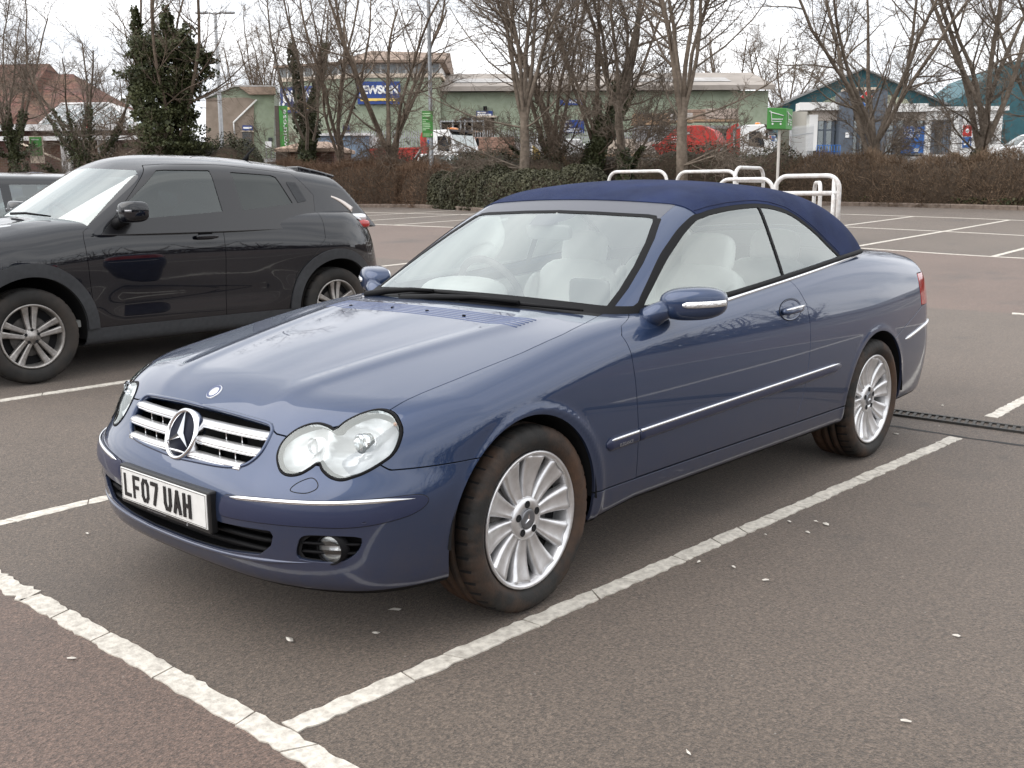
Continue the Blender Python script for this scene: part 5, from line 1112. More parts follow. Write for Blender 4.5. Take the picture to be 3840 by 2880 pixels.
# ivy on the ground under the right hedge
n=5000;y=rg.uniform(-8,13.6,n);x=29.32+np.abs(rg.normal(0,.16,n));C=np.c_[x,y,gz(x,y)+.10+rg.uniform(0,.22,n)*np.clip(1-(x-29.3)/1.2,.1,1)];D=rdir(n);A=np.cross(D,rdir(n));A/=np.linalg.norm(A,axis=1)[:,None];sz=rg.uniform(.02,.05,n)[:,None];V,Q=quads(C,A*sz,D*sz)
tag(link('ground_ivy',tri_mesh('ground_ivy',V,Q,smooth=False),ivym),'dark green ivy creeping over the bed edge under the right hedge','ground cover',kind='stuff')
# ------------------------------------------------------------------ bare trees
def tube_arrays(branches):
    """branches: list of (points (k,3), radii (k,), sides) -> arrays"""
    Vs=[];Fs=[];o=0
    for P,r,n in branches:
        k=len(P);t=np.gradient(P,axis=0);t/=np.maximum(np.linalg.norm(t,axis=1),1e-6)[:,None]
        ref=np.array([0,0,1.]) if abs(t[0,2])<.9 else np.array([1.,0,0]);a=np.cross(t,ref);a/=np.maximum(np.linalg.norm(a,axis=1),1e-6)[:,None];b=np.cross(a,t)
        w=2*PI*np.arange(n)/n;V=P[:,None]+r[:,None,None]*(a[:,None]*np.cos(w)[None,:,None]+b[:,None]*np.sin(w)[None,:,None]);Vs.append(V.reshape(-1,3))
        i=np.arange(k-1)[:,None]*n;j=np.arange(n)[None];j2=(j+1)%n;Fs.append(np.stack([i+j,i+j2,i+n+j2,i+n+j],-1).reshape(-1,4)+o);o+=k*n
    return np.concatenate(Vs),np.concatenate(Fs)
def grow(seed,H=10.,r0=.16,fork=.26,limbs=5,spread=.5,dens=1.,lean=(0,0)):
    g=np.random.default_rng(seed);big=[];small=[]
    def branch(p,d,L,r,k,up,wob):
        pts=[p];d=d/np.linalg.norm(d)
        for i in range(k):
            d=d+g.normal(0,wob,3)+np.array([0,0,up]);d/=np.linalg.norm(d);pts.append(pts[-1]+d*L/k)
        return np.array(pts),np.linspace(r,max(r*.35,.003),k+1)
    T,tr=branch(np.zeros(3),np.array([lean[0],lean[1],1.]),H*fork,r0,5,.1,.04);tr=np.linspace(r0*1.25,r0*.85,6);tr[0]*=1.25;big.append((T,tr,9))
    lim=[]
    for i in range(limbs):
        a=2*PI*i/limbs+g.uniform(-.4,.4);sp=g.uniform(.35,1)*spread;d=np.array([math.cos(a)*sp,math.sin(a)*sp,1.]);st=T[g.integers(3,6)];L=H*g.uniform(.58,.80);r=r0*g.uniform(.42,.62)
        P,rr=branch(st,d,L,r,9,.06,.09);big.append((P,rr,6));lim.append((P,rr,L))
    for i in range(4):
        a=g.uniform(0,2*PI);st=T[g.integers(2,5)];P,rr=branch(st,np.array([math.cos(a),math.sin(a),.35]),H*g.uniform(.25,.4),r0*.22,6,.05,.12);big.append((P,rr,5));lim.append((P,rr,H*.35))
    for P,rr,L in lim:
        nb=int(11*dens)
        for q in range(nb):
            f=g.uniform(.12,1)**.9*(len(P)-1);i=min(int(f),len(P)-2);p=P[i]+(P[i+1]-P[i])*(f-i);dirp=P[i+1]-P[i];dirp/=np.linalg.norm(dirp);s=g.normal(size=3);s-=dirp*(s@dirp);s/=np.linalg.norm(s)
            L2=L*g.uniform(.20,.42)*(1-.35*f/len(P));r2=max(.010,rr[i]*.5)
            P2,q2=branch(p,dirp*.7+s*.8,L2,r2,6,.05,.13);big.append((P2,q2,4))
            for w in range(int(11*dens)):
                f2=g.uniform(.15,1)*(len(P2)-1);i2=min(int(f2),len(P2)-2);p2=P2[i2]+(P2[i2+1]-P2[i2])*(f2-i2);d2=P2[i2+1]-P2[i2];d2/=np.linalg.norm(d2);s2=g.normal(size=3);s2-=d2*(s2@d2);s2/=np.linalg.norm(s2);L3=L2*g.uniform(.25,.55)
                P3,q3=branch(p2,d2*.7+s2*.75,L3,.0085,3,.05,.15);small.append((P3,np.maximum(q3,.0045),3))
                for v in range(int(4.4*dens)):
                    f3=g.uniform(.2,1)*3;i3=min(int(f3),2);p3=P3[i3]+(P3[i3+1]-P3[i3])*(f3-i3);s3=g.normal(size=3)*.8+(P3[i3+1]-P3[i3])/L3*3;s3/=np.linalg.norm(s3)
                    P4,q4=branch(p3,s3,L3*g.uniform(.3,.6),.0058,2,.06,.15);small.append((P4,np.maximum(q4,.0035),3))
    bv,bf=tube_arrays(big);sv,sf=tube_arrays(small)
    return tri_mesh('trunk',bv,bf),tri_mesh('crown',sv,sf),big
def ivy_mesh(big,n,zmax,rad,seed,nb=14,thin=False):
    g=np.random.default_rng(seed);C=[]
    P_=[(P,r) for P,r,k in big[:nb]];seg=[]
    for P,r in P_:
        for i in range(len(P)-1):
            if P[i][2]<zmax: seg.append((P[i],P[i+1],r[i]))
    W=np.array([np.linalg.norm(b-a)*(r+.05) for a,b,r in seg]);ix=g.choice(len(seg),n,p=W/W.sum())
    A0=np.array([s[0] for s in seg])[ix];B0=np.array([s[1] for s in seg])[ix];R0=np.array([s[2] for s in seg])[ix];t=g.uniform(0,1,n)[:,None];c=A0+(B0-A0)*t;D=g.normal(size=(n,3));D[:,2]*=.6;D/=np.linalg.norm(D,axis=1)[:,None]
    fall=np.clip(1-c[:,2]/zmax,.12,1)**.5;lum=.6+.5*np.sin(c[:,2]*2.3+D[:,0]*2)+.3*np.sin(c[:,2]*5+D[:,1]*3)
    c=c+D*((R0+.02)+rad*fall*np.clip(lum,.15,1.4)*g.uniform(.5,1,n)**.5)[:,None]
    N_=D+g.normal(0,.6,(n,3));Bv=np.cross(N_,g.normal(size=(n,3)));Bv/=np.linalg.norm(Bv,axis=1)[:,None];A=np.cross(Bv,N_);A/=np.linalg.norm(A,axis=1)[:,None];sz=g.uniform(.022,.048,n)[:,None]
    V,Q=quads(c,A*sz,Bv*sz*1.2);return tri_mesh('ivy',V,Q,smooth=False)
VAR=[grow(3,10.5,.17,.24,6,.62,1.12),grow(5,10.5,.15,.30,6,.50,1.1),grow(8,10.,.16,.20,7,.75,1.1),grow(13,9.5,.13,.28,6,.5,1.05),grow(21,11.,.16,.26,6,.55,1.15),grow(34,10.,.14,.26,5,.55,1.0),grow(55,10.,.16,.22,6,.8,1.05)]
IVY={}
def tree(u,s,var,label,h=1.,rz=0.,ivy=None,grp=None,grey=True,dz=0,name='bare_tree',lean=0):
    o=empty(name,atg(u,s,dz),rz,label,'tree',grp);o.scale=(h,h,h);o.rotation_euler=(0,lean,rz);tm,cm,big=VAR[var]
    a=link('trunk',tm,None,o);b=link('crown',cm,None,o)
    for q,m_ in ((a,bark1 if grey else bark2),(b,twigg if grey else twigm)):
        if len(q.data.materials)==0: q.data.materials.append(m_)
        q.material_slots[0].link='OBJECT';q.material_slots[0].material=m_
    if ivy:
        key=(var,)+ivy
        if key not in IVY: IVY[key]=ivy_mesh(big,*ivy)
        link('ivy',IVY[key],ivym,o)
    return o
def blob_ivy(o,u0,s,blobs,n):
    k=s/3923;base=Vector(o.location);tr=np.array([math.cos(math.atan2(_r.y,_r.x)),math.sin(math.atan2(_r.y,_r.x)),0]);inn=np.array([-tr[1],tr[0],0]);w=np.array([b[2]*b[3] for b in blobs],float);ix=rg.choice(len(blobs),n,p=w/w.sum());D=rdir(n);rad=rg.uniform(.35,1.03,n)**.45
    B=np.array(blobs,float)[ix];lum=1+.24*np.sin(D[:,0]*9+B[:,0])+.22*np.sin(D[:,2]*10+B[:,1])+rg.normal(0,.06,n);r=rad*lum*1.13;B=B.copy();B[:,2]*=1.12
    cz=np.array([at(b[0],b[1],s).z for b in blobs])[ix]-base.z;lx=(B[:,0]-u0)*k+D[:,0]*r*B[:,2]*k;ly=D[:,1]*r*np.minimum(B[:,2],80)*k;lz=cz+D[:,2]*r*B[:,3]*k
    W_=tr*lx[:,None]+inn*ly[:,None]+np.array([0,0,1.])*lz[:,None];keep=(np.sin(W_[:,0]*6.1)+np.sin(W_[:,1]*5.3+1)+np.sin(W_[:,2]*5.7+2)>-1.25);W_=W_[keep];D=D[keep];m_=len(W_)
    N_=D+rg.normal(0,.6,(m_,3));Bv=np.cross(N_,rdir(m_));Bv/=np.linalg.norm(Bv,axis=1)[:,None];A=np.cross(Bv,N_);A/=np.linalg.norm(A,axis=1)[:,None];sz=rg.uniform(.022,.05,m_)[:,None];V,Q=quads(W_,A*sz,Bv*sz*1.2)
    rz=o.rotation_euler.z;sc=o.scale.x;c,s_=math.cos(-rz),math.sin(-rz);V=np.stack([V[:,0]*c-V[:,1]*s_,V[:,0]*s_+V[:,1]*c,V[:,2]],1)/sc
    link('ivy_crown',tri_mesh('ivy_crown',V,Q,smooth=False),ivym,o)
G1='bare trees in the planting beds'
tree(60,40,1,'bare tree with ivy-wrapped trunk in front of the supermarket roof, leftmost tree',.78,.5,(8000,4.2,.30,1),G1)
tree(300,38,2,'leaning bare tree with ivy-wrapped trunk beside the glazed canopy',.72,2.0,(9500,4.6,.34,2),G1,lean=-.10)
bigivy=tree(655,37,5,'tall tree smothered in dark ivy up to its upper limbs, left of the green warehouse',1.0,1.2,(3000,3.,.2,3,2),G1,grey=False)
blob_ivy(bigivy,655,37,[(640,480,85,80),(615,390,85,75),(640,290,112,80),(596,205,58,58),(700,195,66,58),(765,235,48,38),(552,120,14,62),(664,105,17,52),(738,150,22,34),(560,330,36,56),(640,548,105,40),(700,360,50,70)],52000)
tree(1150,43,5,'slim tree with a column of ivy in front of the blue builders sign',.95,.3,(17000,6.2,.50,4,3),G1)
tree(1285,40.5,5,'bare tree with two slanting limbs between the ivy column and the bigger sign',.95,3.3,None,G1,False)
tree(1490,39.5,6,'many-stemmed spreading bare tree left of the grey lamp post',1.0,4.1,None,G1,False)
tree(1962,33,1,'smooth-barked forked bare tree right of the lamp post',1.0,1.9,None,G1)
tree(2050,39,0,'bare tree with ivy at its foot behind the smooth forked tree',1.0,.2,(4500,1.8,.25,5),G1,False)
tree(2225,38,4,'bare tree with ivy-covered lower trunk left of centre gap in the fence',.98,5.2,(11000,3.6,.40,6,4),G1,False)
tree(2352,34,3,'pale-barked bare tree with a dark split trunk left of the red skip lorry',1.12,2.7,(2500,1.5,.15,7),G1)
tree(2560,30.5,1,'slender pale bare tree standing in front of the red skip lorry',1.02,4.4,None,G1)
tree(3272,35,2,'low-forking bare tree in front of the pizza shop entrance',1.0,2.5,None,G1)
tree(3650,35,0,'thick bare tree with ivy at its base in front of the white shop corner',1.08,5.6,(3500,1.3,.22,8),G1)
tree(3960,36,4,'bare tree at the right edge with only its branches in view',1.0,.7,None,G1)
G2='far bare trees behind the buildings'
for u,s,v_,h,l in ((905,92,3,1.15,'thin far tree on the skyline right of the big ivy tree'),(1010,90,1,1.15,'far tree on the skyline beside the warehouse corner'),(2150,100,4,1.35,'brown far tree above the warehouse roof behind the forked tree'),(2700,104,0,1.35,'wide brown far tree above the red skip lorry'),(2950,100,2,1.35,'brown far tree left of the teal gable'),(480,70,2,.75,'low far tree behind the glazed canopy')):
    tree(u,s,v_,l,h,u*.7,None,G2,False)

# belt of bare trees closing the car park behind the photographer (seen in the paint)
bv_,bf_=tube_arrays([(P,r*1.4,4) for P,r,k in VAR[5][2]]); Vs=[];Fs=[];o_=0; arc=poly_len([(-34,34),(-38,0),(-26,-30),(12,-36),(58,-30)],3.6)
for q in arc:
    a=rg.uniform(0,6.28);c,s_=math.cos(a),math.sin(a);k=rg.uniform(.6,.95);V=np.stack([(bv_[:,0]*c-bv_[:,1]*s_)*k+q[0],(bv_[:,0]*s_+bv_[:,1]*c)*k+q[1],bv_[:,2]*k],1);Vs.append(V);Fs.append(bf_+o_);o_+=len(V)
n=30000;s=rg.uniform(0,1,n);ii=s*(len(arc)-1);i0=np.minimum(ii.astype(int),len(arc)-2);f=(ii-i0)[:,None];C=arc[i0]*(1-f)+arc[i0+1]*f;C=np.c_[C+rg.normal(0,.7,(n,2)),rg.uniform(0,1,n)**1.2*3.2];D=rdir(n);A=np.cross(D,rdir(n));A/=np.linalg.norm(A,axis=1)[:,None];V,Q=quads(C,A*.16,D*.16);Vs.append(V);Fs.append(Q+o_)
tag(link('tree_belt',tri_mesh('tree_belt',np.concatenate(Vs),np.concatenate(Fs),smooth=False),bark2),'belt of bare trees behind the photographer, mirrored in the car paint','woodland',kind='stuff')
# ================================================================== buildings
BASEANG=math.atan2(_r.y,_r.x)
class Face:
    """a facade plane: local x to the right, y into the building, z up"""
    def __init__(s,u,dep,yaw=0,label=None,cat='building',name='building',grp=None):
        p=atg(u,dep); s.o=p; s.a=BASEANG+yaw; s.t=Vector((math.cos(s.a),math.sin(s.a),0)); s.n=Vector((-math.sin(s.a),math.cos(s.a),0))
        s.root=empty(name,p,s.a,label,cat,grp)
    def L(s,u,v,y=0):
        d=_f+_r2*((u-1920)/3923)-_u2*((v-1440)/3923); q=(s.o+s.n*y-CAMP).dot(s.n)/d.dot(s.n); P=CAMP+d*q-s.o; return P.dot(s.t),P.z
    def rect(s,mb,u0,v0,u1,v1,y0,y1,mi=0):
        x0,z1=s.L(u0,v0,y0); x1,z0=s.L(u1,v1,y0); mb.box((x0,y0,z0),(x1,y1,z1),mi); return x0,x1,z0,z1
    def part(s,name,m,*boxes,parent=None,bevel=0):
        mb=MB()
        for b in boxes: s.rect(mb,*b)
        return mb.build(name,m,parent or s.root,bevel=bevel)
def cladmat(name,c,sc=7,var=.08):
    """corrugated sheet: relief by wave bump"""
    M=mat(name,c,.55,.0,var=var,vscale=1.5,dirt=((c[0]*.55,c[1]*.55,c[2]*.5),.5,2.)); t=M.node_tree; co=t.nodes.new('ShaderNodeTexCoord'); w=t.nodes.new('ShaderNodeTexWave'); w.inputs['Scale'].default_value=sc; w.bands_direction='X'; t.links.new(co.outputs['Object'],w.inputs[0])
    b=t.nodes.new('ShaderNodeBump'); b.inputs['Distance'].default_value=.03; b.inputs['Strength'].default_value=.8; t.links.new(w.outputs['Fac'],b.inputs['Height']); t.links.new(b.outputs[0],t.nodes['Principled BSDF'].inputs['Normal']); return M
def brickmat(name,c1,c2,mortar,sc=1.,w=.225,h=.075):
    M=bpy.data.materials.new(name); M.use_nodes=True; t=M.node_tree; b=t.nodes['Principled BSDF']; b.inputs['Roughness'].default_value=.9
    co=t.nodes.new('ShaderNodeTexCoord'); mp=t.nodes.new('ShaderNodeMapping'); mp.inputs['Rotation'].default_value=(PI/2,0,0); t.links.new(co.outputs['Object'],mp.inputs[0])
    k=t.nodes.new('ShaderNodeTexBrick'); k.inputs['Scale'].default_value=sc; k.inputs['Brick Width'].default_value=w; k.inputs['Row Height'].default_value=h; k.inputs['Mortar Size'].default_value=.008; k.inputs['Color1'].default_value=tuple(c1)+(1,); k.inputs['Color2'].default_value=tuple(c2)+(1,); k.inputs['Mortar'].default_value=tuple(mortar)+(1,)
    t.links.new(mp.outputs[0],k.inputs[0]); n=t.nodes.new('ShaderNodeTexNoise'); n.inputs['Scale'].default_value=1.2; n.inputs['Detail'].default_value=5; t.links.new(co.outputs['Object'],n.inputs[0])
    mx=t.nodes.new('ShaderNodeMix'); mx.data_type='RGBA'; mx.blend_type='MULTIPLY'; mx.inputs[0].default_value=.6; t.links.new(k.outputs['Color'],mx.inputs[6]); t.links.new(n.outputs['Color'],mx.inputs[7]); 
    hs=t.nodes.new('ShaderNodeHueSaturation'); hs.inputs['Value'].default_value=1.5; hs.inputs['Saturation'].default_value=.9; t.links.new(mx.outputs[2],hs.inputs['Color']); t.links.new(hs.outputs[0],b.inputs['Base Color'])
    MATS[name]=M; return M
m_green=cladmat('green_cladding',(.40,.46,.34)); m_teal=cladmat('teal_cladding',(.035,.135,.165)); m_tan=cladmat('tan_cladding',(.38,.30,.24)); m_greyc=cladmat('grey_sheet',(.33,.33,.33)); 
m_roofb=mat('brown_roof_sheet',(.30,.22,.17),.8,var=.25,vscale=1.,dirt=((.10,.07,.05),.7,3)); m_roofg=mat('pale_roof_sheet',(.42,.41,.40),.7,var=.2,vscale=.6,dirt=((.2,.17,.15),.6,2))
m_white=mat('white_render',(.80,.79,.77),.6,var=.04,vscale=.8); m_whitep=mat('white_paint',(.78,.78,.78),.35,var=.05,vscale=5,dirt=((.35,.30,.26),.5,9)); m_cream=mat('cream_trim',(.62,.52,.42),.7,var=.1); m_blue=mat('sign_blue',(.018,.055,.24),.4); m_dgrey=mat('dark_grey_panel',(.10,.12,.15),.5,var=.08)
m_glassb=mat('dark_window',(.015,.017,.02),.06,0,spec=.8); m_signg=mat('sign_green',(.055,.26,.045),.4,var=.05); m_signt=mat('sign_white',(.85,.85,.85),.5); m_lime=mat('lime_text',(.55,.78,.48),.5); m_yel=mat('sign_yellow',(.85,.60,.15),.5); m_red=mat('sign_red',(.58,.03,.025),.4); m_blue2=mat('logo_blue',(.02,.13,.42),.4)
m_brick=brickmat('brown_brick',(.16,.075,.048),(.11,.05,.034),(.20,.16,.13)); m_tiles=brickmat('roof_tiles',(.155,.070,.045),(.115,.050,.033),(.05,.025,.018),1,.20,.16); m_steelg=mat('galvanised',(.42,.43,.44),.45,.6,var=.12,vscale=8); m_wood=mat('timber',(.36,.24,.15),.8,var=.25,vscale=9); m_skin=None
def letters(F,name,txt,u0,v0,u1,v1,y,m,par,spacing=1.,bold=.0):
    """lettering stretched to fill the given photo box on plane y"""
    x0,z1=F.L(u0,v0,y); x1,z0=F.L(u1,v1,y); me=text_mesh(txt,1.,.02,'CENTER',1.,spacing,bold); co=np.array([v.co for v in me.vertices]); mn,mx=co.min(0),co.max(0)
    S=Matrix.Diagonal(((x1-x0)/(mx[0]-mn[0]),(z1-z0)/(mx[1]-mn[1]),1,1)); T0=Matrix.Translation((-(mn[0]+mx[0])/2,-(mn[1]+mx[1])/2,0)); Rm=Matrix.Rotation(PI/2,4,'X'); T1=Matrix.Translation(((x0+x1)/2,y-.012,(z0+z1)/2))
    me.transform(T1@Rm@S@T0); return link(name,me,m,par)
# ---- green builders' warehouse
W=Face(1640,80,0,'large green-clad builders warehouse with brown roof and blue signs, beyond the fence')
x0,z_w=W.L(1300,292); x1,_=W.L(1650,292); _,zc=W.L(1300,238)
mb=MB(); mb.box((x0,0,-1),(x1,14,z_w)); wl=mb.build('wall',m_green,W.root)
mb=MB(); mb.box((x0-.15,-.12,z_w),(x1+.2,14,z_w+.28)); mb.build('wall_band',m_cream,W.root)
mb=MB(); mb.box((x0,.15,z_w+.28),(x1,14,zc)); cl=mb.build('clerestory',m_white,W.root)
n=11
for k in range(n):
    a=x0+(x1-x0)*(k+.12)/n; b=x0+(x1-x0)*(k+.88)/n; mb=MB(); mb.box((a,.06,z_w+.36),(b,.2,zc-.1)); pw=mb.build('clerestory_window',mat('pale_window',(.20,.22,.23),.25),W.root)
mb=MB(); _,zr=W.L(1500,190,7); xr0,_=W.L(1392,190,7); mb.add([(x0-.5,-.5,zc),(x1+.4,-.5,zc),(x1+.4,14.5,zc),(x0-.5,14.5,zc),(xr0,7,zr),(x1+.4,7,zr-.2),(x0-.5,-.5,zc+.18),(x1+.4,-.5,zc+.18),(x1+.4,14.5,zc+.18),(x0-.5,14.5,zc+.18)],[(0,1,2,3),(0,1,7,6),(1,2,8,7),(2,3,9,8),(3,0,6,9),(6,7,5,4),(8,9,4,5),(9,6,4),(7,8,5)]); mb.build('roof',m_roofb,W.root)
# left return wall
xl,_=W.L(1026,300); an=R(24); 
mb=MB(); mb.v=[];Lw=(x0-xl)/math.cos(an)*1.02
def ret(x,y,z): return (x0-(-x)*math.cos(an)*1,y+(-x)*math.sin(an),z)
def retbox(nm,m,a,b,z0,z1,y0=0,y1=.3,par=None):
    mb=MB(); v=[ret(a,y0,z0),ret(b,y0,z0),ret(b,y1,z0),ret(a,y1,z0),ret(a,y0,z1),ret(b,y0,z1),ret(b,y1,z1),ret(a,y1,z1)]; mb.add(v,[(0,3,2,1),(4,5,6,7),(0,1,5,4),(1,2,6,5),(2,3,7,6),(3,0,4,7)]); return mb.build(nm,m,par or W.root)
retbox('return_wall',m_green,-Lw,0,-1,z_w-.05,0,6); retbox('return_band',m_cream,-Lw,0,z_w-.05,z_w+.22,-.1,6); retbox('return_clerestory',m_white,-Lw,0,z_w+.22,zc-.05,.1,6); retbox('return_eave',m_roofb,-Lw-.4,.3,zc-.05,zc+.12,-.4,8)
for k in range(8): retbox('clerestory_window',MATS['pale_window'],-Lw*(k+.88)/8,-Lw*(k+.12)/8,z_w+.32,zc-.15,.03,.15)
# right lower range
x2,z2=W.L(2887,338); mb=MB(); mb.box((x1+.02,.4,-1),(x2,16,z2)); mb.build('right_range_wall',m_green,W.root)
_,zt=W.L(2000,290,8); mb=MB(); mb.add([(x1,-.4,z2),(x2+.3,-.4,z2),(x2+.3,8,zt),(x1,8,zt),(x1,-.4,z2+.35),(x2+.3,-.4,z2+.35),(x2+.3,8,zt+.3),(x1,8,zt+.3),(x1,16,z2),(x2+.3,16,z2)],[(0,1,5,4),(4,5,6,7),(1,2,6,5),(0,4,7,3),(7,6,9,8)]); mb.build('right_range_roof',mat('dull_roof',(.30,.265,.235),.8,var=.2,vscale=.8),W.root)
for a,b in ((1690,2010),(2330,2760)):
    xa,_=W.L(a,300); xb,_=W.L(b,300); t0,t1=(.25,.55); mb=MB(); f=lambda t:(-.4+8.4*t,z2+.37+(zt-.05-z2)*t); (ya,za),(yb,zb)=f(t0),f(t1); mb.add([(xa,ya,za+.02),(xb,ya,za+.02),(xb,yb,zb+.02),(xa,yb,zb+.02)],[(0,1,2,3)]); mb.build('rooflight',m_roofg,W.root)
# signs
def jsign(u0,v0,u1,v1,txt=True):
    s=W.part('sign_board',m_blue,(u0,v0,u1,v1,-.25,-.05)); w=u1-u0;h=v1-v0
    letters(W,'sign_lettering','JEWSON',u0+w*.045,v0+h*.17,u1-w*.05,v0+h*.66,-.255,m_signt,s,.92,.045); W.part('sign_strapline',m_yel,(u0+w*.08,v0+h*.75,u1-w*.08,v0+h*.86,-.28,-.25),parent=s)
    return s
jsign(1339,306,1502,390)
S=retbox('sign_board',m_blue,-Lw*.985,-Lw*.5,W.L(1100,416)[1],W.L(1100,317)[1],-.2,-.02)
zA,zB=W.L(1100,390)[1],W.L(1100,330)[1]; me=text_mesh('JEWSON',1.,.02,'CENTER',1.,.92,.045); co=np.array([v.co for v in me.vertices]); mn,mx=co.min(0),co.max(0)
for v in me.vertices:
    X_=-Lw*.96+(v.co.x-mn[0])/(mx[0]-mn[0])*Lw*.43; Z_=zA+(v.co.y-mn[1])/(mx[1]-mn[1])*(zB-zA); v.co=ret(X_,-.215-v.co.z,Z_)
link('sign_lettering',me,m_signt,S); retbox('sign_strapline',m_yel,-Lw*.95,-Lw*.52,W.L(1100,404)[1],W.L(1100,394)[1],-.23,-.2,S)
# doors, small boards, lights on the right range
W.part('roller_door',mat('door_brown',(.065,.045,.030),.8,var=.3,vscale=2),(1797,440,1853,535,.30,.5)); W.part('door_head',m_cream,(1770,434,1862,440,.1,.45))
def board(u0,v0,u1,v1,m,rows,y=.36,mt=m_signt,nm='notice_board'):
    b=W.part(nm,m,(u0,v0,u1,v1,y-.06,y)); 
    for (a,c,d,e) in rows: W.part('notice_lines',mt,(u0+(u1-u0)*a,v0+(v1-v0)*c,u0+(u1-u0)*d,v0+(v1-v0)*e,y-.075,y-.06),parent=b)
board(1786,416,1848,435,m_blue,((.06,.18,.6,.46),(.06,.6,.9,.9)))
bb=W.part('notice_board',m_blue,(2100,374,2186,394,.28,.34)); letters(W,'board_lettering','JEWSON',2110,377,2178,390,.275,m_signt,bb,.95,.02)
board(2102,450,2190,498,m_blue,((.06,.08,.36,.22),(.06,.36,.26,.52),(.32,.36,.5,.5),(.16,.66,.8,.74),(.18,.82,.7,.9)))
board(2398,424,2440,437,m_blue,((.06,.2,.5,.48),(.06,.62,.8,.9)))
board(1285,470,1310,488,m_blue,((.1,.3,.85,.6),),-.1); board(1297,494,1312,506,m_blue,((.1,.3,.85,.5),),-.1)
W.part('flood_light',black,(1812,398,1826,412,-.2,.35)); W.part('flood_light',black,(1318,398,1330,406,-.4,0))
# ---- tan gabled wing
T=Face(900,84,R(10),'tan and green gabled wing joined to the left end of the green warehouse')
def fpoly(F,pts,y0,y1,nm,m,par=None):
    P=[F.L(u,v,y0) for u,v in pts]; mb=MB(); mb.prism(P,1,y0,y1); return mb.build(nm,m,par or F.root)
fpoly(T,[(772,640),(772,364),(877,322),(1028,324),(1028,640)],0,10,'wall',m_green)
fpoly(T,[(772,640),(772,372),(800,366),(930,366),(962,376),(877,459),(881,640)],-.12,-.005,'tan_wall',m_tan); fpoly(T,[(881,640),(879,462),(952,388),(952,640)],-.10,-.005,'tan_wall_inner',m_tan)
fpoly(T,[(896,326),(1032,326),(1034,354),(935,354)],-.5,-.02,'roof_slope',m_roofb); fpoly(T,[(768,366),(877,319),(1030,320),(1030,325),(877,325),(768,371)],-.3,10,'verge',m_roofg)
mb=MB(); pts=[(963,374),(876,459),(880,503)]; P=[T.L(u,v,-.2) for u,v in pts]; mb.tube([(p[0],-.22,p[1]) for p in P],.07,8); mb.build('gutter_pipe',m_white,T.root)
b=T.part('entrance_board',m_blue,(909,470,947,489,-.3,-.15)); T.part('notice_lines',m_signt,(912,476,944,483,-.32,-.3),parent=b); T.part('entrance_canopy',m_cream,(902,490,952,494,-.6,-.12)); T.part('doorway',m_glassb,(908,494,950,640,-.14,-.13)); T.part('small_window',m_glassb,(1006,516,1022,530,-.06,.0))
# ---- brick supermarket
Sx=Face(100,50,R(-4),'brown brick supermarket with a big tiled roof and white eaves at far left'); e0,ze=Sx.L(-700,478); e1,_=Sx.L(392,478); 
mb=MB(); mb.box((e0,0,-1),(e1-.3,9.5,ze)); mb.build('wall',m_brick,Sx.root)
_,zr=Sx.L(100,240,5); r1,_=Sx.L(186,240,5); _,zr2=Sx.L(250,278,5); r2,_=Sx.L(274,278,5); 
mb=MB(); mb.add([(e0-.6,-.8,ze),(r1+.8,-.8,ze),(r1+.8,10.4,ze),(e0-.6,10.4,ze),(e0-.6,5,zr),(r1,5,zr)],[(0,1,5,4),(1,2,5),(2,3,4,5),(3,0,4)]); mb.build('roof',m_tiles,Sx.root)
mb=MB(); mb.add([(r1-4,-.7,ze),(e1-.2,-.7,ze),(e1-.2,10,ze),(r1-4,10,ze),(r1-4,5,zr2),(r2,5,zr2)],[(0,1,5,4),(1,2,5),(2,3,4,5)]); mb.build('roof_wing',m_tiles,Sx.root)
mb=MB(); mb.box((e0,-1.0,ze-.30),(e1+.7,-.75,ze-.02)); mb.box((e0,-1.0,ze-.75),(e1+.7,-.85,ze-.55)); mb.build('white_fascia',m_whitep,Sx.root)
# glazed canopy
C=Face(330,46,R(-4),'white glazed pyramid canopy on round posts at the supermarket entrance','canopy','canopy'); a0,zb=C.L(150,466); a1,_=C.L(512,466); q0,zt=C.L(232,391,3.2); q1,_=C.L(408,391,3.2); dpt=6.4
cor=[(a0,0,zb),(a1,0,zb),(a1,dpt,zb),(a0,dpt,zb)]; rdg=[(q0,3.2,zt),(q1,3.2,zt)]
cg2=glassmat('canopy_glass',(.82,.86,.88),.25)
for nm,f in (('front',(0,1,5,4)),('right',(1,2,5)),('back',(2,3,4,5)),('left',(3,0,4))):
    mb=MB(); vv=cor+rdg; mb.add([vv[i] for i in f],[tuple(range(len(f)))]); mb.build('glass_pane',cg2,C.root,fix=False)
def bar(a,b,r,nm='glazing_bar',m=m_whitep,F=C): mb=MB(); mb.tube([a,b],r,6); mb.build(nm,m,F.root)
lp=lambda a,b,t:tuple(a[i]+(b[i]-a[i])*t for i in range(3))
for a,b in ((0,4),(1,5),(2,5),(3,4)): bar(cor[a],rdg[b-4],.07)
bar(rdg[0],rdg[1],.08)
for k in range(1,9):
    t=k/9; p=lp(cor[0],cor[1],t); xx=p[0]
    if xx<q0: tt=(xx-a0)/(q0-a0); top=lp(cor[0],rdg[0],tt)
    elif xx>q1: tt=(a1-xx)/(a1-q1); top=lp(cor[1],rdg[1],tt)
    else: top=(xx,3.2,zt)
    bar(p,top,.05)
for t in (.25,.5,.75): bar(lp(cor[1],cor[2],t),rdg[1],.05)
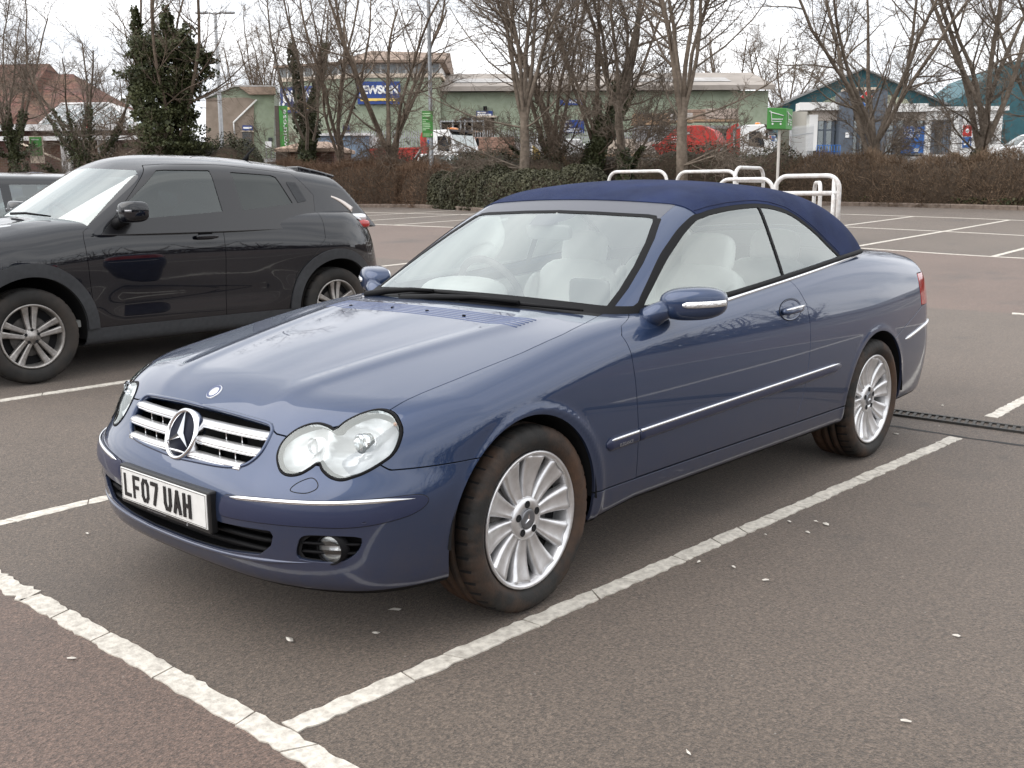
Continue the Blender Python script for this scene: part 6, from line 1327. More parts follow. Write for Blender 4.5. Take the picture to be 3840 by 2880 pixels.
mb=MB(); mb.box((a0-.15,-.15,zb-.28),(a1+.15,dpt+.15,zb-.02)); mb.build('canopy_fascia',m_whitep,C.root); mb=MB(); mb.box((a0-.15,-.15,zb-.70),(a1+.05,-.05,zb-.52)); mb.build('fascia_rail',m_whitep,C.root)
for u,y in ((236,.6),(257,2.6),(374,2.6),(405,.6)): xx,_=C.L(u,520,y); mb=MB(); mb.lathe([(.13,-.5),(.13,zb-.3)],16,'z',(xx,y,0)); mb.build('post',m_whitep,C.root)
for u in (236,405):
    xx,_=C.L(u,520,.6); 
    for s_ in (-1,1): bar((xx,.6,zb-1.6),(xx+s_*2.0,.6,zb-.75),.05,'brace',m_cream)
# ---- white pizza shop
D=Face(3236,76,R(-3),'single-storey white pizza shop with dark grey entrance tower and square red and blue sign')
d0,zt=D.L(3000,384); d1,zf_=D.L(3478,384); 
mb=MB(); mb.box((D.L(3040,500)[0],.9,-1),(d1,12,zt-.2)); mb.build('back_wall',mat('shop_wall',(.50,.47,.43),.7),D.root)
D.part('fascia',m_white,(3000,384,3157,412,-.2,1.2)); D.part('fascia',m_white,(3314,389,3480,418,-.2,1.2)); [D.part('lintel',mat('lintel_buff',(.46,.40,.35),.7),q) for q in ((3045,412,3157,452,.25,1.0),(3314,418,3475,451,.25,1.0))]
D.part('pier',m_white,(3036,430,3062,565,.1,1.0)); D.part('tower_pier',m_dgrey,(3155,343,3193,582,-.6,1.0),(3272,336,3316,582,-.6,1.0)); tw=D.part('tower_panel',m_dgrey,(3190,336,3275,436,-.45,.9)); D.part('tower_cap',m_cream,(3178,328,3290,337,-.7,1.1))
for (u0,v0,u1,v1) in ((3063,454,3154,566),(3194,452,3270,582),(3317,451,3468,580)):
    wdw=D.part('shop_window',glassmat('shop_glass',(.55,.58,.6),.12),(u0,v0,u1,v1,.45,.47)); fr=m_dgrey; t_=2.2
    nm_=3 if u1-u0<100 else 4
    for k in range(nm_+1): uu=u0+(u1-u0)*k/nm_; D.part('mullion',fr,(uu-t_,v0,uu+t_,v1,.36,.5),parent=wdw)
    D.part('transom',fr,(u0,v0+(v1-v0)*.28,u1,v0+(v1-v0)*.32,.34,.49),parent=wdw)
D.part('shop_interior',mat('shop_dark',(.035,.025,.02),.8,var=.4,vscale=1),(3050,445,3470,585,3.2,3.4)); D.part('counter',mat('counter_brown',(.16,.075,.045),.7),(3085,505,3135,530,1.5,2.0),(3200,480,3240,530,1.6,2.),(3350,470,3395,480,1.6,2.0),(3348,500,3370,522,1.6,2.)); D.part('menu_screen',mat('screen_blue',(.02,.10,.35),.3,emit=.15),(3312,502,3346,538,.9,1.0)); D.part('door_notice',m_signt,(3171,496,3184,516,-.66,-.6))
# right block, its lit side
e0,ze=D.L(3478,401); e1,_=D.L(3764,401); zlo=-1
mb=MB(); mb.box((e0,.02,-1),(e1,11,ze-.3)); rb_=mb.build('side_block',m_white,D.root); mb=MB(); mb.box((e0-.25,-.25,ze-.3),(e1+.3,11,ze)); mb.build('side_parapet',m_white,D.root)
for k,(u,) in enumerate(((3600,),(3690,))): D.part('panel_joint',mat('joint_grey',(.4,.4,.4),.8),(u,415,u+1.2,580,.005,.02))
D.part('panel_joint',MATS['joint_grey'],(3560,463,3764,464.5,.004,.02),(3560,517,3764,518.5,.004,.02)); sw_=D.part('side_window',m_glassb,(3498,450,3558,578,-.01,.02)); D.part('window_bar',m_dgrey,(3496,448,3500,579,-.06,-.01),(3556,448,3560,579,-.06,-.01),(3498,470,3558,473,-.05,-.01),(3540,450,3543,578,-.05,-.01),parent=sw_)
def domino(F,uc,vc,R_,ang,y,squash=1.,nm='shop_sign'):
    xc_,zc_=F.L(uc,vc,y); r_=F.L(uc+R_,vc,y)[0]-xc_; ca,sa=math.cos(ang),math.sin(ang)
    def q(a,b): return (xc_+(a*ca-b*sa)*r_*squash,zc_+(a*sa+b*ca)*r_)
    def sq(a0,b0,a1,b1,yy,m,nm_,par): mb=MB(); mb.prism([q(a0,b0),q(a1,b0),q(a1,b1),q(a0,b1)],1,yy,y); return mb.build(nm_,m,par)
    def dot(a,b,rr,yy,par): mb=MB(); mb.prism([q(a+rr*math.cos(w),b+rr*math.sin(w)) for w in np.linspace(0,2*PI,16,endpoint=False)],1,yy,y-.05); mb.build('sign_dot',m_signt,par)
    b0=sq(-.56,-1.06,.56,1.06,y-.06,m_signt,nm,F.root); sq(-.49,.02,.49,1.0,y-.08,m_red,'sign_red_half',b0); sq(-.49,-1.,.49,-.05,y-.08,m_blue2,'sign_blue_half',b0); dot(0,.5,.2,y-.1,b0); dot(-.22,-.6,.17,y-.1,b0); dot(.22,-.6,.17,y-.1,b0)
domino(D,3236,380,36,R(-42),-.62); domino(D,3625,512,42,R(2),-.02,.8,'side_sign')
D.part('side_notice',m_cream,(3714,466,3727,514,-.03,.0)); 
bn=D.part('click_banner',m_blue2,(3384,475,3462,574,.30,.33)); 
for txt,a,b,c,d in (('CLICK AND',3390,484,3452,496),('COLLECT',3390,500,3450,517),('ORDER',3388,523,3418,532),('ONLINE',3388,535,3418,545)): letters(D,'banner_lettering',txt,a,b,c,d,.295,m_signt if txt[0]=='C' else mat('banner_pale',(.30,.50,.75),.5),bn,.95,.01)
mb=MB(); xx,zz=D.L(3436,562,.27); mb.prism([(xx-.16,zz-.12),(xx+.14,zz-.16),(xx+.2,zz+.12),(xx-.2,zz+.1)],1,.27,.30); mb.build('banner_picture',m_signt,bn)
mb=MB(); 
for k in range(9): xx,_=D.L(3062+k*11,570,-1.6); mb.tube([(xx,-1.6,-.1),(xx,-1.6,.8)],.025,6)
xa,_=D.L(3062,570,-1.6); xb,_=D.L(3150,570,-1.6); mb.tube([(xa,-1.6,.8),(xb,-1.6,.8)],.03,6); mb.tube([(xa,-1.6,.35),(xb,-1.6,.35)],.025,6); mb.build('entrance_railing',m_blue2,D.root)
# ---- teal sheds behind
E=Face(3236,92,R(-3),'teal gabled shed rising behind the pizza shop'); 
fpoly(E,[(2930,600),(2930,395),(3238,262),(3560,395),(3560,600)],0,20,'gable_wall',m_teal); fpoly(E,[(3020,430),(3060,395),(3150,352),(3150,430)],-.3,-.02,'pale_panel',m_green); fpoly(E,[(3315,430),(3315,352),(3400,372),(3440,430)],-.3,-.02,'pale_panel',mat('olive_panel',(.40,.41,.30),.6)); fpoly(E,[(2925,398),(3238,259),(3565,398),(3565,390),(3238,252),(2925,390)],-.5,20,'roof_edge',m_greyc)
mb=MB(); p0=E.L(3250,268,.5); p1=E.L(3560,392,.5); mb.add([(p0[0],.5,p0[1]+.1),(p1[0],.5,p1[1]+.1),(p1[0]+9,18,p1[1]+.1),(p0[0]+9,18,p0[1]+.1)],[(0,1,2,3)]); mb.build('roof_slope',m_greyc,E.root)
E2=Face(3760,88,R(-8),'tall teal clad shed at the right edge behind the white shop'); fpoly(E2,[(3600,600),(3600,365),(3780,232),(4100,215),(4100,600)],0,18,'wall',m_teal)
# ================================================================== palisade fence
def fence(pts,h,label,sp=.142):
    P=poly_len(pts,sp); root=empty('palisade_fence',(*P[0],gzf(*P[0])),0,label,'fence'); off=root.location
    pm_=MB(); pm_.add([(-.030,0,0),(.030,0,0),(.030,.008,h*.94),(0,.006,h),(-.030,.008,h*.94),(-.03,.02,0),(.03,.02,0),(.03,.02,h*.94),(0,.02,h),(-.03,.02,h*.94)],[(0,1,2,3,4),(9,8,7,6,5),(0,5,6,1),(1,6,7,2),(2,7,8,3),(3,8,9,4),(4,9,5,0)]); pme=pm_.mesh('pale')
    d=Vector((*(P[-1]-P[0]),0)).normalized(); ang=math.atan2(d.y,d.x)
    for i,q in enumerate(P): link('pale',pme,m_steelg,root,Vector((q[0],q[1],gzf(*q)+.05))-off,(0,0,ang))
    for hh in (.35,h*.8): 
        mb=MB(); A=Vector((P[0][0],P[0][1],gzf(*P[0])+hh))-off; B_=Vector((P[-1][0],P[-1][1],gzf(*P[-1])+hh))-off; nn=Vector((-d.y,d.x,0))*.05; mb.tube([A+nn,B_+nn],.03,4); mb.build('rail',m_steelg,root)
    for q in P[::20]:
        mb=MB(); mb.box((-.04,.05,0),(.04,.13,h*.95)); link('post',mb.mesh('post'),m_steelg,root,Vector((q[0],q[1],gzf(*q)))-off,(0,0,ang))
a=at(1240,720,64);b=at(1900,720,64);c_=at(2500,720,64)
fence([(a.x,a.y),(b.x,b.y)],2.1,'grey palisade fence in front of the warehouse, left run'); fence([(b.x,b.y),(c_.x,c_.y)],2.1,'grey palisade fence in front of the warehouse, right run')
a=at(2960,720,62);b=at(3040,720,64); fence([(a.x,a.y),(b.x,b.y)],2.4,'short grey palisade fence beside the pizza shop')
a=at(290,720,70);b=at(590,720,66); fence([(a.x,a.y),(b.x,b.y)],2.3,'grey palisade fence seen under the glazed canopy',.2)
# ================================================================== builders' yard
rr_=random.Random(5)
def pallet_stack(u,v,s,w,h,d,m,label,lay=3,grp='stacks in the builders yard'):
    p=at(u,v,s); g0=gzf(p.x,p.y); rt=empty('pallet_stack',(p.x,p.y,p.z),BASEANG,label,'stack',grp)
    mb=MB(); mb.box((-w/2,-d/2,0),(w/2,d/2,.12)); mb.build('pallet',m_wood,rt)
    for k in range(lay): mb=MB(); j=rr_.uniform(-.03,.03); mb.box((-w/2*.94+j,-d/2*.94,.13+k*(h-.13)/lay),(w/2*.94+j,d/2*.94,.13+(k+1)*(h-.13)/lay-.015)); mb.build('load',m,rt,bevel=.02)
    return rt
def rack(u,v,s,label,loads,w=1.6,h=1.9):
    p=at(u,v,s); rt=empty('storage_rack',(p.x,p.y,p.z),BASEANG,label,'rack','storage racks in the builders yard')
    for x in (-w/2,0,w/2): mb=MB(); mb.box((x-.05,-.4,0),(x+.05,.4,h)); mb.build('upright',m_steelg,rt)
    for z in (.5,1.1,1.75): mb=MB(); mb.box((-w/2,-.45,z),(w/2,.45,z+.09)); mb.build('beam',m_wood if z<1.5 else m_steelg,rt)
    mb=MB(); mb.box((-w/2,.46,.0),(w/2,.5,h)); mb.build('back_sheet',mat('rack_dark',(.05,.045,.045),.8),rt)
    return rt
rack(1700,560,70,'empty-topped storage rack left of the brown roller door',1); rack(1772,560,70,'storage rack directly beside the brown roller door',1,1.5,2.1)
mbx=mat('carton_pale',(.50,.40,.32),.8,var=.1)
for (u,v,l) in ((1690,512,'pale carton on the left storage rack'),(1762,512,'pale carton on the right storage rack')): tag(pallet_stack(u,v+9,69.6,.6,.5,.5,mbx,l,1,'cartons on the racks'),l,'carton')
for (u,v,s,w,h,m,l,la) in ((1850,590,61.5,2.6,1.15,mat('brick_pack',(.33,.20,.15),.9,var=.2,vscale=8),'long low pack of brown bricks behind the fence',3),(1920,592,62,1.6,.9,mat('block_pack',(.40,.38,.36),.9,var=.15),'grey block pack behind the fence right of the brown bricks',2),(1640,590,62,1.2,1.0,m_blue2,'blue wrapped pallet behind the white lorry cab',2),(2300,588,58,2.4,.95,mat('sand_bag',(.55,.46,.38),.9,var=.15,vscale=4),'pale heap of bagged sand behind the ivy trunk',3),(2420,590,62,3.0,.9,mat('slab_pack',(.45,.40,.36),.9,var=.15),'pale slab pack behind the fence left of the red skip',3),(1380,592,62,1.5,1.2,m_whitep,'white wrapped pallet behind the left fence run',2),(1300,590,63,1.4,1.3,mat('yard_blue',(.06,.12,.28),.6),'blue container end behind the left fence run',1)): pallet_stack(u,v,s,w,h,1.,m,l,la)
# timber racks on the right side of the yard
for k,(u,v,w,h,m,l) in enumerate(((2440,470,2.4,.7,m_wood,'stack of orange timber on the yard platform'),(2520,462,2.6,.6,mat('cement_bags',(.50,.47,.44),.9,var=.2),'grey bagged stack on the yard platform'),(2620,458,2.0,.75,mat('brown_bags',(.30,.21,.16),.9,var=.2),'brown stack on the yard platform above the red skip'),(2700,458,2.2,.8,mat('pale_bags',(.44,.36,.31),.9,var=.2),'pale brown stack at the right end of the yard platform'))): pallet_stack(u,v,66,w,h,1.2,m,l,3,'stacks on the yard platform')
F1=Face(2600,67,0,'grey steel yard platform carrying stacked goods behind the red skip','platform','yard_platform'); F1.part('deck',m_greyc,(2380,472,2810,482,-.8,1.6)); F1.part('back_screen',m_greyc,(2370,486,2890,600,.5,.6))
for u in range(2390,2811,60): F1.part('leg',m_steelg,(u,480,u+5,600,-.6,-.4))
F2=Face(1400,61.5,0,'long grey-blue yard container with white roof edge behind the left fence run','container','container'); F2.part('body',mat('container_blue',(.20,.27,.36),.6,var=.15),(1190,507,1385,600,.2,2.4)); F2.part('roof_edge',m_whitep,(1186,500,1388,508,0,2.6))
# brick bin store
F3=Face(1140,44,R(-6),'low brown brick enclosure with flat stone-coloured roof in front of the ivy column','enclosure','brick_enclosure'); F3.part('wall',m_brick,(1034,560,1254,640,.15,3.)); 
x0_,z0_=F3.L(1028,557); x1_,z1_=F3.L(1260,557); mb=MB(); mb.add([(x0_,0,z0_-.14),(x1_,0,z0_-.14),(x1_,3.2,z0_-.14),(x0_,3.2,z0_-.14),(x0_,0,z0_),(x1_,0,z0_),(x1_,3.2,z0_),(x0_,3.2,z0_),((x0_*.7+x1_*.3),1.6,z0_+.34),((x0_*.3+x1_*.7),1.6,z0_+.34)],[(0,1,5,4),(1,2,6,5),(2,3,7,6),(3,0,4,7),(4,5,9,8),(5,6,9),(6,7,8,9),(7,4,8)]); mb.build('roof',mat('stone_roof',(.47,.34,.26),.8,var=.1),F3.root)
# ================================================================== other vehicles
def gcar(name,label,col,loc,rz,L=4.3,Wd=1.75,H=1.45,kind='hatch',glass=None,detail=True,metal=.4):
    """simple full car: shell body, greenhouse, glass, wheels, lamps. front towards -x, origin mid-wheelbase on the ground"""
    hw=Wd/2; wb=L*.6; x0=-L/2; x1=L/2; belt=H*.62
    hc=nspline([x0,x0+.12*L,x0+.26*L,x0+.5*L,x0+.85*L,x1],[H*.44,H*.55,H*.63,H*.655,H*.67,H*.58])
    wt=nspline([.15,.35,.55,.8,1.0,1.2],[-.05,-.01,0,-.02,-.07,-.14])
    def BF(P):
        x,y,z=P[...,0],np.abs(P[...,1]),P[...,2]
        a=y-(hw-.06*(2*x/L)**4+wt(z)); b=z-hc(x)+.04*(y/hw)**2; n=(x0+.25*(y/hw)**4+.12*np.clip(z-.6,0,1)+.10*np.clip(.35-z,0,1)-x)*.9; r=(x-x1+.18*(y/hw)**4+.1*np.clip(z-.7,0,1))*.9
        g=smax(smax(a,b,.12),smax(n,r,.1),.12); return smax(g,.2-z,.05)
    back={'hatch':(x1-.12,.55),'estate':(x1-.06,.42),'van':(x1-.04,.12),'saloon':(x1-.75,1.2)}[kind]
    def GF(P):
        x,y,z=P[...,0],np.abs(P[...,1]),P[...,2]
        s_=(y-(hw-.07-.36*(z-belt)-.05*(2*x/L)**4))*.93; t_=z-(H-.05*(y/.6)**2-.06*(2*x/L-.1)**2); w_=(x0+.24*L+1.55*(z-belt)+.2*y*y-x)*.54; b_=(x-(back[0]-back[1]*(z-belt)-.15*y*y))*.85
        return np.maximum(smax(smax(s_,t_,.08),smax(w_,b_,.05),.05),belt-.15-z)
    rt=empty(name,loc,rz,label,'van' if kind=='van' else 'car'); pm_=carpaint('paint_'+name+'_%d'%len(MATS),col,metal,.35,.15); gl=glass or glassmat('car_glass',(.30,.34,.34),.14)
    Rw=.31; arch=lambda P:np.minimum(np.hypot(P[:,0]+wb/2,P[:,2]-Rw)-Rw-.05,np.hypot(P[:,0]-wb/2,P[:,2]-Rw)-Rw-.05)+10*(P[:,1]<.4)
    b=clip(clip(shell(BF,x0+.6,x1-.6,.5,60,50,18,18),lambda P:GF(P)+.02),arch)
    lampf=lambda P:np.minimum(np.minimum(x0+.42-P[:,0],P[:,1]-hw*.55),np.minimum(P[:,2]-H*.40,H*.50-P[:,2])); lampr=lambda P:np.minimum(np.minimum(P[:,0]-x1+.30,P[:,1]-hw*.6),np.minimum(P[:,2]-H*.42,H*.60-P[:,2]))
    body=clip(clip(b,lambda P:-lampf(P)),lambda P:-lampr(P)); panel('body',joinm(body,mirror(body)),pm_,rt,0)
    for q,nm,mm in ((lampf,'headlamp',MATS['lamp_reflector']),(lampr,'tail_lamp',redl)):
        m=clip(b,q)
        for f in (lambda a:a,mirror): panel(nm,f(m),mm,rt,0)
    g=clip(shell(GF,x0+.42*L,back[0]-.9,belt+.05,50,40,20,16,v0=R(-10)),lambda P:BF(P)+.01)
    zt=H-.13; ztop=lambda P:zt-P[:,2]
    isws=lambda P:np.minimum(np.minimum(ztop(P)+.03,(x0+.24*L+1.55*(P[:,2]-belt)+.2*P[:,1]**2+.06)-P[:,0]),hw-.16-.36*(P[:,2]-belt)-P[:,1])
    pill=[x0+.52*L] if L<4.2 else [x0+.53*L]
    def side(P):
        xs=x0+.24*L+1.55*(P[:,2]-belt)+.27; xe=back[0]-back[1]*(P[:,2]-belt)-.22
        v=np.minimum(np.minimum(ztop(P),P[:,2]-belt-.0),np.minimum(P[:,0]-xs,xe-P[:,0])); 
        for pz_ in pill: v=np.minimum(v,np.abs(P[:,0]-pz_)-.045)
        return np.minimum(v,P[:,1]-hw*.55)
    rear=lambda P:np.minimum(np.minimum(ztop(P),P[:,0]-(back[0]-back[1]*(P[:,2]-belt)-.13)),hw*.68-P[:,1])
    if kind=='van': side0=side; side=lambda P:np.minimum(side0(P),x0+.52*L-P[:,0])
    allw=lambda P:np.maximum(np.maximum(isws(P),side(P)),rear(P))
    rf=clip(g,lambda P:-allw(P)); panel('roof',joinm(rf,mirror(rf)),pm_,rt,0)
    for q,nm,two in ((isws,'windscreen',False),(side,'side_windows',True),(rear,'rear_screen',False)):
        m=clip(g,q)
        if two:
            for f in (lambda a:a,mirror):
                for h_ in (lambda P:pill[0]-P[:,0],lambda P:P[:,0]-pill[0]): panel('side_window',f(clip(m,h_)),gl,rt,0)
        else: panel(nm,joinm(m,mirror(m)),gl,rt,0)
    mb=MB(); mb.box((x0+.3,-hw+.12,.25),(x1-.3,hw-.12,belt-.25)); 
    for sx in (x0+.44*L,x0+.68*L):
        for sy in (-.36,.36): mb.sell((sx,sy,belt+.02),(.16,.44,.55),(.5,.5),8); mb.sell((sx+.06,sy,belt+.38),(.1,.24,.18),(.6,.6),8)
    mb.build('interior',mat('car_interior',(.05,.05,.055),.8),rt)
    for wx in (-wb/2,wb/2):
        for s_ in (-1,1):
            mb=MB(); mb.lathe([(.20,-.09),(.23,-.10),(Rw-.02,-.09),(Rw,-.07),(Rw,.09),(.2,.1)],32); w=link('wheel',mb.mesh('tyre'),MATS['tyre_clean'],rt,(wx,s_*(hw-.11),Rw),(0,0,PI if s_>0 else 0))
            mb=MB(); mb.lathe([(.205,-.088),(.195,-.06),(.06,-.085),(.0005,-.09)],24); mb.build('hubcap',MATS['dirty_alloy'],w)
    for s_ in (-1,1): mb=MB(); mb.sell((x0+.30*L,s_*(hw+.06),belt+.10),(.12,.20,.14),(.6,.6),8); mb.build('door_mirror',pm_,rt)
    return rt
p=(1.75,8.15); gcar('hatchback_car','black hatchback beyond the crossover, cut off by the left edge',(.010,.011,.013),(p[0],p[1],gzf(*p)),0,4.25,1.78,1.44,'hatch',metal=.2)
p=atg(118,36); gcar('estate_car','dark blue estate car below the green supermarket notice',(.015,.028,.10),p,BASEANG-R(12)+PI,4.6,1.78,1.47,'estate')
p=atg(330,25.5); gcar('saloon_car','silver car roof just visible above the crossover windscreen',(.50,.51,.53),p,BASEANG+R(38),4.4,1.75,1.45,'saloon')
for u,s,c_,k,l,a in ((420,62,(.75,.75,.75),'van','white pick-up style van under the canopy posts',.2),(500,64,(.45,.52,.60),'saloon','pale blue car parked beside the white van under the canopy',.1),(345,60,(.70,.70,.70),'hatch','white hatchback behind the striped pole',.3),(570,62,(.62,.62,.60),'estate','pale estate car at the foot of the big ivy tree',2.9)): gcar('parked_car',l,c_,atg(u,s),BASEANG+a,4.3,1.75,1.5,k,metal=.1)
gcar('small_van','white van with a roof board at the right edge beyond the hedge',(.78,.78,.78),atg(3830,64),BASEANG+.15,4.4,1.8,1.85,'van',metal=0); gcar('silver_car','silver car at the right edge in front of the white van',(.42,.40,.39),atg(3775,58),BASEANG+PI+.9,4.2,1.75,1.45,'hatch')
gcar('white_car','white car bonnet and roof behind the hedge right of the lamp post',(.78,.78,.77),atg(1700,55,.15),BASEANG+PI,4.2,1.75,1.45,'hatch',metal=0)
# ------------------------------------------------------------------ skip lorries (front towards +x)
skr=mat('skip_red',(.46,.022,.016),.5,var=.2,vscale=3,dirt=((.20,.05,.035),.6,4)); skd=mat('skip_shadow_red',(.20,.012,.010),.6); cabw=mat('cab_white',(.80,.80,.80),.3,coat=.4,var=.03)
def skip_lorry(label,u,s,dz,rz,k=1.,full=True,name='skip_lorry'):
    rt=empty(name,atg(u,s,dz),rz,label,'lorry'); rt.scale=(k,k,k)
    mb=MB(); mb.box((-4.2,-.45,.70),(2.2,.45,.95)); mb.build('chassis',black,rt)
    # cab: x 1.0..2.9
    mb=MB(); mb.prism([(1.05,.75),(1.05,2.85),(1.25,2.98),(2.35,2.98),(2.75,2.05),(2.85,1.70),(2.85,.65)],1,-1.15,1.15); cab=mb.build('cab',cabw,rt,bevel=.05)
    mb=MB(); mb.prism([(2.30,2.88),(2.66,2.06),(2.74,2.10),(2.40,2.94)],1,-1.02,1.02); mb.build('windscreen',glassmat('lorry_glass',(.45,.5,.5),.3),rt)
    mb=MB(); mb.prism([(2.36,3.0),(2.62,2.86),(2.60,2.80),(2.30,2.86)],1,-1.1,1.1); mb.build('sun_visor',black,rt)
    mb=MB(); mb.box((2.84,-1.12,.5),(2.92,1.12,.95)); mb.build('bumper',black,rt); mb=MB(); mb.box((2.855,-1.0,1.1),(2.875,1.0,1.75)); mb.build('front_panel',mat('panel_dark',(.03,.03,.035),.4),rt)
    for sy in (-1,1):
        dr_=MB(); dr_.prism([(1.45,.95),(1.45,2.72),(2.20,2.72),(2.52,2.0),(2.52,.95)],1,sy*1.152,sy*1.165); d_=dr_.build('cab_door',cabw,rt)
        mb=MB(); mb.prism([(1.55,1.85),(1.55,2.62),(2.12,2.62),(2.42,1.98),(2.40,1.75),(2.1,1.75)],1,sy*1.166,sy*1.172); mb.build('door_window',MATS['dark_window'],d_)
        mb=MB(); mb.sell((2.55,sy*1.36,2.35),(.12,.22,.5),(.5,.5),8); mb.tube([(2.5,sy*1.15,2.65),(2.55,sy*1.32,2.65)],.02,6); mb.build('mirror',black,rt)
        mb=MB(); mb.box((2.6,sy*.75-.2,.98),(2.88,sy*.75+.2,1.15)); mb.build('headlamp',MATS['lamp_reflector'],rt)
        for wx in (-2.6,1.9):
            mb=MB(); mb.lathe([(.20,-.13),(.28,-.15),(.44,-.14),(.47,-.1),(.47,.12),(.2,.13)],28); w=link('wheel',mb.mesh('tyre'),MATS['tyre_clean'],rt,(wx,sy*.95,.47),(0,0,PI if sy>0 else 0)); mb=MB(); mb.lathe([(.27,-.13),(.15,-.06),(.0005,-.10)],20); mb.build('hub',m_steelg,w)
        # lifting arm
        mb=MB(); mb.prism([(.35,.95),(.75,.95),(.62,2.7),(.95,2.95),(.90,3.1),(.40,2.85),(.30,2.6)],1,sy*1.02,sy*1.2); mb.build('lift_arm',skr,rt)
        mb=MB(); mb.tube([(-.6,sy*1.1,1.0),(.45,sy*1.1,2.1)],.06,8); mb.build('lift_ram',m_steelg,rt)
    mb=MB(); mb.sell((1.8,0,3.08),(.25,.9,.14),(.5,.5),8); mb.build('beacon',amber,rt)
    # skip tub
    h=2.55 if full else 1.9; prof=[(-3.9,1.85),(-3.25,1.0),(-.5,1.0),(.15,1.85),(.15,2.0),(-3.9,2.0)]
    mb=MB(); mb.prism(prof,1,-.95,.95); tub=mb.build('skip_tub',skr,rt,bevel=.03)
    mb=MB(); mb.prism([(-4.0,1.95),(.2,1.95),(.2,2.06),(-4.0,2.06)],1,-1.02,1.02); mb.build('skip_rim',skr,rt)
    for sy in (-1,1):
        for x in (-3.3,-2.3,-1.3,-.4): mb=MB(); mb.box((x-.05,sy*.95,1.05),(x+.05,sy*1.0,1.95)); mb.build('skip_rib',skd,rt)
        mb=MB(); mb.tube([(-2.1,sy*.95,1.75),(-2.1,sy*1.08,1.75)],.07,10); mb.build('lift_lug',m_steelg,rt)
    if full:
        mb=MB(); mb.prism([(-3.7,2.06),(-2.75,2.85),(-2.35,3.05),(-1.2,3.05),(-.5,2.75),(-.1,2.06)],1,-.92,.92); hd=mb.build('skip_hood',skr,rt,bevel=.04)
        for a,b in (((-2.6,2.55),(-1.85,2.70)),((-2.9,2.40),(-2.3,2.46)),((-2.8,2.26),(-2.2,2.31)),((-3.0,2.12),(-2.0,2.19))): mb=MB(); mb.box((a[0],-.93,a[1]),(b[0],-.92,b[1])); mb.build('skip_marking',mat('faded_white',(.65,.60,.58),.7),hd)
        mb=MB(); mb.box((-.45,-.935,1.15),(-.2,-.95,1.3)); mb.build('skip_reflector',m_signt,tub)
    return rt
skip_lorry('white-cabbed lorry carrying a tall red skip, right of the slender pale tree',2715,58,-.15,BASEANG+R(-24),.97)
skip_lorry('white-cabbed lorry with an open red skip, partly hidden by the lamp post',1612,58,-.3,BASEANG+R(-34),.93,False)
# delivery van, white with yellow print
p=atg(2128,46,.1); vn=empty('delivery_van',p,BASEANG,'white box van with a yellow printed side behind the ivy trunks','van')
mb=MB(); mb.box((-1.6,-.9,.5),(.55,.9,2.45)); mb.build('van_box',cabw,vn,bevel=.06); mb=MB(); mb.prism([(.57,.5),(.57,2.25),(1.0,2.2),(1.45,1.5),(1.7,1.35),(1.7,.5)],1,-.85,.85); mb.build('cab',cabw,vn,bevel=.05)
mb=MB(); mb.prism([(-1.55,1.0),(-.55,1.0),(-.15,1.7),(-.5,2.2),(-.75,2.0),(-.55,1.45),(-1.2,1.45),(-1.2,1.9),(-1.55,2.2)],1,-.912,-.901); mb.build('yellow_print',m_yel,vn); mb=MB(); mb.box((-1.2,-.915,1.12),(-.8,-.913,1.32)); mb.build('print_panel',m_red,vn)
mb=MB(); mb.prism([(.75,1.45),(.75,2.1),(.95,2.05),(1.32,1.5)],1,-.862,-.851); mb.build('cab_window',MATS['dark_window'],vn)
for wx in (-1.0,1.1):
    for sy in (-1,1): mb=MB(); mb.lathe([(.15,-.1),(.33,-.1),(.34,.08),(.15,.1)],24); link('wheel',mb.mesh('wheel'),MATS['tyre_clean'],vn,(wx,sy*.78,.34))
# ================================================================== street furniture
# trolley bay rails
tb=mat('rail_white',(.78,.78,.77),.4,var=.06,vscale=6,dirt=((.40,.32,.27),.6,10))
def hoop(p0,p1,h,label,mid=(.72,),r=.035,rc=.22,extra=None):
    A=Vector((*p0,0));B_=Vector((*p1,0)); d=(B_-A); L=d.length; d.normalize(); z0=gzf(*p0); rt=empty('barrier_hoop',(A.x,A.y,z0),math.atan2(d.y,d.x),label,'barrier','white trolley bay rails')
    pts=[(0,0,-.05),(0,0,h-rc)]+[(rc-rc*math.cos(a),0,h-rc+rc*math.sin(a)) for a in np.linspace(.2,PI/2,6)]+[(L-rc+rc*math.sin(a),0,h-rc+rc*math.cos(a)) for a in np.linspace(0,PI/2,7)]+[(L,0,-.05)]
    mb=MB(); mb.tube(pts,r,10); mb.build('frame_tube',tb,rt)
    for m_ in mid: mb=MB(); mb.tube([(0,0,h*m_),(L,0,h*m_)],r*1.0,8); mb.build('cross_rail',tb,rt)
    if extra:
        for x in extra: mb=MB(); mb.tube([(x,0,-.05),(x,0,h-.03)],r,8); mb.build('inner_post',tb,rt)
    return rt
hoop((14.4,5.95),(14.4,4.78),1.17,'nearest white tubular hoop of the trolley bay, standing clear at the right',(.75,.28),.039,extra=(1.08,)); hoop((14.45,7.12),(14.45,6.02),1.10,'second white hoop of the trolley bay, low behind the roof',(.72,.28))
hoop((16.2,9.15),(16.2,7.75),1.20,'white hoop in the back row behind the highest part of the fabric roof',(.6,.28)); hoop((16.2,10.9),(16.2,9.4),1.20,'leftmost white hoop of the back row, just showing over the fabric roof',(.6,.28)); hoop((16.9,7.55),(15.6,7.45),1.27,'narrow white hoop seen end-on between the two rows of rails',(.8,.28)); hoop((16.0,6.0),(15.1,5.45),1.02,'small white hoop standing inside the nearest hoop of the bay',(.8,.28))
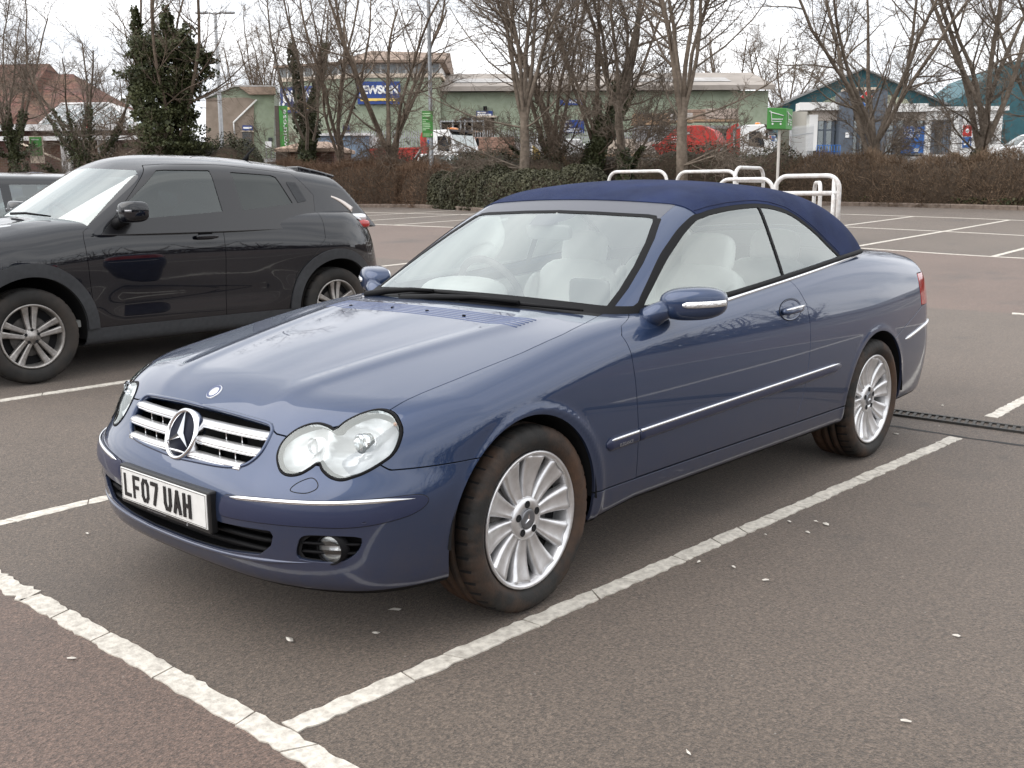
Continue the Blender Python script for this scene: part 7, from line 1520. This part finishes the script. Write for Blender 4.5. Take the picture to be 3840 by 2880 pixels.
# trolley sign
p=atg(2914,22.5); sg=empty('trolley_sign',p,0,'green trolley park sign with two white trolley symbols on a pale post','sign'); 
def trolley(o,rt_,up,n_,w,h,par):
    o=Vector(o); rt_=Vector(rt_).normalized(); up=Vector(up); 
    P=lambda a,b:o+rt_*(a*w)+up*(b*h)+n_*.008
    mb=MB(); tk=.030
    for line in (((-.92,.92),(-.75,.92),(-.60,-.40),(.62,-.40)),((-.72,.80),(.82,.38),(.74,-.10),(-.62,-.10)),):
        mb.tube([P(*q) for q in line],h*.060,6)
    for a in (-.5,.5): mb.tube([P(a,-.72)-n_*.004,P(a,-.72)+n_*.006],h*.13,12)
    mb.build('trolley_symbol',m_signt,par)
zb_=at(2914,484,22.5).z-p.z; zt_=at(2914,406,22.5).z-p.z; hh=(zt_-zb_); ang=BASEANG
ex=at(2948,440,22.5)-p; ex.z=0; t1=Vector((math.cos(ang+R(18)),math.sin(ang+R(18)),0)); wL=.47; t2=Vector((math.cos(ang+R(58)),math.sin(ang+R(58)),0)); wR=.45
c0=ex; c1=ex-t1*wL; c2=ex+t2*wR; c3=c1+t2*wR
mb=MB(); mb.add([(q.x,q.y,z) for z in (zb_,zt_) for q in (c1,c0,c2,c3)],[(0,1,5,4),(1,2,6,5),(2,3,7,6),(3,0,4,7),(0,3,2,1),(4,5,6,7)]); bxs=mb.build('sign_box',m_signg,sg,bevel=.01); cc=(c0+c1+c2+c3)/4; mb=MB(); mb.lathe([(.030,-.05),(.030,zb_+.02)],14,'z',(cc.x,cc.y,0)); mb.build('post',mat('post_pale',(.55,.52,.48),.5),sg)
mid=(c1+c0)/2; n1=Vector((t1.y,-t1.x,0)); trolley((mid.x,mid.y,(zb_+zt_)/2),t1,(0,0,1),n1,wL*.42,hh*.36,bxs); mid=(c0+c2)/2; n2=Vector((t2.y,-t2.x,0)); trolley((mid.x,mid.y,(zb_+zt_)/2),t2,(0,0,1),n2,wR*.40,hh*.36,bxs)
# lamp post with green notice
p=atg(1620,36.8); lpst=empty('lamp_post',p,BASEANG,'grey steel lamp post with a green notice rising past the top of the picture','lamp post'); mb=MB(); mb.lathe([(.115,-.1),(.115,1.15),(.085,1.25),(.075,1.3),(.055,9.0)],18,'z'); mb.build('column',mat('lamp_steel',(.30,.31,.32),.5,.5,var=.12,vscale=3),lpst); mb=MB(); mb.tube([(0,0,9.0),(.1,0,9.2),(.9,0,9.35)],[.05,.045,.04],10); mb.sell((1.2,0,9.36),(.7,.26,.12),(.5,.6),10); mb.build('lamp_head',m_steelg,lpst)
z0=at(1610,517,36.7).z-p.z; z1=at(1610,420,36.7).z-p.z; w=39*36.7/3923; mb=MB(); mb.box((-w*.80,-.10,z0),(w*.22,-.07,z1)); nb_=mb.build('green_notice',m_signg,lpst,bevel=.006)
rows=[(.10,.84,.045),(.19,.80,.045),(.325,.62,.025),(.39,.32,.025),(.465,.72,.03),(.53,.76,.03),(.59,.78,.03),(.655,.68,.03),(.715,.32,.03)]
for (t,wd_,hh) in rows: mb=MB(); zz=z1-(z1-z0)*t; mb.box((-w*.74,-.104,zz-hh*(z1-z0)*.5),(-w*.74+w*.92*wd_,-.1005,zz+hh*(z1-z0)*.5)); mb.build('notice_lines',m_lime,nb_)
mb=MB(); mb.box((-w*.7,-.104,z0+.03),(-w*.1,-.1005,z0+.16*(z1-z0))); mb.build('notice_panel',mat('pale_green',(.22,.42,.18),.5),nb_); mb=MB(); mb.box((0,-.104,z0+.05),(w*.13,-.1005,z0+.14*(z1-z0))); mb.build('notice_mark',m_cream,nb_)
# far twin lamp
p=atg(842,60); tl2=empty('twin_lamp_post',p,BASEANG,'tall grey twin-headed lamp post between the big ivy tree and the warehouse','lamp post'); hz=at(834,66,60).z-p.z; mb=MB(); mb.lathe([(.14,-.1),(.09,hz)],14,'z'); mb.build('column',m_steelg,tl2)
for s_ in (-1,1): mb=MB(); mb.tube([(0,0,hz-.1),(s_*.5,0,hz)],.05,8); mb.sell((s_*.75,0,hz-.02),(.75,.3,.14),(.5,.5),8); mb.build('lamp_head',m_steelg,tl2)
# green supermarket notice
p=atg(150,42); gn=empty('green_notice_board',p,BASEANG,'upright green supermarket notice with white lettering by the brick wall','sign'); z1=at(150,516,42).z-p.z; z0=at(150,584,42).z-p.z; w=44*42/3923; mb=MB(); mb.box((-w/2-.04,0,z0-.3),(w/2+.04,.06,z1+.04)); mb.build('frame',m_cream,gn); mb=MB(); mb.box((-w/2,-.02,z0),(w/2,.0,z1)); bd=mb.build('board',m_signg,gn)
def nline(txt,t,wd_,hh,m,x0):
    me=text_mesh(txt,1.,.01,'LEFT'); co=np.array([v.co for v in me.vertices]); mn,mx=co.min(0),co.max(0); zz=z1-(z1-z0)*t; S=Matrix.Diagonal((w*wd_/(mx[0]-mn[0]),hh*(z1-z0)/(mx[1]-mn[1]),1,1)); me.transform(Matrix.Translation((-w/2+w*x0,-.025,zz))@Matrix.Rotation(PI/2,4,'X')@S@Matrix.Translation((-mn[0],-(mn[1]+mx[1])/2,0))); link('notice_lettering',me,m,bd)
nline('waitrose',.13,.62,.085,m_signt,.16); nline('Thank you',.40,.62,.08,m_lime,.06); nline('for shopping',.55,.84,.085,m_lime,.05); nline('with us',.70,.46,.075,m_lime,.06)
# vertical waitrose sign
p=atg(1078,55); ws_=empty('vertical_sign',p,BASEANG,'tall narrow green sign with white letters running upwards, left of the ivy column','sign'); z1=at(1066,401,55).z-p.z; z0=at(1082,538,55).z-p.z; x0=(at(1058,470,55)-p).dot(Vector((math.cos(BASEANG),math.sin(BASEANG),0))); x1=(at(1088,470,55)-p).dot(Vector((math.cos(BASEANG),math.sin(BASEANG),0)))
mb=MB(); mb.box((x0,0,z0-.3),(x1,.15,z1)); bd=mb.build('board',m_signg,ws_); mb=MB(); mb.box((x0-.22,.02,-.1),(x0-.02,.2,z1)); mb.build('post',mat('post_brown',(.09,.07,.06),.8),ws_)
me=text_mesh('waitrose',1.,.01,'CENTER'); co=np.array([v.co for v in me.vertices]); mn,mx=co.min(0),co.max(0)
for v in me.vertices:
    a=(v.co.x-mn[0])/(mx[0]-mn[0]); b=(v.co.y-mn[1])/(mx[1]-mn[1]); v.co=(x1-(x1-x0)*(.12+.5*b),-.015-v.co.z*.01,z0-.25+(z1-z0+.05)*a)
link('sign_lettering',me,m_signt,bd)
# striped pole and small white notice
p=atg(348,44); sp_=empty('striped_pole',p,0,'thin red and white striped pole in front of the canopy','pole'); hz=at(343,449,44).z-p.z; nb2=7
for k in range(nb2): mb=MB(); mb.lathe([(.055,hz*k/nb2),(.055,hz*(k+1)/nb2)],12,'z'); mb.build('pole_band',m_red if k%2==0 else m_signt,sp_)
p=atg(1015,50); wn_=empty('white_notice',p,BASEANG,'small blank white notice beside the evergreen bush','sign'); zz=at(1015,532,50).z-p.z; mb=MB(); mb.box((-.14,0,0),(-.1,.04,zz)); mb.box((.1,0,0),(.14,.04,zz)); mb.build('post',m_steelg,wn_); mb=MB(); mb.box((-.14,-.03,zz-.3),(.14,0,zz)); mb.build('board',m_signt,wn_)
# ================================================================== litter: petals, droppings, stains
pm2=mat('petal',(.62,.58,.52),.8,var=.15,vscale=40); rl=random.Random(3)
LIT=[(1085,2405,.030),(1410,2380,.022),(190*1.736,1155*1.736,.02),(270,2475,.022),(3395,2710,.022),(3590,2390,.02),(3030,2000,.022),(2960,1960,.018),(2870,2010,.014),(3060,1960,.014),(3100,1970,.03),(2620,2110,.025),(2750,2130,.022),(2870,2180,.02),(1480,2290,.03),(2580,2830,.02),(3360,1630,.03),(3300,1780,.02)]
def gray_hit(u,v):
    d=_f+_r2*((u-1920)/3923)-_u2*((v-1440)/3923); t=(0-CAMP.z)/d.z
    for _ in range(30): q=CAMP+d*t; t+=(gzf(q.x,q.y)-q.z)/d.z
    return CAMP+d*t
lit=[(gray_hit(u,v),s) for u,v,s in LIT]
for _ in range(26):
    x=rl.uniform(-2.2,8); y=rl.uniform(-4,7); lit.append((Vector((x,y,gzf(x,y))),rl.uniform(.006,.016)))
mb=MB()
for q,s in lit:
    n=7; pts=[]; a0=rl.uniform(0,6); s*=.62
    for i in range(n): w=2*PI*i/n; r_=s*rl.uniform(.4,1); x=r_*math.cos(w)*1.5; y=r_*math.sin(w)*.7; pts.append((q.x+x*math.cos(a0)-y*math.sin(a0),q.y+x*math.sin(a0)+y*math.cos(a0)))
    z=gzf(q.x,q.y)+.005; mb.add([(a,b,z+.003*rl.random()) for a,b in pts]+[(q.x,q.y,z+.006)],[(i,(i+1)%n,n) for i in range(n)])
tag(mb.build('scattered_petals',pm2,fix=False),'pale petals and scraps scattered over the asphalt round the convertible','litter',kind='stuff')
